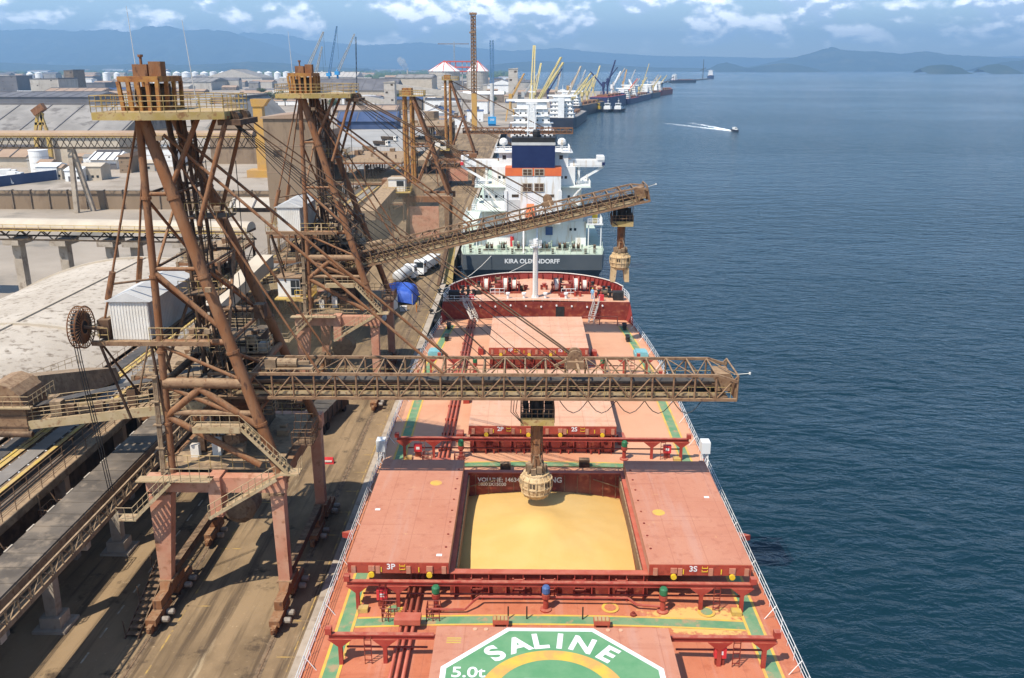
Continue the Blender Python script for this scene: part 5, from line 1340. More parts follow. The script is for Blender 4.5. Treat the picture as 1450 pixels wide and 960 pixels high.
def simple_loader(y, top, label, boom_out, boom_z, angle):
    """the two older loaders further off: a post, one raking strut, portal and level boom"""
    L = thing('ship_loader', label, 'ship loader', (-25, y, GZ), G_LOAD)
    T = Matrix.Translation((0, y, 0))
    for x in (-20, -30):
        for yy in (-5, 5):
            MB(T).hexa([(x - .45, yy - .5, GZ + 1), (x + .45, yy - .5, GZ + 1), (x + .45, yy + .5, GZ + 1), (x - .45, yy + .5, GZ + 1), (x * .97 - .7 - .6, yy - .6, 14.5), (x * .97 + .7 - .6, yy - .6, 14.5), (x * .97 + .7 - .6, yy + .6, 14.5), (x * .97 - .7 - .6, yy + .6, 14.5)]).build('leg', M['rust_pale'], L)
        MB(T).box(x - .5, x + .5, -9, 9, GZ + .1, GZ + 1).build('bogie', M['rust_dark'], L)
    for yy in (-5, 5): MB(T).box(-31, -18.5, yy - .6, yy + .6, 14.5, 16.0).build('portal_beam', M['rust'], L)
    MB(T).box(-31.5, -19, -4.4, 4.4, 15.2, 15.5).box(-32.5, -26, -4.4, -3.8, 15.5, 19).build('portal_deck', M['dusty_steel'], L)
    MB(T).box(-29.5, -22, -6.2, -5.7, 5.5, 13.5).build('side_panel', M['leg_paint'], L)
    for yy in (-3.4, 3.4):
        for xx in (-30.6, -28.8): member(L, 'tower_column', (xx, yy, 15.5), (xx, yy * .5, top), .36, M['ochre_rust'], 8, T=T)
        member(L, 'tower_strut', (-19.6, yy, 16), (-28.6, yy * .5, top), .42, M['rust'], 8, T=T)
        member(L, 'tower_brace', (-28.8, yy, 16.5), (-23.4, yy * .8, top * .52 + 8), .24, M['rust'], 8, T=T)
        member(L, 'tower_brace', (-28.8, yy, top * .5 + 8), (-24, yy * .8, top * .5 + 8), .2, M['rust'], 8, T=T)
        member(L, 'tie_bar', (-28.6, yy * .5, top), (boom_out * .45, yy * .6, boom_z + 1.6), .11, M['rust_dark'], 6, T=T)
        member(L, 'tie_bar', (-28.6, yy * .5, top - 1), (-16, yy * .6, boom_z + 1.6), .11, M['rust_dark'], 6, T=T)
    for k in range(5): member(L, 'tower_brace', (-30.6, -3.4 + .3 * k, 18 + k * 4.6), (-28.8, -3.4 + .3 * k, 20.5 + k * 4.6), .1, M['rust_dark'], 6, T=T)
    p = MB(T).box(-31.6, -25.5, -2.6, 2.6, top, top + .3).build('top_platform', M['ochre'], L)
    MB(T).rail([(-31.6, -2.6, top + .3), (-25.5, -2.6, top + .3), (-25.5, 2.6, top + .3), (-31.6, 2.6, top + .3)], h=1.1, step=1, r=.05, closed=True).build('platform_railing', M['ochre'], p)
    MB(T).box(-31, -28.6, -1.8, 1.8, top + .3, top + 2).build('winch_house', M['ochre_rust'], p)
    TT = T @ Matrix.Translation((0, -69.2, boom_z - 21.7)) 
    truss(L, TT, -24, boom_out, 67.4, 71, 21.7, 23.7, 18, M['rust'], rc=.14, rd=.09)
    MB(TT).box(-24, boom_out - .5, 67.6, 70.8, 21.75, 22.7).build('conveyor_belt', M['rust_dark'], L)
    cx, cz, cy = -32.0, 17.6, -8.0
    co = MB(T).box(cx - 2.4, cx + 1.8, cy, cy + 3.2, cz, cz + 3.0).build('operator_cabin', M['white_dusty'], L)
    MB(T).box(cx - 2.6, cx + 2.0, cy - .2, cy + 3.4, cz + 3.0, cz + 3.2).build('cabin_roof', M['cream'], co)
    MB(T).box(cx - .3, cx + 1.5, cy - .04, cy, cz + 1.3, cz + 2.6).build('cabin_window', M['glass'], co)
    MB(T).box(cx - 3.6, cx + 3.2, cy - 1.2, cy + 4, cz - .3, cz - .05).rail([(cx - 3.6, cy - 1.2, cz), (cx + 3.2, cy - 1.2, cz), (cx + 3.2, cy + 4, cz)], h=1.2, step=.8, r=.05).build('cabin_balcony', M['yellow_dusty'], co)
    for q in (-3, 2.6): MB(T).bar((cx + q, cy + 1, cz - .3), (cx + q * .5, cy + 1, GZ), .35).build('cabin_support', M['rust'], co)
    # conveyor house and inclined feed gallery on the land side
    MB(T).hexa([(-39, -26, 13.2), (-35, -26, 13.2), (-31, 2, 17.5), (-35, 2, 17.5), (-39, -26, 15.4), (-35, -26, 15.4), (-31, 2, 20.4), (-35, 2, 20.4)]).build('feed_gallery', M['dusty_steel'], L)
    MB(T).box(-37.5, -31.5, 1, 5, 15.8, 19.5).build('feed_house', M['rust'], L)
    return L
simple_loader(232, 40.6, 'orange-posted ship loader beside the white accommodation block of the grey ship', 12, 22.8, 0)
simple_loader(352, 43.0, 'farthest rusty ship loader, its level boom reaching over the grey ship', 18.6, 23.2, 0)
# ------------------------------------------------------------------ conveyor galleries beside the quay
gal = thing('conveyor_gallery', 'open belt conveyor on concrete frames running behind the ship loaders', 'conveyor', (-45, 110, GZ))
GX0, GX1, GT = -49.8, -41.2, 13.0
Y0, Y1 = 18, 330
MB().box(GX0, GX1 - 1.3, Y0, Y1, GT - .5, GT).build('gallery_deck', M['concrete_dark'], gal)
MB().box(GX1 - 1.28, GX1, Y0, Y1, GT - .3, GT - .12).build('walkway', M['dusty_steel'], gal)
MB().box(GX1 + .02, GX1 + .2, Y0, Y1, GT - .75, GT - .05).build('edge_beam', M['dusty_steel'], gal)
MB().rail([(GX1, Y0, GT - .1), (GX1, Y1, GT - .1)], h=1.15, step=2.0, r=.04, mids=(.4, .78)).build('gallery_railing', M['rust_pale'], gal)
MB().rail([(GX1 - 1.25, Y0, GT), (GX1 - 1.25, Y1, GT)], h=1.1, step=2.0, r=.035, mids=(.55,)).build('gallery_railing', M['rust_pale'], gal)
MB().rail([(GX0 + .1, Y0, GT), (GX0 + .1, Y1, GT)], h=1.1, step=2.0, r=.035, mids=(.55,)).build('gallery_railing', M['rust_pale'], gal)
for xc, m_, h_ in ((-44.4, 'belt_grey', 1.0), (-47.6, 'belt', .8)):
    MB().box(xc - .72, xc + .72, Y0, Y1, GT + h_, GT + h_ + .03).build('conveyor_belt', M[m_], gal)
    fr = MB()
    for s in (-1, 1): fr.box(xc + s * .95 - .09, xc + s * .95 + .09, Y0, Y1, GT + .5, GT + h_ - .05)
    for i in range(int((Y1 - Y0) / 3)): 
        y = Y0 + i * 3
        for s in (-1, 1): fr.box(xc + s * .95 - .07, xc + s * .95 + .07, y, y + .14, GT, GT + .5)
    fr.build('belt_frame', M['rust_dark'], gal)
    for i in range(int((140 - Y0) / 1.5)):
        y = Y0 + i * 1.5
        member(gal, 'belt_roller', (xc - .9, y, GT + h_ - .1), (xc + .9, y, GT + h_ - .1), .09, M['galv'], 6)
for x, w in ((-45.7, .24), (-43.0, .2), (-46.2, .14)):
    MB().box(x - w, x + w, Y0, Y1, GT + 1.05, GT + 1.1).build('belt_guard', M['yellow_dusty'], gal)
for i in range(26):
    y = 24 + i * 12
    MB().box(-42.6, -41.5, y, y + .8, GZ, GT - .78).build('gallery_column', M['concrete'], gal)
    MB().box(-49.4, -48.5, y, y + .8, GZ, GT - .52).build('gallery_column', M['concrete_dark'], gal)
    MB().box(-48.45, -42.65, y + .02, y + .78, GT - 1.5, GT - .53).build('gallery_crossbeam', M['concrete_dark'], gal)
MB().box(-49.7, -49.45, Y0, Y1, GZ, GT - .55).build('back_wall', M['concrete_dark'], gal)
MB().box(-47.5, -44.0, Y0, Y1, GZ, GZ + 6.5).build('lower_duct', M['grime'], gal)
for y in (58.5, 47, 66.5):
    b = MB().box(GX1 + .25, GX1 + 1.6, y, y + 2.0, GT - 2.6, GT - 2.5).build('hanging_platform', M['rust_pale'], gal)
    MB().rail([(GX1 + .25, y, GT - 2.5), (GX1 + 1.6, y, GT - 2.5), (GX1 + 1.6, y + 2, GT - 2.5), (GX1 + .25, y + 2, GT - 2.5)], h=1.1, step=.7, r=.04, closed=True).build('platform_railing', M['rust_pale'], b)
    MB().bar((GX1 + .3, y + .2, GT - 2.5), (GX1 + .3, y + .2, GT), .1).bar((GX1 + 1.5, y + 1.8, GT - 2.5), (GX1 + .2, y + 1.8, GT - .3), .08).build('platform_hanger', M['rust_pale'], b)

low = thing('conveyor_gallery', 'covered dark conveyor with lattice side on pedestal columns nearest the quay', 'conveyor', (-37.5, 70, GZ))
LX0, LX1, LZ = -38.4, -34.5, 11.3
MB().box(LX0, LX1 - .9, 16, 118, LZ + .3, LZ + 1.75).build('gallery_roof', M['lower_roof'], low)
MB().box(LX0, LX1, 16, 118, LZ, LZ + .25).build('gallery_floor', M['dusty_steel'], low)
for z in (LZ + .3, LZ + 1.5):
    MB().box(LX1 - .1, LX1 + .05, 16, 118, z, z + .13).build('chord', M['dusty_steel'], low)
for i in range(68):
    y = 16 + i * 1.5
    member(low, 'post', (LX1, y, LZ + .3), (LX1, y, LZ + 1.6), .05, M['dusty_steel'], 5)
    member(low, 'diagonal', (LX1, y, LZ + (.3 if i % 2 else 1.6)), (LX1, y + 1.5, LZ + (1.6 if i % 2 else .3)), .05, M['dusty_steel'], 5)
MB().rail([(LX1 - .1, 16, LZ + .25), (LX1 - .1, 118, LZ + .25)], h=1.1, step=1.5, r=.03).build('gallery_railing', M['dusty_steel'], low)
for i in range(33):
    y = 17 + i * 3.1
    MB().box(LX0 - .06, LX0 + .06, y, y + 1.1, LZ + 1.76, LZ + 1.80).build('roof_strap', M['cream'], low)
for i in range(50): MB().box(LX0 + .02, LX1 - .88, 17.2 + i * 2.0, 17.32 + i * 2.0, LZ + 1.752, LZ + 1.80).build('roof_rib', M['lower_roof'], low)
MB().box(LX1 - .9, LX1 - .82, 16, 118, LZ + .5, LZ + 1.6).build('side_sheet', M['dusty_steel'], low)
for y in (37.5, 49.5, 61.5, 73.5, 85.5, 97.5):
    c = MB().hexa([(-38.8, y, GZ + 1.2), (-37.9, y, GZ + 1.2), (-37.9, y + .9, GZ + 1.2), (-38.8, y + .9, GZ + 1.2), (-38.8, y, LZ - .62), (-37.7, y, LZ - .62), (-37.7, y + .9, LZ - .62), (-38.8, y + .9, LZ - .62)]).box(-38.9, -34.6, y + .1, y + .8, LZ - .6, LZ - .01).build('gallery_column', M['concrete'], low)
    MB().box(-39.2, -37.5, y - .35, y + 1.25, GZ + .25, GZ + 1.2).box(-39.7, -37.0, y - .8, y + 1.7, GZ + .012, GZ + .25).build('column_pedestal', M['concrete'], c)
# frame of a staircase tower in the near corner
tw = thing('access_tower', 'concrete frame tower with diagonal braces under the lower conveyor', 'tower', (-38.7, 46, GZ))
for x, y in ((-36.2, 41.5), (-36.2, 46.5), (-40.4, 41.5), (-40.4, 46.5)): MB().box(x - .3, x + .3, y - .3, y + .3, GZ, 10.6).build('tower_post', M['concrete'], tw)
for z in (6.2, 9.8):
    MB().box(-40.1, -36.5, 41.25, 41.75, z, z + .5).build('tower_beam', M['concrete'], tw); MB().box(-36.45, -35.95, 41.8, 46.2, z, z + .5).build('tower_beam', M['concrete'], tw)
member(tw, 'tower_brace', (-36.2, 41.8, GZ + .2), (-36.2, 46.2, 6.2), .16, M['concrete'], 6); member(tw, 'tower_brace', (-40.1, 41.5, GZ + .2), (-36.5, 41.5, 6.2), .16, M['concrete'], 6)
MB().rail([(-36.1, 41.2, 10.6), (-36.1, 46.8, 10.6)], h=1.1, step=.8, r=.04).box(-40.4, -35.9, 41.2, 46.8, 10.61, 10.7).build('tower_deck', M['dusty_steel'], tw)

# ------------------------------------------------------------------ vaulted shed covered in pale meal
sh = thing('vaulted_shed', 'long vaulted shed with pale dusty curved roof behind the conveyor', 'building', (-66, 95, GZ))
mb = MB(); nx = 40; pts = []
for y in (30, 60, 90, 120, 150):
    for i in range(nx + 1):
        x = -104 + 53.5 * i / nx; pts.append((x, y, 15.8 - .0118 * (x + 66) ** 2))
mb.add(pts, [(j * (nx + 1) + i, j * (nx + 1) + i + 1, (j + 1) * (nx + 1) + i + 1, (j + 1) * (nx + 1) + i) for j in range(4) for i in range(nx)])
roof = mb.build('roof', M['salt'], sh, smooth=True)
mb = MB()
for y, o in ((150, 1), (30, -1)):
    pts = [(-104 + 53.5 * i / nx, y, 15.8 - .0118 * (-104 + 53.5 * i / nx + 66) ** 2 - .01) for i in range(nx + 1)]
    mb.add(pts + [(-50.5, y, GZ), (-104, y, GZ)], [tuple(range(nx + 3))])
mb.build('end_wall', M['concrete_dark'], sh)
for y in (149.6, 108, 66):
    mb = MB()
    for i in range(nx):
        xs_ = [-104 + 53.5 * q / nx for q in (i, i + 1)]; zs_ = [15.8 - .0118 * (x + 66) ** 2 for x in xs_]
        mb.hexa([(xs_[0], y, zs_[0] + .01), (xs_[1], y, zs_[1] + .01), (xs_[1], y + .5, zs_[1] + .01), (xs_[0], y + .5, zs_[0] + .01), (xs_[0], y, zs_[0] + .3), (xs_[1], y, zs_[1] + .3), (xs_[1], y + .5, zs_[1] + .3), (xs_[0], y + .5, zs_[0] + .3)])
    mb.build('roof_rib', M['cream'], roof)
mb = MB(); mb.box(-66.3, -65.7, 30, 150, 15.82, 16.0); mb.build('ridge_cap', M['cream'], roof)
# ------------------------------------------------------------------ cross galleries on the land side
def cross_gallery(name_label, y, x0, x1, z0, z1, roof_mat, cols, trussed=True, round_roof=True, yaw=0.0):
    g = thing('conveyor_gallery', name_label, 'conveyor', ((x0 + x1) / 2, y, GZ))
    T = Matrix.Translation((x1, y, 0)) @ Matrix.Rotation(yaw, 4, 'Z') @ Matrix.Translation((-x1, -y, 0))
    w = 2.4
    if round_roof:
        prof = [(y - w, z1), (y + w, z1)] + [(y + w * math.cos(t), z1 + w * .62 * math.sin(t)) for t in (.4, .8, 1.2, 1.57, 1.95, 2.35, 2.75)]
        MB(T).prism_x(prof, x0, x1).build('gallery_roof', roof_mat, g)
    MB(T).box(x0, x1, y - w, y + w, z1 - .45, z1 - .02).build('gallery_floor', M['rust_dark'], g)
    MB(T).rail([(x0, y - w - .6, z1 - .3), (x1, y - w - .6, z1 - .3)], h=1.1, step=2.4, r=.05).box(x0, x1, y - w - .7, y - w - .02, z1 - .42, z1 - .3).build('gallery_walkway', M['yellow_dusty'], g)
    nb = int((x1 - x0) / 4.2)
    for yy in (y - w + .2, y + w - .2):
        MB(T).box(x0, x1, yy - .14, yy + .14, z0, z0 + .28).build('chord', M['grime'], g)
        for i in range(nb):
            xa = x0 + (x1 - x0) * i / nb; xb = x0 + (x1 - x0) * (i + 1) / nb; xm = (xa + xb) / 2
            member(g, 'diagonal', (xa, yy, z0 + .1), (xm, yy, z1 - .4), .13, M['grime'], 5, T=T); member(g, 'diagonal', (xm, yy, z1 - .4), (xb, yy, z0 + .1), .13, M['grime'], 5, T=T)
    for kind, x in cols:
        if kind == 'A':
            for q in (-1, 1): MB(T).bar((x + q * .3, y, z0), (x + (3.4 if q > 0 else 0), y + q * 2, GZ), 1.3).build('gallery_leg', M['concrete'], g)
        elif kind == 'Y':
            MB(T).box(x - 3, x + 3, y - 3.5, y + 3.5, GZ, GZ + 3.0).box(x - 1.5, x + 1.5, y - 2.5, y + 2.5, GZ + 3, z1 + 8).box(x - 2, x + 4, y - 2.6, y + 2.6, z1 + 8, z1 + 10).build('gallery_tower', M['tower_yellow'], g)
        else:
            MB(T).bar((x, y, GZ), (x, y, z0 - 1.0), 1.7).box(x - 1.6, x + 1.6, y - 2.4, y + 2.4, z0 - 1.0, z0 - .02).build('gallery_leg', M['concrete'], g)
    return g
a = at(118, 300, Z=GZ)
cross_gallery('elevated gallery with brown rounded roof and dark lattice crossing above the left yard', a.y, -230, -84, 23.4, 27.4, M['roof_brown'], (('A', a.x - 1),))
yt = at(374, 250, Z=GZ); yz = at(374, 140, Y=yt.y).z
yc = thing('conveyor_tower', 'yellow column with overhanging head beside the tall tan tower', 'tower', (yt.x, yt.y, GZ))
MB().box(yt.x - 1.9, yt.x + 1.9, yt.y - 2, yt.y + 2, GZ + 3, yz - 3).build('column', M['tower_yellow'], yc)
MB().hexa([(yt.x - 2.2, yt.y - 2.4, yz - 3), (yt.x + 2.6, yt.y - 2.4, yz - 3), (yt.x + 2.6, yt.y + 2.4, yz - 3), (yt.x - 2.2, yt.y + 2.4, yz - 3), (yt.x - 2.6, yt.y - 2.6, yz), (yt.x + 5, yt.y - 2.6, yz), (yt.x + 5, yt.y + 2.6, yz), (yt.x - 2.6, yt.y + 2.6, yz)]).build('column_head', M['tower_yellow'], yc)
MB().box(yt.x - 6, yt.x + 5, yt.y - 4, yt.y + 4, GZ, GZ + 3).build('column_base', M['tower_yellow'], yc)
b = at(25, 428, Z=GZ)
cross_gallery('pale tube-roofed gallery on concrete columns beyond the vaulted shed', b.y, -150, -52, 15.6, 18.0, M['cream'], [('C', x) for x in (b.x, b.x + 9.5, b.x + 19, b.x + 24, b.x - 12, b.x + 34, b.x + 44)], yaw=R(-4))
# ------------------------------------------------------------------ steel transfer stations between the loaders and the gallery
def station(x0, x1, y0, y1, levels, label, seed):
    t = thing('transfer_station', label, 'steel frame', ((x0 + x1) / 2, (y0 + y1) / 2, GZ), 'transfer stations beside the gallery')
    rnd = random.Random(seed); top = levels[-1]
    nx, ny = 3, max(3, int((y1 - y0) / 5))
    for i in range(nx):
        for j in range(ny + 1):
            x = x0 + (x1 - x0) * i / (nx - 1); y = y0 + (y1 - y0) * j / ny
            member(t, 'frame_post', (x, y, GZ), (x, y, top), .34, M['rust_dark' if i else 'dusty_steel'], 'box', h=.34)
            if j < ny:
                for z in levels: member(t, 'frame_beam', (x, y, z - .35), (x, y + (y1 - y0) / ny, z - .35), .24, M['rust'], 'box', h=.4)
                za, zb = rnd.choice(list(zip([GZ] + levels[:-1], levels)))
                member(t, 'frame_brace', (x, y, za), (x, y + (y1 - y0) / ny, zb - .4), .09, M['rust'], 6)
            if i < nx - 1:
                for z in levels: member(t, 'frame_beam', (x, y, z - .35), (x + (x1 - x0) / (nx - 1), y, z - .35), .24, M['rust'], 'box', h=.4)
                za, zb = rnd.choice(list(zip([GZ] + levels[:-1], levels)))
                member(t, 'frame_brace', (x, y, za), (x + (x1 - x0) / (nx - 1), y, zb - .4), .08, M['rust'], 6)
    for z in levels:
        fl = MB().box(x0 + .1, x1 - .1, y0 + .1, y1 - .1, z - .12, z).build('floor_plate', M['dusty_steel'], t)
        MB().rail([(x0, y0, z), (x1, y0, z), (x1, y1, z), (x0, y1, z)], h=1.1, step=1.2, r=.035, mids=(.4, .78), closed=True).build('floor_railing', M['ochre_dust'], fl)
        for k in range(9):
            x = rnd.uniform(x0 + .5, x1 - 2); y = rnd.uniform(y0 + .5, y1 - 2.5); w = rnd.uniform(.5, 1.7); h = rnd.uniform(.5, 2.0)
            mb = MB()
            if k % 3 == 0: mb.lathe((x, y, z), [(w * .4, 0), (w * .45, h * .3), (w * .45, h), (w * .3, h * 1.1)], 10)
            elif k % 3 == 1: mb.box(x, x + w, y, y + w * 1.3, z, z + h)
            else: mb.lathe((x, y, z + w * .5), [(w * .45, 0), (w * .45, w * 1.6), (w * .3, w * 1.8)], 10, axis='Y'); mb.box(x - .2, x + .2, y, y + w, z, z + .3)
            mb.build('machinery', M[rnd.choice(('rust_dark', 'dusty_steel', 'rust_pale', 'grime', 'dusty_steel', 'motor'))], t)
    for k in range(len(levels) - 1):
        za, zb = levels[k], levels[k + 1]
        st = MB().stair((x1 + .7, y0 + 1 + k * 2, za), (x1 + .7, y0 + 6 + k * 2, zb), .9, (1, 0, 0)); st.rail([(x1 + 1.15, y0 + 1 + k * 2, za), (x1 + 1.15, y0 + 6 + k * 2, zb)], h=1.0, step=.8, r=.03)
        st.build('stair', M['ochre_dust'], t)
    for k in range(3):
        x = rnd.uniform(x0 + 1, x1 - 1); y = rnd.uniform(y0 + 2, y1 - 2); z = rnd.choice(levels[1:])
        MB().hexa([(x - .5, y - .5, z - 4), (x + .5, y - .5, z - 4), (x + .5, y + .5, z - 4), (x - .5, y + .5, z - 4), (x - 1.2, y - 1.2, z + .8), (x + 1.2, y - 1.2, z + .8), (x + 1.2, y + 1.2, z + .8), (x - 1.2, y + 1.2, z + .8)]).build('chute', M['rust_pale'], t)
    return t
station(-40.6, -33.0, 86, 104, [8.0, 12.4, 16.8], 'open steel transfer station behind the nearest loader', 2)
s2 = station(-40.0, -31.5, 136, 164, [8.5, 13.5, 18.5, 22.5], 'taller steel transfer station beyond the raised-boom loader', 3)
s3 = station(-47.5, -41.8, 118, 134, [14.5, 18.5, 22.0], 'steel transfer station straddling the gallery beside the second loader', 4)
MB().hexa([(-42.6, 112, 15.6), (-40.2, 112, 15.6), (-36, 124, 20.0), (-38.4, 124, 20.0), (-42.6, 112, 17.4), (-40.2, 112, 17.4), (-36, 124, 21.8), (-38.4, 124, 21.8)]).build('chute_cover', M['cream'], s3)

station(-58.0, -36.0, 262, 300, [9.0, 15.0, 21.0], 'brown steel transfer station beyond the orange-posted loader', 6)
station(-52.0, -33.0, 385, 425, [10.0, 17.0, 24.0], 'farthest steel transfer station near the blue mast', 7)
# ------------------------------------------------------------------ the grey ship ahead, seen from astern
def windows(parent, xs, z, y, w=.55, h=.6, m_=None, name='window'):
    for x in xs: MB().box(x - w / 2, x + w / 2, y - .03, y + .02, z - h / 2, z + h / 2).build(name, m_ or M['glass'], parent)
KX, KY, KD = 1.8, 189.0, 8.6
kira = thing('bulk_carrier', 'dark grey bulk carrier with white accommodation block and navy funnel, moored ahead', 'ship', (KX, 300, 0))
mb = MB(); st = []
for y, w, wb in ((KY, 15.2, 10.5), (KY + 6, 16.0, 13), (KY + 20, 16.13, 16), (KY + 190, 16.13, 16), (KY + 212, 12, 9), (KY + 222, 6, 3), (KY + 227, .4, .2)):
    yb = y + (4.0 if y == KY else 0)
    st.append([(KX - wb, yb, -3), (KX + wb, yb, -3), (KX - w, y, KD - 3.4), (KX + w, y, KD - 3.4), (KX - w, y, KD), (KX + w, y, KD)])
for p, q in zip(st[:-1], st[1:]): mb.add(p + q, [(0, 2, 8, 6), (2, 4, 10, 8), (1, 7, 9, 3), (3, 9, 11, 5)])
mb.add(st[0], [(0, 1, 3, 2), (2, 3, 5, 4)])
khull = mb.build('hull', M['hull_grey'], kira)
mb = MB(); 
for p, q in zip(st[:-1], st[1:]): mb.add([p[4], p[5], q[5], q[4]], [(0, 1, 2, 3)])
MB_ = mb; MB_.v = [Vector((v.x, v.y, KD - .01)) for v in mb.v]
kdeck = mb.build('deck', M['deck_seagreen'], kira)
lettering('ship_name', 'KIRA OLDENDORFF', khull, M['white'], (KX - .1, KY - .05, KD - 1.5), (1, 0, 0), (0, 0, 1), 1.35, extrude=.01, bold=.035)
MB().rail([(KX - 15.1, KY + .2, KD), (KX + 15.1, KY + .2, KD)], h=1.2, step=1.4, r=.05, mids=(.4, .8)).rail([(KX - 15.1, KY + .2, KD), (KX - 15.9, KY + 9, KD)], h=1.2, step=1.4, r=.05).rail([(KX + 15.1, KY + .2, KD), (KX + 15.9, KY + 9, KD)], h=1.2, step=1.4, r=.05).build('railing', M['deck_seagreen'], kira)
for s in (-1, 1):                                             # aft winches
    for x, y in ((9.6, 4.2), (6.6, 5.6), (2.6, 4.2)):
        cx = KX + s * x; w = MB().box(cx - 1.3, cx + 1.3, KY + y - .7, KY + y + .7, KD, KD + .35)
        for q in (-.8, .25): w.lathe((cx + q, KY + y, KD + 1.0), [(.85, 0), (.85, .1), (.5, .12), (.5, .5), (.85, .52), (.85, .62)], 12, axis='X')
        w.build('mooring_winch', M['grime'], kira)
    for x, y in ((13.6, 2.0), (11.6, 1.4), (4.4, 1.5), (13.9, 6)):
        b = MB()
        for q in (-.4, .4): b.lathe((KX + s * x, KY + y + q, KD), [(.28, 0), (.28, .9), (.36, 1.0)], 8)
        b.build('bollard_pair', M['grime'], kira)
# accommodation block
AY = KY + 10.0
def blk(name, x0, x1, y0, y1, z0, z1, m_='ship_white', parent=None): return MB().box(KX + x0, KX + x1, y0, y1, z0, z1).build(name, M[m_], parent or kira)
t1 = blk('accommodation', -12.2, 12.2, AY, AY + 16, KD, KD + 5.6); 
blk('side_deck', -15.6, -12.25, AY - 2.5, AY + 16, KD + 5.2, KD + 5.5, 'deck_pale', t1); blk('side_deck', 12.25, 15.8, AY - 2.5, AY + 16, KD + 5.2, KD + 5.5, 'ship_white', t1)
blk('boat_deck', -13.6, 13.6, AY - 3.2, AY + 16.2, KD + 8.3, KD + 8.55, 'deck_pale', t1)
t2 = blk('accommodation', -11.5, 11.5, AY + .2, AY + 15, KD + 5.6, KD + 8.3)
t3 = blk('accommodation', -11.0, 11.0, AY + 1.4, AY + 14, KD + 8.56, KD + 13.2)
blk('upper_deck', -13.0, 13.0, AY - .2, AY + 14.2, KD + 13.2, KD + 13.45, 'deck_pale', t3)
t4 = blk('accommodation', -9.2, 9.6, AY + 2.4, AY + 13, KD + 13.46, KD + 17.6)
t5 = blk('wheelhouse', -7.6, 8.0, AY + 3.0, AY + 12, KD + 17.6, KD + 20.6)
blk('wheelhouse_roof', -8.6, 9.0, AY + 2.4, AY + 13, KD + 20.6, KD + 20.8, 'ship_white', t5)
for s in (-1, 1):                                             # bridge wings on raking brackets
    a, c = sorted((s * 8.0, s * 16.2))
    wg = MB().box(KX + a, KX + c, AY + 3.6, AY + 7, KD + 17.4, KD + 17.7).box(KX + a, KX + c, AY + 3.55, AY + 3.7, KD + 17.7, KD + 18.9).box(KX + a, KX + c, AY + 6.9, AY + 7.02, KD + 17.7, KD + 18.9)
    wg.box(KX + s * 15.4 - .8, KX + s * 15.4 + .8, AY + 3.4, AY + 7.2, KD + 18.9, KD + 19.8)
    wg.bar((KX + s * 16.0, AY + 4.2, KD + 17.4), (KX + s * 10.2, AY + 4.2, KD + 14.0), .45, .5); wg.box(KX + s * 10.5 - .25, KX + s * 10.5 + .25, AY + 4, AY + 6.8, KD + 13.45, KD + 17.4)
    wo = wg.build('bridge_wing', M['ship_white'], t5)
    blk('wing_lamp', s * 16.0 - .35, s * 16.0 + .35, AY + 3.2, AY + 3.5, KD + 17.8, KD + 18.5, 'sign_red' if s < 0 else 'funnel_navy', wo)
    MB().rail([(KX + s * 11.4, AY - 3, KD + 8.55), (KX + s * 13.5, AY - 3, KD + 8.55), (KX + s * 13.5, AY + 14, KD + 8.55)], h=1.2, step=1.2, r=.06, mids=(.4, .8)).build('deck_railing', M['ship_white'], t1)
    MB().rail([(KX + s * 9.8, AY - .1, KD + 13.45), (KX + s * 12.9, AY - .1, KD + 13.45), (KX + s * 12.9, AY + 13, KD + 13.45)], h=1.2, step=1.2, r=.06, mids=(.4, .8)).build('deck_railing', M['ship_white'], t3)
    MB().rail([(KX + s * 12.4, AY - 2.4, KD + 5.5), (KX + s * 15.6, AY - 2.4, KD + 5.5), (KX + s * 15.6, AY + 14, KD + 5.5)], h=1.2, step=1.2, r=.06, mids=(.4, .8)).build('deck_railing', M['ship_white'], t1)
    for x, z in ((11.0, 11.0), (8.8, 11.0), (5.8, 11.0)):
        windows(t3, [KX + s * x - .6, KX + s * x + .6], KD + z, AY + 1.4)
    windows(t4, [KX + s * 7.0 - .5, KX + s * 7.0 + .5], KD + 15.2, AY + 2.4)
    windows(t5, [KX + s * 6.4], KD + 19.6, AY + 3.0, .8, .9)
    windows(t1, [KX + s * 9.2 - .5, KX + s * 9.2 + .5], KD + 3.8, AY)
    st_ = MB(); st_.stair((KX + s * 6.8, AY - .4, KD + 8.6), (KX + s * 10.8, AY - .4, KD + 13.2), 1.0, (0, 1, 0)); st_.build('outside_stair', M['ship_white'], t3)
    for q in (12.6, 15.4): MB().bar((KX + s * q, AY - 2, KD), (KX + s * q, AY - 2, KD + 5.2), .22).build('deck_post', M['ship_white'], t1)
    MB().rail([(KX + s * 3, AY + 3.2, KD + 20.8), (KX + s * 8.4, AY + 3.2, KD + 20.8), (KX + s * 8.4, AY + 12, KD + 20.8)], h=1.1, step=1.1, r=.06).build('roof_railing', M['ship_white'], t5)
    m = MB(); m.lathe((KX + s * 6.6, AY + 5, KD + 20.8), [(.3, 0), (.3, 1.4), (.9, 1.5), (1.0, 2.0), (.8, 2.6), (.3, 2.9)], 12); m.build('satellite_dome', M['ship_white'], t5)
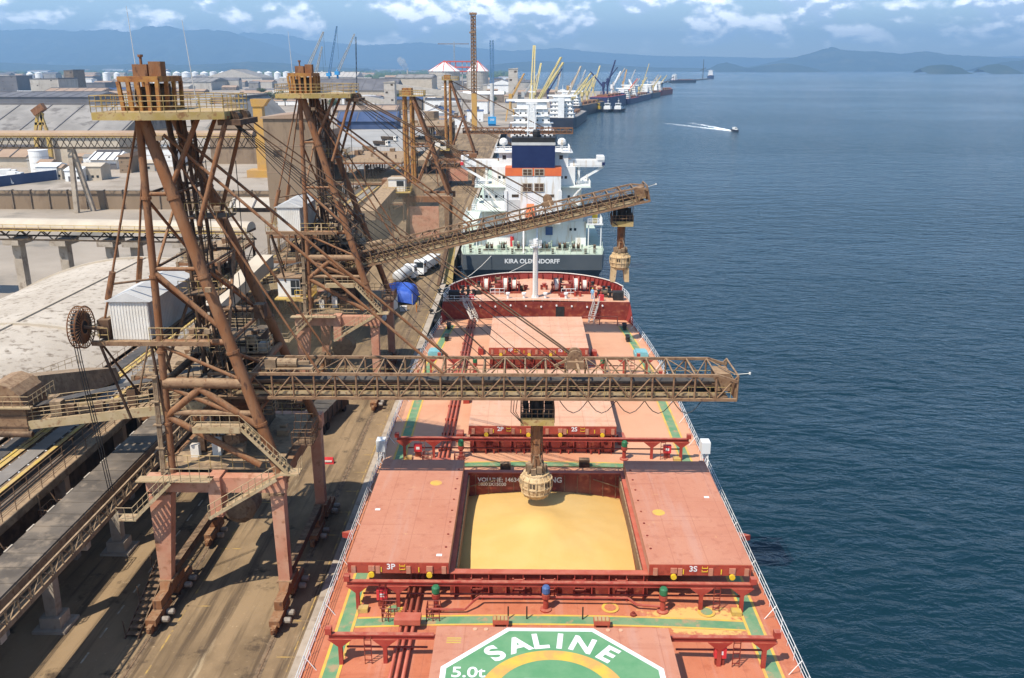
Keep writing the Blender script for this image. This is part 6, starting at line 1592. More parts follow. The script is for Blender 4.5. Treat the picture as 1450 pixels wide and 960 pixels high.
# engine casing and funnel
cs = blk('engine_casing', -6.0, 6.2, AY - 3.8, AY + 1.2, KD + 5.6, KD + 16.2)
blk('funnel_band', -6.05, 6.25, AY - 3.86, AY + 1.0, KD + 16.2, KD + 18.0, 'orange', cs)
fn = blk('funnel', -4.6, 4.8, AY - 3.9, AY + 1.2, KD + 18.0, KD + 22.8, 'funnel_navy')
blk('funnel_rim', -4.65, 4.85, AY - 3.95, AY + 1.25, KD + 22.8, KD + 23.4, 'galv', fn); blk('funnel_cap', -4.6, 4.8, AY - 3.8, AY + 1.1, KD + 23.4, KD + 24.4, 'black', fn)
m = MB()
for q in (-3.5, -2.2, -1, 1.6, 2.6, 3.8): m.lathe((KX + q, AY - 2, KD + 24.4), [(.22, 0), (.22, .5)], 8)
m.lathe((KX + .7, AY - 2, KD + 24.4), [(.75, 0), (.85, .6), (.85, 1.2), (.5, 1.6)], 12); m.build('exhaust_pipe', M['black'], fn)
for x0, x1, z0, z1, nx_, nz_ in ((-2.2, -.2, 16.4, 17.7, 2, 2), (.4, 2.4, 16.4, 17.7, 2, 2), (-2.2, -.2, 12.9, 14.6, 2, 2), (.4, 2.4, 12.9, 14.6, 2, 2)):
    fr_ = blk('louvre_frame', x0 - .12, x1 + .12, AY - 3.95, AY - 3.88, KD + z0 - .12, KD + z1 + .12, 'cream', cs)
    for i in range(nx_):
        for j in range(nz_):
            xa = x0 + (x1 - x0) * i / nx_; za = z0 + (z1 - z0) * j / nz_
            blk('louvre', xa + .08, xa + (x1 - x0) / nx_ - .08, AY - 3.99, AY - 3.955, KD + za + .06, KD + za + (z1 - z0) / nz_ - .06, 'rust_dark', fr_)
for x in (-4.6, 3.2): blk('louvre', x, x + 1.5, AY - 3.86, AY - 3.8, KD + 11.6, KD + 12.2, 'grime', cs)
for x in (-5.4, 2.4): blk('recess', x, x + 2.6, AY - 3.87, AY - 3.8, KD + 8.8, KD + 11.0, 'galv', cs)
blk('casing_pillar', -6.3, -5.6, AY - 4.1, AY - 3.7, KD + 8.6, KD + 13, 'ship_white', cs); blk('casing_pillar', 5.6, 6.4, AY - 4.1, AY - 3.7, KD + 8.6, KD + 13, 'ship_white', cs)
m = MB(); m.hexa([(KX - 1.6, AY - 9.2, KD + 6.6), (KX + .6, AY - 9.2, KD + 6.6), (KX + .6, AY - 4.2, KD + 7.6), (KX - 1.6, AY - 4.2, KD + 7.6), (KX - 1.3, AY - 8.8, KD + 9.0), (KX + .3, AY - 8.8, KD + 9.0), (KX + .3, AY - 4.2, KD + 10.2), (KX - 1.3, AY - 4.2, KD + 10.2)])
m.build('lifeboat', M['orange'], kira)
m = MB(); m.bar((KX - 2, AY - 9, KD), (KX - 2, AY - 4.2, KD + 9), .3); m.bar((KX + 1, AY - 9, KD), (KX + 1, AY - 4.2, KD + 9), .3); m.build('lifeboat_ramp', M['ship_white'], kira)
blk('valve_box', 3.0, 4.6, AY - .6, AY - .1, KD + 2.6, KD + 4.4, 'valve_blue'); blk('waste_drum', 13.4, 14.6, AY - 1.6, AY - .6, KD + 5.5, KD + 7.4, 'yellow'); blk('vent_stack', -5.0, -4.2, AY - 1.0, AY - .3, KD, KD + 2.2, 'sign_red')
m = MB()                                                      # pipes and vents cluttering the poop
rr = random.Random(4)
for i in range(26):
    x = rr.uniform(-11, 11); y = KY + rr.uniform(2.5, 9); m.lathe((KX + x, y, KD), [(.16, 0), (.16, rr.uniform(.5, 1.3)), (.3, 1.35), (.3, 1.55)], 8)
m.build('deck_vents', M['deck_seagreen'], kira)
# radar mast: lattice tower
for x, y in ((-1, 0), (1, 0), (-1, 2), (1, 2)): member(kira, 'mast_leg', (KX + x - .3, AY + 8 + y, KD + 20.8), (KX + x * .6 - .3, AY + 8 + y * .7, KD + 31), .16, M['white'], 6)
for i in range(6):
    z = KD + 20.8 + i * 1.7
    member(kira, 'mast_brace', (KX - 1.2, AY + 8, z), (KX + .6, AY + 8, z + 1.7), .08, M['white'], 5); member(kira, 'mast_brace', (KX + .6, AY + 8, z), (KX - 1.2, AY + 8, z + 1.7), .08, M['white'], 5); member(kira, 'mast_brace', (KX - 1.2, AY + 8, z), (KX + .7, AY + 8, z), .08, M['white'], 5)
m = MB(); m.box(KX - 3.2, KX + 2.6, AY + 8, AY + 8.4, KD + 28.2, KD + 28.5); m.box(KX - 1.8, KX + 1.2, AY + 7.6, AY + 9.5, KD + 25, KD + 25.2); m.box(KX - 1.6, KX + 1.0, AY + 7.8, AY + 8.1, KD + 31, KD + 31.4); m.tube((KX - .3, AY + 8.5, KD + 31), (KX - .3, AY + 8.5, KD + 34.5), .1, .05, n=6)
for q in (-3, -1.4, .6, 2.4): m.tube((KX + q, AY + 8.2, KD + 28.4), (KX + q, AY + 8.2, KD + 29.8), .06, n=5)
m.build('radar_scanner', M['white'], kira)
# hatch covers and deck cranes forward of the block
for i in range(6):
    y = KY + 32 + i * 27
    MB().box(KX - 7.5, KX + 7.5, y, y + 17, KD, KD + 2.6).build('hatch_cover', M['cover'], kira)
# planks and slanting fender beams leaning at the quay edge by the stern
def mooring_line(a, b, sag=1.2):
    return [Vector(a).lerp(Vector(b), t) - Vector((0, 0, sag * 4 * t * (1 - t))) for t in (0, .2, .4, .6, .8, 1)]
for i, (a, b) in enumerate((((SX - 3.4, 145.0, 14.3), (KX - 5.5, KY - 1, KD - .4)), ((SX - 2.6, 145.2, 14.3), (KX - 1.5, KY - .3, KD - .2)))):
    pass
G_MOOR = 'mooring ropes'
for lab, a, b in (('white stern rope of the grey ship running down to the quay', (KX - 9, KY - .1, KD - .3), (-17.2, 176, GZ + .4)),
                  ('second white stern rope crossing under the grey ship name', (KX + 1, KY - .2, KD - .6), (-17.2, 172, GZ + .4)),
                  ('bow rope from the red forecastle to the quay edge', (SX - 13.0, 138, 13.4), (-17.2, 158, GZ + .4))):
    tag(MB().path(mooring_line(a, b), .07, 5).build('mooring_rope', M['white_dusty']), lab, 'rope', G_MOOR)
for k, (y, lab) in enumerate(((158, 'black mooring bollard on the quay edge off the red bow'), (174, 'black mooring bollard on the quay edge astern of the grey ship'))):
    tag(MB().lathe((-17.2, y, GZ + .2), [(.4, 0), (.26, .15), (.26, .55), (.46, .65), (.46, .8)], 12).build('mooring_bollard', M['black']), lab, 'bollard', 'mooring bollards')
gw = thing('gangway', 'steep brown timber gangway frames leaning beside the grey stern', 'gangway', (-14.5, 184, GZ))
for x0, x1, y in ((-18.0, -15.6, 181), (-16.2, -14.6, 183)):
    MB().bar((x0, y, GZ + .1), (x1, y + 3, KD + 5.4), .9, .35).build('gangway_rail', M['rust_dark'], gw)
MB().hexa([(-17.2, 182, GZ + .1), (-15.2, 182, GZ + .1), (-15.2, 182.4, GZ + .1), (-17.2, 182.4, GZ + .1), (-15.4, 185, KD + 5), (-14.4, 185, KD + 5), (-14.4, 185.4, KD + 5), (-15.4, 185.4, KD + 5)]).build('gangway_board', M['ochre'], gw)

# ------------------------------------------------------------------ ships further along the quay
def deck_crane(parent, T, x, y, z, m_, h=14, L=24, el=50, az=0):
    c = MB(T); c.tube((x, y, z), (x, y, z + h * .6), 1.3, 1.1, n=10); c.box(x - 1.6, x + 1.6, y - 2, y + 2, z + h * .6, z + h)
    o = c.build('crane_post', m_, parent)
    d = Vector((math.sin(R(az)) * math.cos(R(el)), math.cos(R(az)) * math.cos(R(el)), math.sin(R(el))))
    b = Vector((x, y, z + h * .62)); e = b + d * L; s = Vector((d.y, -d.x, 0)).normalized()
    j = MB(T)
    for k in (-1, 1): j.bar(b + s * k * 1.1, e + s * k * .5, .75, .8)
    for t in (.2, .4, .6, .8, 1): j.bar(b.lerp(e, t) - s * .8, b.lerp(e, t) + s * .8, .5)
    j.build('crane_jib', m_, o)
    w = MB(T); w.tube((x, y, z + h), e, .09, n=4); w.tube(e, e - Vector((0, 0, L * .3)), .07, n=4); w.build('crane_rope', M['black'], o)
def far_ship(x, y, heading, L, B, fb, hull, deckm, house, label, cranes=(), house_aft=True, house_h=17, hatches=5, funnel='white'):
    s = thing('cargo_ship', label, 'ship', (x, y, 0), 'ships moored along the far quay')
    T = Matrix.Translation((x, y, 0)) @ Matrix.Rotation(-heading, 4, 'Z')
    w = B / 2; bow = L * .5
    pl = [(-w * .85, -L / 2), (w * .85, -L / 2), (w, -L * .42), (w, bow - L * .14), (w * .62, bow - L * .05), (0, bow), (-w * .62, bow - L * .05), (-w, bow - L * .14), (-w, -L * .42)]
    h = MB(T); h.prism(pl, -2, fb); h.prism([(p[0] * .98, p[1]) for p in pl if p[1] > bow - L * .12], fb, fb + 2.2); h.build('hull', M[hull], s)
    MB(T).prism([(p[0] * .97, p[1] * .99) for p in pl], fb + .003, fb + .06).build('deck', M[deckm], s)
    hs = -1 if house_aft else 1
    hy = -L / 2 + 8
    if house:
        a = MB(T)
        for k in range(5): a.box(-w * (.82 - .06 * k), w * (.82 - .06 * k), hy + k * .6, hy + 12 - k * .8, fb + house_h * k / 5, fb + house_h * (k + 1) / 5 - .25)
        for k in range(5): a.box(-w * (.9 - .06 * k), w * (.9 - .06 * k), hy - .8 + k * .6, hy + 12.6 - k * .8, fb + house_h * (k + 1) / 5 - .25, fb + house_h * (k + 1) / 5)
        a.box(-w, w, hy + 5, hy + 8, fb + house_h, fb + house_h + 1.2); a.tube((0, hy + 7, fb + house_h), (0, hy + 7, fb + house_h + 9), .4, .2, n=6); a.box(-2, 2, hy + 6.8, hy + 7.2, fb + house_h + 5, fb + house_h + 5.6)
        ho = a.build('accommodation', M[house], s)
        for k in range(4):
            for i in range(7):
                xx = -w * .66 + i * w * .22; MB(T).box(xx - .5, xx + .5, hy + k * .6 - .06, hy + k * .6 + .05, fb + house_h * k / 5 + 1.0, fb + house_h * k / 5 + 2.0).build('window', M['glass'], ho)
        MB(T).box(-2.6, 2.6, hy - 4.5, hy - .9, fb, fb + house_h * .95).build('funnel', M[funnel], s)
    for i in range(hatches):
        yy = -L / 2 + 26 + i * (L - 46) / max(1, hatches); MB(T).box(-w * .55, w * .55, yy, yy + (L - 46) / hatches * .68, fb + .06, fb + 2.4).build('hatch_cover', M['rust' if deckm != 'white' else 'roof_grey'], s)
    for (t, m_, el, az, hh, ll) in cranes: deck_crane(s, T, 0, -L / 2 + L * t, fb, M[m_], hh, ll, el, az)
    return s
p = at(797, 164, Z=0)
far_ship(4, 615, R(0), 190, 30, 9, 'hull_black', 'rust_dark', 'white', 'white-housed cargo ship with tall yellow cranes just beyond the grey ship', cranes=((.16, 'crane_yellow', 74, 8, 24, 38), (.30, 'crane_yellow', 58, 62, 18, 40), (.44, 'crane_yellow', 52, 60, 17, 40), (.6, 'crane_yellow', 50, 60, 16, 34)), house_h=20)
far_ship(66, 1030, R(15), 170, 27, 10, 'hull_black', 'rust_dark', 'white', 'black-hulled ship with low brown hatches in front of the tugboats', cranes=((.30, 'crane_yellow', 46, 25, 13, 26), (.45, 'crane_yellow', 46, 25, 13, 26), (.62, 'crane_yellow', 52, 20, 13, 24)), house_h=14)
far_ship(112, 1215, R(16), 150, 26, 13, 'hull_navy', 'hull_red', None, 'navy and red ship with dark blue cranes behind the tugboats', cranes=((.22, 'hull_navy', 40, -60, 18, 30), (.40, 'hull_navy', 66, 30, 22, 34), (.60, 'white', 52, 30, 14, 28)), hatches=4)
far_ship(176, 1440, R(16), 170, 27, 8, 'hull_navy', 'roof_grey', 'white', 'white-topped ship with low navy hull beyond the tugboats', cranes=((.35, 'white', 40, -40, 12, 24), (.6, 'crane_yellow', 50, 40, 12, 24)), house_h=15)
far_ship(262, 1760, R(18), 150, 25, 9, 'hull_red', 'rust_dark', 'white', 'rust-hulled ship with pink deckhouse at the end of the quay', cranes=((.3, 'crane_yellow', 45, 40, 14, 24), (.5, 'hull_black', 30, 60, 16, 26)), house_h=14)
q = at(968, 117, Z=0)
far_ship(q.x, q.y, R(60), 110, 24, 9, 'hull_black', 'hull_red', 'white', 'dark ship with white house moored at the outer jetty', house_h=17, hatches=5)
q = at(1006, 111.5, Z=0)
far_ship(q.x, q.y, R(190), 130, 30, 14, 'hull_navy', 'rust_dark', 'white', 'outermost ship with white house at the jetty end', house_h=24, hatches=3)
jt = thing('jetty', 'short low jetty on piles beside the outermost ships', 'jetty', tuple(at(975, 115, Z=0)))
ja, jb = at(942, 117.5, Z=0), at(1003, 112.5, Z=0)
for i in range(12):
    p = ja.lerp(jb, (i + .5) / 12); d = (jb - ja) / 12; s_ = Vector((-d.y, d.x, 0)).normalized() * 8
    MB().hexa([tuple(v.xy) + (z,) for z in (3, 5) for v in (p - d * .49 - s_, p + d * .49 - s_, p + d * .49 + s_, p - d * .49 + s_)]).build('jetty_deck', M['concrete_dark'], jt)
    for k in (-.3, .3): MB().tube((p.x + d.x * k, p.y + d.y * k, -3), (p.x + d.x * k, p.y + d.y * k, 3), 2.0, n=6).build('jetty_pile', M['concrete_dark'], jt)
q = at(995, 112, Z=0)
dm_ = thing('loading_mast', 'thin dark mast on the jetty beside the outermost ship', 'mast', (q.x, q.y, 0))
MB().tube((q.x, q.y, 3), (q.x, q.y, at(995, 84, Y=q.y).z), 2.2, 1.0, n=6).build('pole', M['grime'], dm_); MB().bar((q.x - 14, q.y, at(995, 100, Y=q.y).z), (q.x + 12, q.y, at(995, 96, Y=q.y).z), 2).build('pole_arm', M['grime'], dm_)
def tug(x, y, hullm, housem, label, heading=R(195)):
    t = thing('tugboat', label, 'boat', (x, y, 0), 'tugboats moored together')
    T = Matrix.Translation((x, y, 0)) @ Matrix.Rotation(-heading, 4, 'Z')
    MB(T).prism([(-5, -14), (5, -14), (5.6, -4), (5.2, 8), (2.6, 14.5), (0, 16), (-2.6, 14.5), (-5.2, 8), (-5.6, -4)], -1, 3.0).build('hull', M[hullm], t)
    f = MB(T)
    for yy in range(-13, 9, 3):
        for s in (-1, 1): f.lathe((s * 5.7, yy, 2.2), [(.8, -.25), (.8, .25)], 8, axis='X')
    f.build('fender_tyre', M['tyre'], t)
    MB(T).box(-3.8, 3.8, -3, 8, 3.0, 6.2).build('deckhouse', M[housem], t)
    MB(T).hexa([(-2.8, 1, 6.2), (2.8, 1, 6.2), (2.8, 6.6, 6.2), (-2.8, 6.6, 6.2), (-3.1, .8, 9.2), (3.1, .8, 9.2), (3.1, 7.0, 9.2), (-3.1, 7.0, 9.2)]).box(-3.4, 3.4, .4, 7.3, 9.2, 9.5).build('wheelhouse', M[housem], t)
    MB(T).box(-2.7, 2.7, 6.72, 6.9, 7.3, 8.8).build('window', M['glass'], t)
    MB(T).tube((0, 2, 9.5), (0, 2, 15), .25, .12, n=6).box(-1.2, 1.2, 1.9, 2.1, 12, 12.3).build('mast', M[housem], t)
    MB(T).lathe((2.2, -1.6, 6.2), [(.8, 0), (.8, 3.2)], 8).lathe((-2.2, -1.6, 6.2), [(.8, 0), (.8, 3.2)], 8).build('funnel', M['black'], t)
for px, col, lab in ((846, 'yellow', 'yellow tugboat moored against the black-hulled ship'), (861, 'white', 'white tugboat moored in the middle of the three tugs'), (876, 'white', 'white tugboat moored outermost of the three tugs')):
    p = at(px, 158, Z=0); tug(p.x, p.y, 'hull_black', col, lab)
for px, py, lab in ((918, 134, 'small white tug beside the rust-hulled ship'), (930, 135, 'small white tug farther out beside the rust-hulled ship')):
    p = at(px, py, Z=0); tug(p.x, p.y, 'hull_black', 'white', lab)
# more ships and shore cranes crowding the far quay
far_ship(40, 830, R(8), 150, 25, 8, 'hull_black', 'roof_grey', 'white', 'white-housed ship with cream cranes tucked behind the first yellow-craned ship', cranes=((.25, 'cream', 62, 50, 18, 34), (.42, 'crane_yellow', 48, 58, 16, 34), (.6, 'crane_yellow', 44, 62, 16, 34)), house_h=17)
far_ship(218, 1590, R(16), 120, 22, 8, 'hull_black', 'rust_dark', 'white', 'small ship with pale derricks between the navy hulls', cranes=((.3, 'cream', 52, 60, 14, 26), (.5, 'cream', 48, 60, 14, 26), (.7, 'crane_yellow', 50, 50, 13, 24)), house_h=13)
far_ship(150, 1330, R(16), 110, 22, 7, 'hull_navy', 'hull_red', 'white', 'low red-decked ship between the blue-craned and white-topped ships', cranes=((.4, 'orange', 50, 55, 13, 24), (.6, 'cream', 50, 55, 13, 24)), house_h=13)
rr = random.Random(31)
shore = (('crane_yellow', 'yellow'), ('hull_navy', 'dark blue'), ('cream', 'cream'), ('tower_yellow', 'orange'), ('lattice_grey', 'grey'))
for i in range(3, 16):
    t = i / 15; px = 722 + 205 * t + rr.uniform(-4, 4); yq = 560 + 1150 * t
    x = at(px, 100, Y=yq).x - 22; mk, cn = shore[i % 5]
    xe = next((a[0] + (b[0] - a[0]) * (yq - a[1]) / (b[1] - a[1]) for a, b in zip(EDGE[:-1], EDGE[1:]) if a[1] <= yq <= b[1]), 200)
    x = min(x, xe - 12)
    c_ = thing('quay_crane', cn + ' slewing quay crane, ' + ('first', 'second', 'third', 'farthest')[i // 5 - (i % 5 < 3)] + ' of its colour beyond the grey ship', 'crane', (x, yq, GZ), 'slewing cranes along the far quay')
    for sx in (-4, 4):
        for sy in (-4, 4): MB().bar((x + sx, yq + sy, GZ), (x + sx * .6, yq + sy * .6, GZ + 10), 1.0).build('portal_leg', M[mk], c_)
    deck_crane(c_, None, x, yq, GZ + 10, M[mk], 13, rr.uniform(24, 38), rr.uniform(46, 74), rr.uniform(20, 75))
# motorboat with its wake
bp_ = at(1041, 186, Z=0); hd = math.atan2(bp_.x - at(960, 174, Z=0).x, bp_.y - at(960, 174, Z=0).y)
mbt = thing('motorboat', 'small motorboat speeding across the bay with a white wake', 'boat', (bp_.x, bp_.y, 0))
T = Matrix.Translation((bp_.x, bp_.y, .2)) @ Matrix.Rotation(-hd, 4, 'Z')
MB(T).prism([(-1.6, -5.5), (1.6, -5.5), (1.7, 1), (1.0, 4), (0, 6), (-1.0, 4), (-1.7, 1)], -.3, 1.3).build('hull', M['hull_black'], mbt)
MB(T).hexa([(-1.2, -3, 1.3), (1.2, -3, 1.3), (1.2, 1.6, 1.3), (-1.2, 1.6, 1.3), (-1.1, -3, 3.0), (1.1, -3, 3.0), (1.1, .6, 3.0), (-1.1, .6, 3.0)]).build('cabin', M['white'], mbt)
MB(T).box(-1.0, 1.0, 1.0, 1.3, 2.0, 2.8).build('window', M['glass'], mbt)
M['foam'] = mat('foam', (0.80, 0.82, 0.82), (0.55, 0.62, 0.66), 0.25, rough=0.9, lo=.4, hi=.6)
wk = MB(T); rr = random.Random(8)
for s in (-1, 1):
    for i in range(360):
        t = rr.random() ** 1.9; d = -4 - t * 112; off_ = s * (1.0 + t * 12) + rr.gauss(0, .7 + t * 1.4); sz = rr.uniform(.3, 1.1) * (1 - .66 * t)
        a = rr.uniform(0, 6.28)
        wk.add([(off_ + sz * 1.1 * math.cos(a + k * 1.256), d + sz * 1.6 * math.sin(a + k * 1.256), .03 - .2) for k in range(5)] + [(off_, d, .30 * sz - .15)], [(0, 1, 5), (1, 2, 5), (2, 3, 5), (3, 4, 5), (4, 0, 5)])
for i in range(200):
    t = rr.random() ** 2; d = -5 - t * 30; off_ = rr.gauss(0, .9); sz = rr.uniform(.5, 1.2); a = rr.uniform(0, 6.28)
    wk.add([(off_ + sz * math.cos(a + k * 1.256), d + sz * math.sin(a + k * 1.256), -.17) for k in range(5)] + [(off_, d, .4 * sz)], [(0, 1, 5), (1, 2, 5), (2, 3, 5), (3, 4, 5), (4, 0, 5)])
tag(wk.build('wake_foam', M['foam']), 'two white foam trails behind the speeding motorboat', 'wake', kind='stuff')
# ------------------------------------------------------------------ the port behind
def gable(x0, x1, y0, y1, h, hr, wall, roof, label, cat='warehouse', axis='X', group='warehouses behind the quay', doors=0, panels=True):
    t = thing('warehouse', label, cat, ((x0 + x1) / 2, (y0 + y1) / 2, GZ), group)
    MB().box(x0, x1, y0, y1, GZ, GZ + h).build('wall', M[wall], t)
    if axis == 'X':
        ym = (y0 + y1) / 2; e = 1.2
        r = MB(); r.prism_x([(y0 - e, GZ + h + .01), (y1 + e, GZ + h + .01), (ym, GZ + h + hr)], x0 - e, x1 + e); ro = r.build('roof', M[roof], t)
        if panels:
            n = max(3, int((x1 - x0) / 14))
            for i in range(n + 1):
                x = x0 + (x1 - x0) * i / n; rb = MB(); rb.bar((x, y0 - e, GZ + h + .15), (x, ym, GZ + h + hr + .15), .5, .3); rb.build('roof_seam', M['roof_dark'], ro)
        MB().box(x0, x1, ym - 1.0, ym + 1.0, GZ + h + hr - .5, GZ + h + hr + .7).build('ridge_vent', M['roof_dark'], ro)
        for i in range(doors):
            x = x0 + (x1 - x0) * (i + .5) / doors; MB().box(x - 3, x + 3, y0 - .1, y0 + .1, GZ, GZ + h * .6).build('door', M['roof_dark'], t)
    else:
        xm = (x0 + x1) / 2; e = 1.2
        r = MB(); r.prism_y([(x0 - e, GZ + h + .01), (x1 + e, GZ + h + .01), (xm, GZ + h + hr)], y0 - e, y1 + e); ro = r.build('roof', M[roof], t)
        g = MB(); g.prism_y([(x0, GZ + h - .01), (x1, GZ + h - .01), (xm, GZ + h + hr - .5)], y0 - e - .05, y0 - e + .02); g.build('gable_end', M[wall], t)
        for i in range(doors):
            x = x0 + (x1 - x0) * (i + .5) / doors; MB().box(x - 2.4, x + 2.4, y0 - .12, y0 + .1, GZ, GZ + h * .62).build('door', M['white'], t)
        MB().box(xm - .8, xm + .8, y0, y1, GZ + h + hr - .5, GZ + h + hr + .5).build('ridge_vent', M['roof_dark'], ro)
    return t
def box_at(px0, px1, pybase, pytop, depth):
    a = at(px0, pybase, Z=GZ); b = at(px1, pybase, Y=a.y); h = at(px0, pytop, Y=a.y).z - GZ
    return a.x, b.x, a.y, a.y + depth, h
# large sheds
x0, x1, y0, y1, h = box_at(-70, 172, 232, 192, 80)
gable(x0, x1, y0, y1, h, 13, 'cream', 'roof_grey', 'huge shed with light grey roof behind the brown-roofed gallery')
x0, x1, y0, y1, h = box_at(300, 372, 232, 182, 60)
gable(x0, x1, y0, y1, h, 14, 'wall_tan', 'roof_grey', 'grey gabled shed left of the tall tan transfer tower', axis='Y')
x0, x1, y0, y1, h = box_at(-60, 135, 152, 141, 80)
gable(x0, x1, y0, y1, h + 3, 5, 'roof_dark', 'roof_dark', 'long dark shed stretching behind the light grey roof')
x0, x1, y0, y1, h = box_at(60, 142, 141, 131, 60)
gable(x0, x1, y0, y1, h, 6, 'wall_tan', 'roof_brown', 'long tan shed with brown roof near the dark silo blocks')
x0, x1, y0, y1, h = box_at(415, 560, 146, 128, 90)
gable(x0, x1, y0, y1, h, 14, 'cream', 'roof_dark', 'dark-roofed shed behind the white conveyor bridge', doors=6)
x0, x1, y0, y1, h = box_at(290, 372, 121, 110, 120)
gable(x0, x1, y0, y1, h, 22, 'concrete_pale', 'roof_grey', 'pale pyramid-roofed shed below the far white tanks', axis='Y')
x0, x1, y0, y1, h = box_at(240, 300, 128, 116, 120)
gable(x0, x1, y0, y1, h, 8, 'silo', 'roof_grey', 'low grey shed in front of the far white tanks')
x0, x1, y0, y1, h = box_at(410, 505, 119, 109, 120)
gable(x0, x1, y0, y1, h, 14, 'silo', 'concrete_pale', 'cream hip-roofed shed behind the mobile cranes', axis='X')
x0, x1, y0, y1, h = box_at(690, 732, 131, 120, 90)
gable(x0, x1, y0, y1, h, 9, 'white', 'roof_dark', 'white gable-fronted shed beside the blue crane mast', axis='Y', doors=1)
x0, x1, y0, y1, h = box_at(560, 612, 136, 110, 90)
gable(x0, x1, y0, y1, h, 5, 'cream', 'roof_grey', 'cream shed left of the red-topped silos')
x0, x1, y0, y1, h = box_at(600, 640, 172, 160, 26)
gable(x0, x1, y0, y1, h, 5, 'white', 'roof_blue', 'small white shed with blue gable roof under the silos', axis='Y', doors=1)
x0, x1, y0, y1, h = box_at(478, 560, 183, 172, 30)
gable(x0, x1, y0, y1, h, 7, 'roof_blue', 'roof_blue', 'low blue tarpaulin shed at the far side of the grey yard')
x0, x1, y0, y1, h = box_at(474, 560, 164, 156, 40)
gable(x0, x1, y0, y1, h, 4, 'wall_tan', 'roof_brown', 'low brown-roofed shed behind the blue tarpaulin shed')
x0, x1, y0, y1, h = box_at(70, 128, 217, 203, 22)
gable(x0, x1, y0, y1, h, 5, 'white', 'concrete_pale', 'small white shed with cream roof under the brown gallery')
x0, x1, y0, y1, h = box_at(-30, 42, 236, 222, 22)
gable(x0, x1, y0, y1, h, 4, 'cream', 'roof_brown', 'small cream shed beside the white tank at the left edge')
x0, x1, y0, y1, h = box_at(130, 165, 240, 226, 16)
gable(x0, x1, y0, y1, h, 3, 'white', 'white', 'small white office shed behind the blue boundary wall', doors=2)
x0, x1, y0, y1, h = box_at(330, 420, 300, 288, 14)
gable(x0, x1, y0, y1, h * .55, 3.4, 'grime', 'concrete_pale', 'open shelter with pale sheet roof behind the second loader')
for px0, px1, pb, pt, lab in ((160, 235, 140, 128, 'grey block building behind the first loader platform'), (690, 760, 124, 116, 'flat cream shed below the yellow ship cranes')):
    x0, x1, y0, y1, h = box_at(px0, px1, pb, pt, 60); gable(x0, x1, y0, y1, h, 4, 'silo', 'roof_dark', lab)
# transfer towers
def tower(px0, px1, pybase, pytop, depth, wall, label, roof='roof_brown', yb=None):
    x0, x1, y0, y1, h = box_at(px0, px1, pybase, pytop, depth)
    t = thing('transfer_tower', label, 'building', ((x0 + x1) / 2, y0, GZ), 'industrial towers and blocks')
    MB().box(x0, x1, y0, y1, GZ, GZ + h).build('wall', M[wall], t)
    MB().hexa([(x0 - .5, y0 - .5, GZ + h + .01), (x1 + .5, y0 - .5, GZ + h + .01), (x1 + .5, y1 + .5, GZ + h + .01), (x0 - .5, y1 + .5, GZ + h + .01), (x0 - .5, y0 - .5, GZ + h + .5), (x1 + .5, y0 - .5, GZ + h + 1.8), (x1 + .5, y1 + .5, GZ + h + 1.8), (x0 - .5, y1 + .5, GZ + h + .5)]).build('roof', M[roof], t)
    n = 4
    for i in range(n):
        z = GZ + h * (i + .6) / n; xx = x0 + (x1 - x0) * (.25 + .5 * (i % 2)); MB().box(xx - h * .04, xx + h * .04, y0 - .08, y0 + .05, z, z + h * .06).build('window', M['grime'], t)
    for i in range(1, 4): MB().box(x0 - .06, x1 + .06, y0 - .06, y0 + .01, GZ + h * i / 4, GZ + h * i / 4 + .15).build('wall_joint', M['roof_brown'], t)
    return t
tower(384, 452, 318, 168, 22, 'wall_tan', 'tall windowless tan transfer tower behind the second loader')
tower(452, 474, 312, 193, 14, 'concrete_dark', 'dark narrow stair tower against the tall tan transfer tower')
tower(46, 86, 140, 112, 60, 'silo', 'grey square block among the dark silos on the left', 'roof_dark')
tower(95, 108, 136, 100, 40, 'concrete_dark', 'dark chimney-like block among the silos on the left', 'roof_dark')
tower(545, 560, 160, 117, 14, 'concrete_pale', 'pale conveyor tower at the head of the white bridge', 'concrete_pale')
tower(0, 26, 130, 108, 60, 'roof_dark', 'dark plant block at the far left edge', 'roof_dark')
tower(30, 48, 150, 132, 30, 'white', 'small white block in front of the dark plant', 'white')
tower(112, 150, 130, 118, 60, 'roof_dark', 'low dark block right of the chimney-like block', 'roof_dark')
tower(5, 40, 208, 192, 14, 'wall_tan', 'tan block under the left end of the brown gallery')
tower(170, 186, 245, 222, 10, 'wall_tan', 'tan block seen between the first loader columns')
tower(208, 252, 236, 204, 18, 'white', 'tall white plant building behind the first loader tower', 'concrete_pale')
tower(720, 733, 145, 98, 20, 'concrete_pale', 'slim pale tower among the yellow ship cranes', 'concrete_pale')
# conveyor bridge on slender white legs
cb = thing('conveyor_bridge', 'white conveyor bridge on slender legs rising to the pale tower', 'conveyor', (at(515, 160, Z=GZ).x, at(515, 160, Z=GZ).y, GZ))
ya = at(515, 158, Z=GZ).y
pa, pb = at(470, 131, Y=ya), at(552, 146, Y=ya); pc, pd_ = at(552, 122, Y=ya), at(690, 140, Y=ya)
for a, b, hh in ((pa, pb, 5.5), (pc, pd_, 6.0)): MB().bar(a, b, 5, hh).build('bridge_span', M['concrete_pale'], cb)
for t in (.15, .35, .55, .75, .95):
    p = pa.lerp(pb, t); MB().bar((p.x, p.y, GZ), (p.x, p.y, p.z - 2.8), 1.6).build('bridge_leg', M['concrete_pale'], cb); q = pc.lerp(pd_, t); MB().bar((q.x, q.y, GZ), (q.x, q.y, q.z - 3.0), 1.6).build('bridge_leg', M['concrete_pale'], cb)
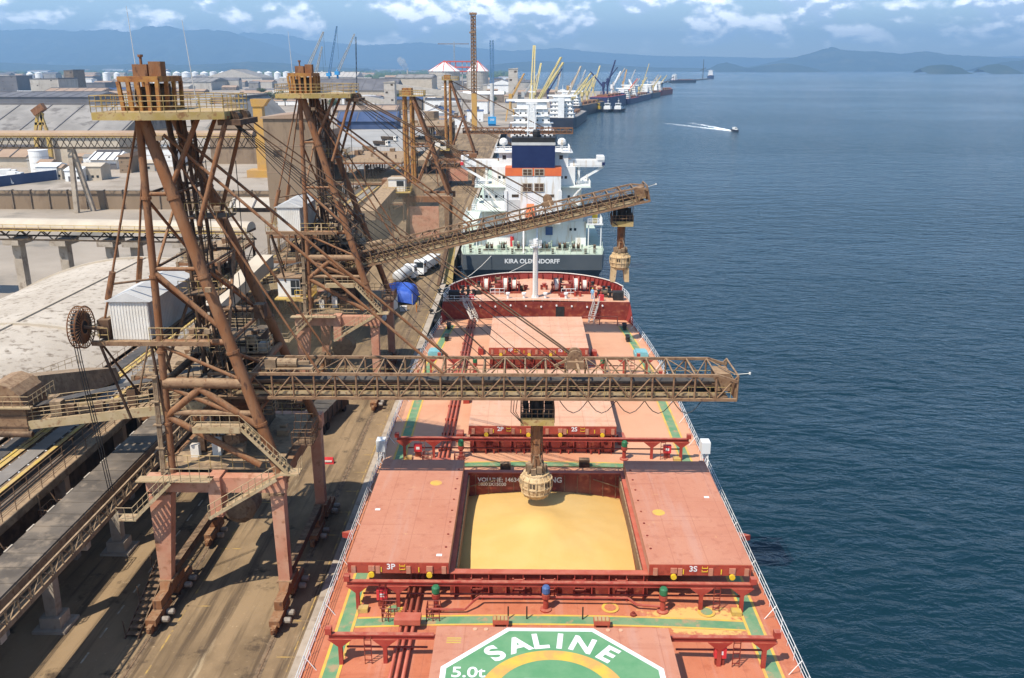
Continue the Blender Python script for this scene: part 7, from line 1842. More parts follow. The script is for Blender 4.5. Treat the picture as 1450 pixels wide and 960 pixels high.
# silos
def silo(px, pw, pybase, pyshoulder, pytop, roofm, label, group, wall='silo', bands=5):
    c = at(px, pybase, Z=GZ); r = (at(px + pw / 2, pybase, Y=c.y).x - c.x); hs = at(px, pyshoulder, Y=c.y).z; ht = at(px, pytop, Y=c.y).z
    s = thing('storage_tank', label, 'tank', (c.x, c.y, GZ), group)
    MB().lathe((c.x, c.y + r, GZ), [(r, 0), (r, hs - GZ)], 28).build('wall', M[wall], s, smooth=False)
    MB().lathe((c.x, c.y + r, hs + .01), [(r * 1.04, 0), (r * 1.04, .3), (r * .12, max(.5, ht - hs))], 28).build('roof', M[roofm], s)
    if bands:
        b = MB()
        for i in range(1, bands): b.lathe((c.x, c.y + r, GZ + (hs - GZ) * i / bands), [(r * 1.012, 0), (r * 1.012, (hs - GZ) * .012)], 28)
        b.build('wall_band', M['concrete_pale'], s)
    return s, c, r, hs, ht
for px, lab in ((628, 'left red-frame-topped round silo behind the ships'), (676, 'right round silo partly behind the tall orange mast')):
    s, c, r, hs, ht = silo(px, 44 if px < 650 else 30, 128, 101, 88, 'white', lab, 'grain silos')
    f = MB()
    for k in range(8):
        a = 2 * math.pi * k / 8; f.bar((c.x + r * 1.05 * math.cos(a), c.y + r + r * 1.05 * math.sin(a), hs), (c.x, c.y + r, ht + 3), 1.4)
    f.build('roof_frame', M['silo_red'], s)
hg = thing('headhouse_frame', 'red steel headhouse frame standing over the silos', 'frame', (at(652, 128, Z=GZ).x, at(652, 128, Z=GZ).y, GZ))
cc = at(652, 127, Z=GZ)
for zz in (at(650, 88, Y=cc.y).z, at(650, 96, Y=cc.y).z, at(650, 102, Y=cc.y).z): MB().box(cc.x - 34, cc.x + 22, cc.y + 6, cc.y + 14, zz, zz + 2.6).build('frame_beam', M['silo_red'], hg)
for q in (-34, -22, -10, 4, 14, 22): MB().box(cc.x + q - .8, cc.x + q + .8, cc.y + 8.2, cc.y + 11.8, GZ, at(650, 86, Y=cc.y).z).build('frame_post', M['silo_red'] if q < 4 else M['concrete_pale'], hg)
silo(52, 25, 248, 214, 212, 'white', 'white upright tank beside the blue boundary wall', 'white storage tanks', wall='tank_white', bands=4)
rr = random.Random(21)
ORD = 'first second third fourth fifth sixth seventh eighth ninth tenth eleventh twelfth thirteenth fourteenth fifteenth sixteenth seventeenth eighteenth'.split()
for it, px in enumerate(list(range(236, 418, 13)) + [455, 466, 486]):
    silo(px, rr.uniform(9, 13), 112 + rr.uniform(0, 1.5), 103 + rr.uniform(-1, 1), 101, 'white', 'white cylindrical tank, ' + ORD[it] + ' from the left in the far tank farm', 'far tank farm', wall='tank_white', bands=0)
for it, px in enumerate((42, 54, 150, 165, 205, 220)): silo(px, rr.uniform(8, 12), 116 + rr.uniform(0, 4), 104 + rr.uniform(-2, 1), 102, 'white', 'small white tank, ' + ORD[it] + ' from the left among the dark plant blocks', 'scattered far tanks', wall='tank_white', bands=0)
# labels that say which shed: by size, colours and the nearest landmark
MARKS = ((20, 'the left-edge plant'), (75, 'the grey square block'), (150, 'the nearest loader platform'), (235, 'the far white tanks'), (330, 'the pyramid-roofed shed'), (395, 'the second loader platform'),
         (455, 'the mobile cranes'), (515, 'the white conveyor bridge'), (580, 'the steam chimney'), (630, 'the red-topped silos'), (675, 'the tall orange mast'), (700, 'the slim blue mast'), (735, 'the yellow ship cranes'))
SEEN = set()
CN = {'roof_dark': 'dark', 'silo': 'beige', 'roof_grey': 'grey', 'white': 'white', 'roof_brown': 'brown', 'roof_blue': 'blue', 'cream': 'cream', 'wall_tan': 'tan', 'concrete_dark': 'drab', 'concrete_pale': 'pale'}
def which(noun, px, w, h, wall, roof, far):
    mp, mn = min(MARKS, key=lambda q: abs(q[0] - px)); side = 'left of' if px < mp else 'right of'
    for size in ((('long', 'broad') if w > 3.2 * h else ('tall', 'high') if h > .6 * w else ('small', 'squat')) + ('plain', 'stubby', 'low')):
        lab = f'{size} {CN[wall]} {noun} with {CN[roof]} roof {far} {side} {mn}'
        if lab not in SEEN: break
    SEEN.add(lab); return lab
# many low blocks of the far town and plant
kinds = (('roof_dark', 'dark low block in the hazy far port district'), ('silo', 'cream low block in the hazy far port district'), ('roof_grey', 'grey low block in the hazy far port district'), ('white', 'white low block in the hazy far port district'), ('roof_brown', 'brown low block in the hazy far port district'))
for i in range(120):
    px = rr.uniform(-10, 700); pb = 100.8 + 26 * rr.random() ** 1.6
    if 225 < px < 425 and pb < 114: continue
    a = at(px, pb, Z=GZ); w = rr.uniform(8, 30) * a.y / 1250; d = w * rr.uniform(.4, 1); h = rr.uniform(6, 16) * (1 + a.y / 9000); k, lab = rr.choice(kinds if pb < 110 else kinds[:3] + kinds[:1])
    rf = rr.choice(('roof_grey', 'roof_dark', 'roof_brown')); o = thing('building', which('block', px, w, h, k, rf, 'far off' if pb < 108 else 'in the distance'), 'building', (a.x, a.y, GZ), 'low blocks in the hazy far port district')
    MB().box(a.x, a.x + w, a.y, a.y + d, GZ, GZ + h).build('wall', M[k], o)
    MB().prism_x([(a.y - .5, GZ + h + .01), (a.y + d + .5, GZ + h + .01), (a.y + d / 2, GZ + h + h * .3)], a.x - .5, a.x + w + .5).build('roof', M[rf], o)
# crowded yard between the near sheds and the far blocks
yard = (('roof_dark', 'dark'), ('silo', 'cream'), ('roof_grey', 'grey'), ('white', 'white'), ('roof_brown', 'brown'), ('roof_blue', 'blue'))
for i in range(150):
    px = rr.uniform(375, 735) if i % 3 else rr.uniform(0, 380); pb = rr.uniform(112, 166) if px > 470 else rr.uniform(110, 150)
    if 478 < px < 612 and pb > 160: continue
    a = at(px, pb, Z=GZ)
    if a.x > EDGE[1][0] - 60 and a.y < 640: continue
    w = rr.uniform(14, 60); d = rr.uniform(12, 40); h = rr.uniform(4, 13); k, cn = rr.choice(yard)
    wm = rr.choice(('silo', 'cream', 'white', 'wall_tan', 'concrete_dark'))
    o = thing('building', which('shed', px, w, h, wm, k, 'in the yard' if pb > 135 else 'beyond the yard'), 'building', (a.x, a.y, GZ), 'sheds in the crowded yard')
    MB().box(a.x, a.x + w, a.y, a.y + d, GZ, GZ + h).build('wall', M[wm], o)
    MB().prism_x([(a.y - .5, GZ + h + .01), (a.y + d + .5, GZ + h + .01), (a.y + d / 2, GZ + h + rr.uniform(1, 4))], a.x - .5, a.x + w + .5).build('roof', M[k], o)
    MB().box(a.x + w * .3, a.x + w * .3 + 3, a.y - .08, a.y + .05, GZ, GZ + h * .6).build('door', M['roof_dark'], o)
for px, pb, w, d, h, wm, k in [(rr.uniform(0, 215), rr.uniform(206, 258), rr.uniform(5, 14), rr.uniform(4, 10), rr.uniform(2.5, 6), rr.choice(('white', 'cream', 'wall_tan', 'silo')), rr.choice(('roof_brown', 'roof_grey', 'white', 'cream'))) for i in range(26)] + [(rr.uniform(600, 690), rr.uniform(168, 215), rr.uniform(5, 16), rr.uniform(5, 14), rr.uniform(3, 9), rr.choice(('white', 'cream', 'wall_tan', 'silo')), rr.choice(('roof_brown', 'roof_grey', 'roof_blue', 'cream'))) for i in range(16)]:
    a = at(px, pb, Z=GZ)
    if a.x + w > -34: continue
    o = thing('building', which('hut', px, w, h, wm, k, 'in the near yard'), 'building', (a.x, a.y, GZ), 'small huts in the near yard')
    MB().box(a.x, a.x + w, a.y, a.y + d, GZ, GZ + h).build('wall', M[wm], o)
    MB().prism_x([(a.y - .4, GZ + h + .01), (a.y + d + .4, GZ + h + .01), (a.y + d / 2, GZ + h + 1.2)], a.x - .4, a.x + w + .4).build('roof', M[k], o)
    MB().box(a.x + w * .2, a.x + w * .2 + 1.2, a.y - .06, a.y + .05, GZ, GZ + 2.1).build('door', M['roof_dark'], o)
    for q in (.5, .75): MB().box(a.x + w * q, a.x + w * q + 1.0, a.y - .06, a.y + .05, GZ + 1.0, GZ + 2.0).build('window', M['glass'], o)
# walls
a = at(0, 275, Z=GZ); b = at(84, 254, Z=GZ)
tag(MB().hexa([(a.x - 25, a.y - 8, GZ), (b.x, b.y, GZ), (b.x, b.y + .5, GZ), (a.x - 25, a.y - 7.5, GZ), (a.x - 25, a.y - 8, GZ + 4), (b.x, b.y, GZ + 4), (b.x, b.y + .5, GZ + 4), (a.x - 25, a.y - 7.5, GZ + 4)]).build('boundary_wall', M['roof_blue']), 'plain blue-grey boundary wall beside the white tank', 'wall')
c = at(0, 296, Z=GZ)
bw = thing('retaining_wall', 'long brown retaining wall behind the pale tube gallery', 'wall', (-130, c.y, GZ))
for i in range(18):
    x = -172 + i * 6.0; MB().box(x, x + 5.8, c.y, c.y + 1, GZ, GZ + 6.0).build('wall_panel', M['wall_tan'], bw); MB().box(x + 5.8, x + 6.0, c.y - .4, c.y + 1, GZ, GZ + 6.3).build('wall_buttress', M['concrete_dark'], bw)
# pale paved yard and its trucks
sheet('yard_pavement', [tuple(at(*q, Z=GZ).xy) for q in ((478, 300), (620, 300), (612, 178), (470, 186))], GZ + .006, mat('yard_pavement', (0.29, 0.275, 0.25), (0.35, 0.33, 0.30), 0.03, rough=.95, c3=(.23, .20, .165), s3=.08), kind='structure')
sheet('yard_pavement', [tuple(at(*q, Z=GZ).xy) for q in ((60, 268), (470, 268), (470, 236), (200, 226))], GZ + .006, mat('yard_dust', (0.31, 0.255, 0.195), (0.37, 0.31, 0.245), 0.03, rough=.95, c3=(.25, .20, .15), s3=.08), kind='structure')
def truck(px, py, heading, cabm, boxm, label, kind='box', x=None, y=None, L=11.0, group='lorries'):
    p = at(px, py, Z=GZ) if x is None else Vector((x, y, GZ))
    t = thing('lorry', label, 'lorry', (p.x, p.y, GZ), group)
    T = Matrix.Translation((p.x, p.y, GZ + .02)) @ Matrix.Rotation(-heading, 4, 'Z')
    f = L / 2
    cabo = MB(T).hexa([(-1.2, f - 2.2, .7), (1.2, f - 2.2, .7), (1.2, f, .7), (-1.2, f, .7), (-1.15, f - 2.2, 3.4), (1.15, f - 2.2, 3.4), (1.15, f - .45, 3.4), (-1.15, f - .45, 3.4)]).box(-1.25, 1.25, f - .1, f + .12, .5, 1.1).build('cab', M[cabm], t)
    MB(T).hexa([(-1.05, f - .3, 2.0), (1.05, f - .3, 2.0), (1.05, f - .12, 2.0), (-1.05, f - .12, 2.0), (-1.0, f - .5, 3.1), (1.0, f - .5, 3.1), (1.0, f - .30, 3.1), (-1.0, f - .30, 3.1)]).build('windscreen', M['glass'], cabo)
    MB(T).box(-1.22, 1.22, f - 1.6, f - .7, 2.0, 2.9).build('window', M['glass'], cabo)
    MB(T).box(-.5, .5, -f, f - 2, .75, 1.05).build('chassis', M['black'], t)
    if kind == 'tank': MB(T).lathe((0, -f + .1, 2.35), [(.7, 0), (1.2, .25), (1.25, 1), (1.25, L - 4), (1.2, L - 3.2), (.7, L - 2.9)], 18, axis='Y').build('tank', M[boxm], t, smooth=True)
    elif kind == 'tipper':
        MB(T).hexa([(-1.1, -f, 1.1), (1.1, -f, 1.1), (1.1, f - 2.7, 1.1), (-1.1, f - 2.7, 1.1), (-1.3, -f - .2, 2.9), (1.3, -f - .2, 2.9), (1.3, f - 2.5, 2.9), (-1.3, f - 2.5, 2.9)]).build('tipper_body', M[boxm], t)
        for i in range(5): MB(T).box(-1.36, 1.36, -f + .5 + i * 1.7, -f + .65 + i * 1.7, 1.2, 2.9).build('body_rib', M[boxm], t)
    else:
        MB(T).box(-1.28, 1.28, -f, f - 2.5, 1.1, 3.7).build('cargo_box', M[boxm], t)
    for yy in (f - 1.2, -f + 1.2, -f + 2.5):
        for s in (-1, 1): MB(T).lathe((s * 1.0 - .17, yy, .5), [(.5, 0), (.5, .34)], 14, axis='X').build('wheel', M['tyre'], t)
    return t
truck(605, 384, R(180 + 14), 'white', 'white', 'white tipper lorry parked on the quay near the grey stern', 'tipper', L=11)
truck(574, 401, R(14), 'white', 'galv', 'silver tank lorry parked behind the blue tarpaulin', 'tank', L=9)
truck(0, 0, R(8), 'grime', 'belt', 'dark tipper lorry standing under the second loader portal', 'tipper', x=-25.5, y=106, L=10)
truck(546, 450, R(190), 'white', 'white_dusty', 'white van-bodied lorry beside the second loader leg', 'box', L=7)
for px, py, hdg, lab in ((524, 215, 140, 'small dark lorry nearest in the grey yard'), (541, 207, 125, 'small dark lorry in the middle of the grey yard'), (552, 200, 120, 'small lorry farthest in the grey yard')):
    truck(px, py, R(hdg), 'white_dusty', 'grime', lab, 'tipper', L=12, group='lorries in the grey yard')
for i, (px, py) in enumerate(((14, 252), (8, 262), (24, 256), (98, 248), (108, 250))):
    truck(px, py, R(75 + 10 * i), 'white', 'white', ('white van by the blue wall, ' + ('left edge', 'lowest in view', 'right of the first two', 'beside the gallery leg', 'farthest right')[i]), 'box', L=6.5, group='white vans by the blue wall')
# red road block and blue tarpaulin on the quay
p = at(466, 656, Z=GZ)
rb = thing('road_barrier', 'red plastic road barrier lying on the quay', 'barrier', (p.x, p.y, GZ))
MB().hexa([(p.x - .6, p.y - .3, GZ + .02), (p.x + .6, p.y - .3, GZ + .02), (p.x + .6, p.y + .3, GZ + .02), (p.x - .6, p.y + .3, GZ + .02), (p.x - .5, p.y - .1, GZ + .75), (p.x + .5, p.y - .1, GZ + .75), (p.x + .5, p.y + .1, GZ + .75), (p.x - .5, p.y + .1, GZ + .75)]).build('barrier_body', M['sign_red'], rb)
MB().box(p.x - .4, p.x + .4, p.y - .32, p.y - .25, GZ + .3, GZ + .5).build('barrier_band', M['white_dusty'], rb)
p = at(562, 432, Z=GZ)
tp = thing('tarpaulin_shelter', 'bright blue tarpaulin shelter on the quay beside the tank lorry', 'shelter', (p.x, p.y, GZ))
mb = MB(); n = 22; pts = []; rr = random.Random(6)
for j in range(n + 1):
    for i in range(n + 1):
        u, v = i / n, j / n; e = min(u, 1 - u, v, 1 - v)
        pts.append((p.x - 3.3 + 6.6 * u + rr.uniform(-.06, .06), p.y + 8.5 * v, GZ + .1 + 2.4 * min(1, e * 9) ** .5 + .5 * math.sin(math.pi * u) - .16 * abs(math.sin(3 * math.pi * v)) + rr.uniform(-.035, .035) * (e > .05)))
mb.add(pts, [(j * (n + 1) + i, j * (n + 1) + i + 1, (j + 1) * (n + 1) + i + 1, (j + 1) * (n + 1) + i) for j in range(n) for i in range(n)])
mb.build('tarpaulin', M['tarp_blue'], tp, smooth=True)
for q in (-3.0, 0, 3.0): MB().tube((p.x + q, p.y + .05, GZ), (p.x + q, p.y + .25, GZ + 2.2), .06, n=6).build('shelter_pole', M['galv'], tp)
p = at(571, 441, Z=GZ); wb = thing('white_crate', 'small white crate on the quay before the blue tarpaulin', 'crate', (p.x, p.y, GZ))
MB().box(p.x - .6, p.x + .6, p.y, p.y + .9, GZ + .02, GZ + .8).build('crate_body', M['white'], wb); MB().box(p.x - .66, p.x + .66, p.y - .06, p.y + .96, GZ + .81, GZ + .92).build('crate_lid', M['white_dusty'], wb)
# ------------------------------------------------------------------ cranes on the land side
def lattice(parent, T, a, b, w0, w1, n, material, r=.25):
    a, b = Vector(a), Vector(b); s, u = frame(b - a); prev = None; mb = MB(T)
    for i in range(n + 1):
        t = i / n; c = a.lerp(b, t); w = (w0 + (w1 - w0) * t) / 2; ring = [c + s * w * p + u * w * q for p, q in ((1, 1), (1, -1), (-1, -1), (-1, 1))]
        if prev:
            for k in range(4): mb.tube(prev[k], ring[k], r, n=4); mb.tube(prev[k], ring[(k + 1) % 4], r * .6, n=4)
        for k in range(4): mb.tube(ring[k], ring[(k + 1) % 4], r * .6, n=4)
        prev = ring
    return mb.build('lattice_jib', material, parent)
def harbour_crane(base_px, base_py, tip_px, tip_py, m_base, m_jib, label, cab_py=None, ropes=True, Y=None, w=3.0, r=.3):
    b = at(base_px, base_py, Z=GZ) if Y is None else Vector((at(base_px, base_py, Y=Y).x, Y, GZ)); tip = at(tip_px, tip_py, Y=b.y); c = at(base_px, cab_py or base_py - 12, Y=b.y)
    t = thing('harbour_crane', label, 'crane', (b.x, b.y, GZ), 'harbour cranes')
    MB().box(b.x - 5, b.x + 5, b.y - 6, b.y + 6, GZ + 1.0, GZ + 3.5).build('undercarriage', M[m_base], t)
    for sx in (-4, -1.4, 1.4, 4): MB().lathe((b.x + sx - .5, b.y - 6, GZ + 1.0), [(1.0, 0), (1.0, 1.0)], 10, axis='X').build('wheel', M['tyre'], t)
    MB().tube((b.x, b.y, GZ + 3.5), (b.x, b.y, c.z + 6), 1.8, 1.4, n=10).build('mast', M[m_base], t)
    MB().box(b.x - 3, b.x + 3, b.y - 7, b.y + 4, c.z - 2, c.z + 3).build('machine_house', M[m_base], t)
    lattice(t, None, (b.x, b.y, c.z + 1), tip, w, w * .45, 12, M[m_jib], r)
    if ropes:
        MB().tube((b.x, b.y, c.z + 8), tip, .12, n=4).tube(tip, (tip.x, tip.y, tip.z - (tip.z - GZ) * .45), .12, n=4).build('crane_rope', M['black'], t)
    return t
harbour_crane(433, 150, 458, 45, 'tower_yellow', 'lattice_grey', 'mobile crane with grey-yellow lattice jib behind the second loader', cab_py=110)
harbour_crane(448, 146, 456, 66, 'tower_yellow', 'lattice_grey', 'shorter grey lattice crane close beside the grey-yellow crane', cab_py=112)
harbour_crane(468, 140, 477, 37, 'crane_blue', 'lattice_blue', 'mobile crane with tall steep blue lattice jib', cab_py=106)
harbour_crane(480, 142, 502, 48, 'crane_blue', 'lattice_grey', 'mobile crane with pale lattice jib leaning right', cab_py=104)
harbour_crane(506, 150, 504, 52, 'crane_blue', 'hull_black', 'slim black mast crane with blue cab behind the yard', cab_py=136, ropes=False, w=1.2, r=.2)
# tall orange mast and blue mast (level-luffing unloaders seen end on)
b = at(672, 186, Z=GZ)
om = thing('unloader_mast', 'tall brown lattice mast on a yellow column behind the quay', 'crane', (b.x, b.y, GZ), 'tall crane masts')
zt = at(672, 18, Y=b.y).z; zm = at(672, 132, Y=b.y).z; zq = at(672, 45, Y=b.y).z
MB().box(b.x - 1.9, b.x + 1.9, b.y - 1.9, b.y + 1.9, GZ, zm).build('column', M['tower_yellow'], om)
lattice(om, None, (b.x, b.y, zm), (b.x, b.y, zt), 3.6, 3.0, 22, M['lattice_brown'], .3)
MB().box(b.x - 2.6, b.x + 2.6, b.y - 2.2, b.y + 2.2, zt - 1.2, zt).box(b.x - 2.8, b.x + 1.6, b.y - 2, b.y + 2, zq - 1, zq).build('mast_head', M['lattice_brown'], om)
MB().tube((b.x, b.y, zm), (b.x, b.y, zt - 2), .8, n=8).build('mast_core', M['lattice_brown'], om)
b = at(697, 178, Z=GZ)
bm = thing('unloader_mast', 'slim blue lattice mast with grey column and blue cab', 'crane', (b.x, b.y, GZ), 'tall crane masts')
zt = at(697, 57, Y=b.y).z; zm = at(697, 118, Y=b.y).z; zc = at(697, 175, Y=b.y).z
MB().tube((b.x, b.y, GZ), (b.x, b.y, zm), 1.9, 1.5, n=12).build('column', M['galv'], bm)
lattice(bm, None, (b.x - 1.0, b.y, zm), (b.x - 1.0, b.y, zt), 1.0, .9, 18, M['lattice_blue'], .2); lattice(bm, None, (b.x + 1.0, b.y, zm), (b.x + 1.0, b.y, zt), 1.0, .9, 18, M['lattice_blue'], .2)
MB().box(b.x - 3.2, b.x + 3.2, b.y - 4.5, b.y - 1.5, zc, zc + 5.5).build('cab', M['crane_blue'], bm); MB().box(b.x - 3.0, b.x + 3.0, b.y - 3.5, b.y + 2, GZ, zc - .02).build('undercarriage', M['crane_blue'], bm)
lettering('cab_lettering', '300', bm, M['white'], (b.x, b.y - 4.52, zc + 3.2), (1, 0, 0), (0, 0, 1), 2.4, extrude=.01)
b = at(644, 118, Z=GZ)
tc = thing('tower_crane', 'thin tower crane with horizontal jib beyond the silos', 'crane', (b.x, b.y, GZ))
zt = at(644, 62, Y=b.y).z; lattice(tc, None, (b.x, b.y, GZ), (b.x, b.y, zt + 6), 3, 3, 14, M['lattice_grey'], .4)
xl, xr = at(620, 62, Y=b.y).x, at(664, 62, Y=b.y).x
lattice(tc, None, (xl, b.y, zt), (xr, b.y, zt), 2.4, 2.4, 16, M['lattice_brown'], .35)
# rusty stacker leg on the far shed roof
b = at(55, 232, Z=GZ + 10)
sk = thing('stacker', 'rusty yellow stacker frame standing over the light grey shed', 'machine', (b.x, b.y, GZ))
yb = at(55, 232, Z=GZ).y - 3
for p0, p1 in (((50, 190), (54, 152)), ((68, 190), (54, 152)), ((50, 175), (63, 175)), ((56, 190), (60, 160))): MB().bar(at(*p0, Y=yb), at(*p1, Y=yb), 1.2).build('frame_leg', M['yellow_dusty'], sk)
MB().bar(at(48, 160, Y=yb), at(62, 150, Y=yb), 3).build('stacker_head', M['rust'], sk)
for q in (50, 68): p = at(q, 190, Y=yb); MB().box(p.x - .8, p.x + .8, p.y - .8, p.y + .8, GZ, p.z).build('frame_post', M['yellow_dusty'], sk)
# fixed dusty hopper and pipework under the farthest loaders
rr = random.Random(14)
for px, py, lab in ((630, 215, 'dusty hopper bin on legs left of the white bridge wing'), (612, 195, 'dusty hopper bin below the small blue-roofed shed')):
    b = at(px, py, Z=GZ); t = thing('hopper', lab, 'hopper', (b.x, b.y, GZ), 'quay hoppers')
    MB().lathe((b.x, b.y, GZ + 6), [(1.5, 0), (5, 6), (5, 11)], 8).build('bin', M['dusty_steel'], t)
    for q in ((-4, -4), (4, -4), (-4, 4), (4, 4)): MB().bar((b.x + q[0], b.y + q[1], GZ), (b.x + q[0], b.y + q[1], GZ + 12), .7).build('hopper_leg', M['rust_pale'], t)
# ------------------------------------------------------------------ trees
def leaf_cloud(mb, c, rad, n, size, rnd, squash=.8):
    for _ in range(n):
        while True:
            v = Vector((rnd.uniform(-1, 1), rnd.uniform(-1, 1), rnd.uniform(-1, 1)))
            if .25 < v.length < 1: break
        p = c + Vector((v.x * rad, v.y * rad, v.z * rad * squash)); a = Vector((rnd.gauss(0, 1), rnd.gauss(0, 1), rnd.gauss(0, 1))).normalized(); s, u = frame(a); k = size * rnd.uniform(.6, 1.4)
        mb.add([p - s * k, p + u * k * .7, p + s * k, p - u * k * .7], [(0, 1, 2, 3)])
def tree(px, py, h, label, seed):
    b = at(px, py, Z=GZ); rnd = random.Random(seed); t = thing('tree', label, 'tree', (b.x, b.y, GZ), 'trees between the sheds')
    mb = MB(); mb.tube((b.x, b.y, GZ), (b.x, b.y, GZ + h * .45), h * .04, h * .025, n=7)
    cl = []
    for k in range(7):
        a = rnd.uniform(0, 6.28); e = Vector((b.x + math.cos(a) * h * .28 * rnd.uniform(.3, 1), b.y + math.sin(a) * h * .28, GZ + h * rnd.uniform(.5, .85))); mb.tube((b.x, b.y, GZ + h * .4), e, h * .018, h * .008, n=5); cl.append(e)
    mb.build('trunk', M['bark'], t)
    cr = MB()
    for e in cl: leaf_cloud(cr, e, h * .24, 260, h * .03, rnd)
    cr.build('crown', M['leaf'], t)
for i, (px, py, h) in enumerate(((420, 138, 16), (640, 138, 14), (590, 142, 14), (700, 150, 12), (450, 134, 16), (383, 150, 17), (394, 148, 15), (404, 150, 18), (374, 154, 14), (555, 150, 13), (568, 150, 15), (530, 149, 14), (472, 160, 15), (488, 150, 13), (600, 148, 12), (712, 140, 12), (372, 140, 16))):
    mp, mn = min(MARKS, key=lambda q: abs(q[0] - px)); lab = None
    for ad in ('dark leafy', 'spreading', 'small bushy', 'round-topped', 'shadowy'):
        lab = f"{ad} tree {'left of' if px < mp else 'right of'} {mn}"
        if lab not in SEEN: break
    SEEN.add(lab); tree(px, py, h, lab, 30 + i)
# far woods and mangroves on the low land: one mass
wd = MB(); rnd = random.Random(44)
for i in range(5200):
    px = rnd.uniform(-20, 1005); pb = 98.2 + 14 * rnd.random() ** 2.2
    if px > 720: pb = 98.0 + 1.2 * rnd.random()
    p = at(px, pb, Z=GZ)
    if p.y > 11000: continue
    if px > 720 and p.x > -140 + 0 * px: 
        if p.x > -300: continue
    s = rnd.uniform(5, 12) * (1 + p.y / 9000)
    a = rnd.uniform(0, 1)
    wd.add([(p.x + s * 1.3 * math.cos(a + k * 1.05), p.y + s * math.sin(a + k * 1.05), GZ) for k in range(6)] + [(p.x + s * .9 * math.cos(a + k * 1.05), p.y + s * .7 * math.sin(a + k * 1.05), GZ + s * rnd.uniform(.7, 1.1)) for k in range(6)] + [(p.x, p.y, GZ + s * 1.25)],
           [(k, (k + 1) % 6, 6 + (k + 1) % 6, 6 + k) for k in range(6)] + [(6 + k, 6 + (k + 1) % 6, 12) for k in range(6)])
tag(wd.build('far_woods', M['leaf']), 'dark green woods and mangroves on the low land below the mountains', 'woods', kind='stuff')
# smoke plume of the far plant
sm = bpy.data.materials.new('steam'); sm.use_nodes = True
N, L_ = nodes_of(sm); N.remove(N['Principled BSDF']); pv = N.new('ShaderNodeVolumePrincipled'); pv.inputs['Color'].default_value = (1, 1, 1, 1); pv.inputs['Density'].default_value = 0.05
L_.new(pv.outputs[0], N['Material Output'].inputs['Volume'])
mb = MB()
for i in range(9):
    t = i / 8; c = at(576 - 9 * t + 2 * math.sin(i * 2), 99 - 14 * t, Y=2600); r = 4 + 9 * t * (1 - .4 * t); mb.lathe((c.x, c.y, c.z - r), [(r * .3, 0), (r * .85, r * .5), (r, r), (r * .8, r * 1.5), (r * .25, r * 2)], 10)
tag(mb.build('steam_plume', sm), 'white steam plume drifting from the far plant', 'steam', kind='stuff')
st_ = at(576, 112, Z=GZ); tag(MB().tube((at(577, 100, Y=2600).x, 2600, GZ), (at(577, 100, Y=2600).x, 2600, at(577, 99, Y=2600).z), 3, 2, n=10).build('chimney', M['silo']), 'slim pale chimney under the white steam plume', 'chimney')
# ------------------------------------------------------------------ a seaman on the forecastle
def person(x, y, z, shirt, label, face=0.0):
    t = thing('person', label, 'person', (x, y, z))
    vs_ = [(0, 0, .95), (0, 0, 1.2), (0, .01, 1.42), (0, .02, 1.52), (0, .03, 1.68), (.1, 0, .88), (.11, .03, .5), (.12, -.02, .08), (.12, .12, .04), (-.1, 0, .88), (-.11, -.05, .5), (-.12, -.1, .08), (-.12, .04, .04), (.2, 0, 1.42), (.27, .02, 1.15), (.26, .14, .92), (-.2, 0, 1.42), (-.27, .02, 1.15), (-.24, .16, .95)]
    es = [(0, 1), (1, 2), (2, 3), (3, 4), (0, 5), (5, 6), (6, 7), (7, 8), (0, 9), (9, 10), (10, 11), (11, 12), (2, 13), (13, 14), (14, 15), (2, 16), (16, 17), (17, 18)]
    rad = [.15, .16, .15, .065, .105, .1, .075, .055, .045, .1, .075, .055, .045, .075, .052, .04, .075, .052, .04]
    me = bpy.data.meshes.new('body'); me.from_pydata(vs_, es, []); me.materials.append(M[shirt])
    o = bpy.data.objects.new('body', me); link(o, t, Matrix.Translation((x, y, z)) @ Matrix.Rotation(face, 4, 'Z'))
    sk_ = o.modifiers.new('skin', 'SKIN')
    if not me.skin_vertices: me.attributes
    for v, r in zip(me.skin_vertices[0].data, rad): v.radius = (r, r)
    me.skin_vertices[0].data[0].use_root = True
    o.modifiers.new('sub', 'SUBSURF').levels = 1
    MB().lathe((x, y + .03, z + 1.68), [(.13, 0), (.12, .06), (.05, .11)], 10).build('helmet', M['yellow'], t)
try: person(SX + 8.7, 133.0, 13.08, 'shirt', 'person in blue overalls standing on the red forecastle', 2.6)
except Exception as ex: print('person', ex)
for px, py, sh_, lab in ((627, 384, 'hivis', 'person in orange vest walking right of the white tipper lorry'), (631, 381, 'workwear', 'person in dark clothes behind the orange-vested walker'), (594, 432, 'workwear', 'person in dark clothes at the corner of the blue tarpaulin'), (590, 442, 'hivis', 'person in orange vest near the white crate')):
    w_ = at(px, py, Z=GZ); person(w_.x, w_.y, GZ + .02, sh_, lab, px * .7)
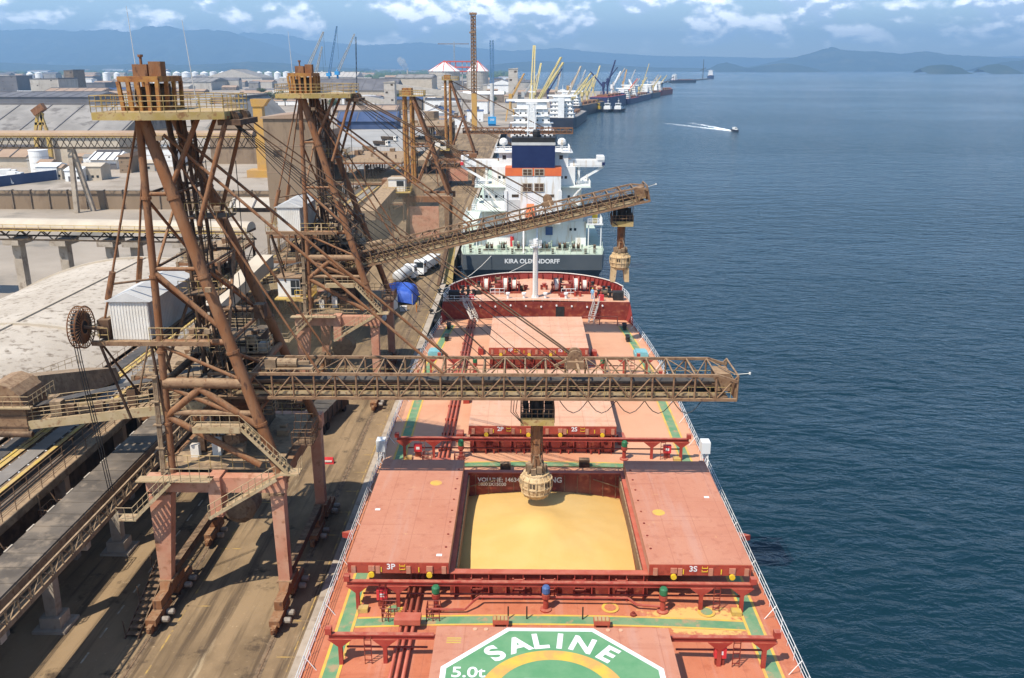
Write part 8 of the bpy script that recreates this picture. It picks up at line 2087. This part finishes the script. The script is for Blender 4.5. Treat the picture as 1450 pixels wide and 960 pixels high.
# ------------------------------------------------------------------ grain dust hanging in the air
def dust_cloud(c, rad, density, label, seed):
    m = bpy.data.materials.new('dust'); m.use_nodes = True
    N, L_ = nodes_of(m); N.remove(N['Principled BSDF']); v = N.new('ShaderNodeVolumePrincipled'); v.inputs['Color'].default_value = (0.86, 0.70, 0.48, 1)
    tc = N.new('ShaderNodeTexCoord'); ln = N.new('ShaderNodeVectorMath'); ln.operation = 'LENGTH'; L_.new(tc.outputs['Object'], ln.inputs[0])
    mr = N.new('ShaderNodeMapRange'); mr.interpolation_type = 'SMOOTHSTEP'; L_.new(ln.outputs['Value'], mr.inputs[0])
    for i, q in enumerate((0.1, 1.0, density, 0.0)): mr.inputs[i + 1].default_value = q
    nz = N.new('ShaderNodeTexNoise'); nz.inputs['Scale'].default_value = 2.2; nz.inputs['Detail'].default_value = 2.0; L_.new(tc.outputs['Object'], nz.inputs['Vector'])
    m2 = N.new('ShaderNodeMapRange'); L_.new(nz.outputs['Fac'], m2.inputs[0])
    for i, q in enumerate((0.35, 0.65, 0.2, 1.6)): m2.inputs[i + 1].default_value = q
    mu = N.new('ShaderNodeMath'); mu.operation = 'MULTIPLY'; L_.new(mr.outputs[0], mu.inputs[0]); L_.new(m2.outputs[0], mu.inputs[1])
    L_.new(mu.outputs[0], v.inputs['Density']); L_.new(v.outputs[0], N['Material Output'].inputs['Volume'])
    mb = MB(); mb.lathe((0, 0, 0), [(.02, -1), (.5, -.87), (.87, -.5), (1, 0), (.87, .5), (.5, .87), (.02, 1)], 20)
    o = bpy.data.objects.new('dust_cloud', mb.mesh('dust_cloud', m)); link(o, None, Matrix.Translation(c) @ Matrix.Diagonal((*rad, 1)))
    tag(o, label, 'dust', kind='stuff')
dust_cloud((SX + .5, 66.5, 10.6), (9.5, 9.0, 3.4), 0.04, 'pale grain dust drifting over the open hatch', 1)
dust_cloud((-31, 122, 12), (17, 26, 11), 0.012, 'brown dust hanging round the second loader', 2)
dust_cloud((-36, 215, 12), (24, 46, 14), 0.009, 'brown dust hanging round the farther loaders', 3)
# ------------------------------------------------------------------ the air
hz = bpy.data.materials.new('haze_air'); hz.use_nodes = True
N, L_ = nodes_of(hz); N.remove(N['Principled BSDF']); pv = N.new('ShaderNodeVolumePrincipled')
pv.inputs['Color'].default_value = (0.41, 0.69, 1.0, 1); pv.inputs['Density'].default_value = 9.5e-5; pv.inputs['Anisotropy'].default_value = 0.2
L_.new(pv.outputs[0], N['Material Output'].inputs['Volume'])
tag(MB().box(-31000, 31000, -2900, 31000, -9, 1180).build('haze', hz), kind='stuff')
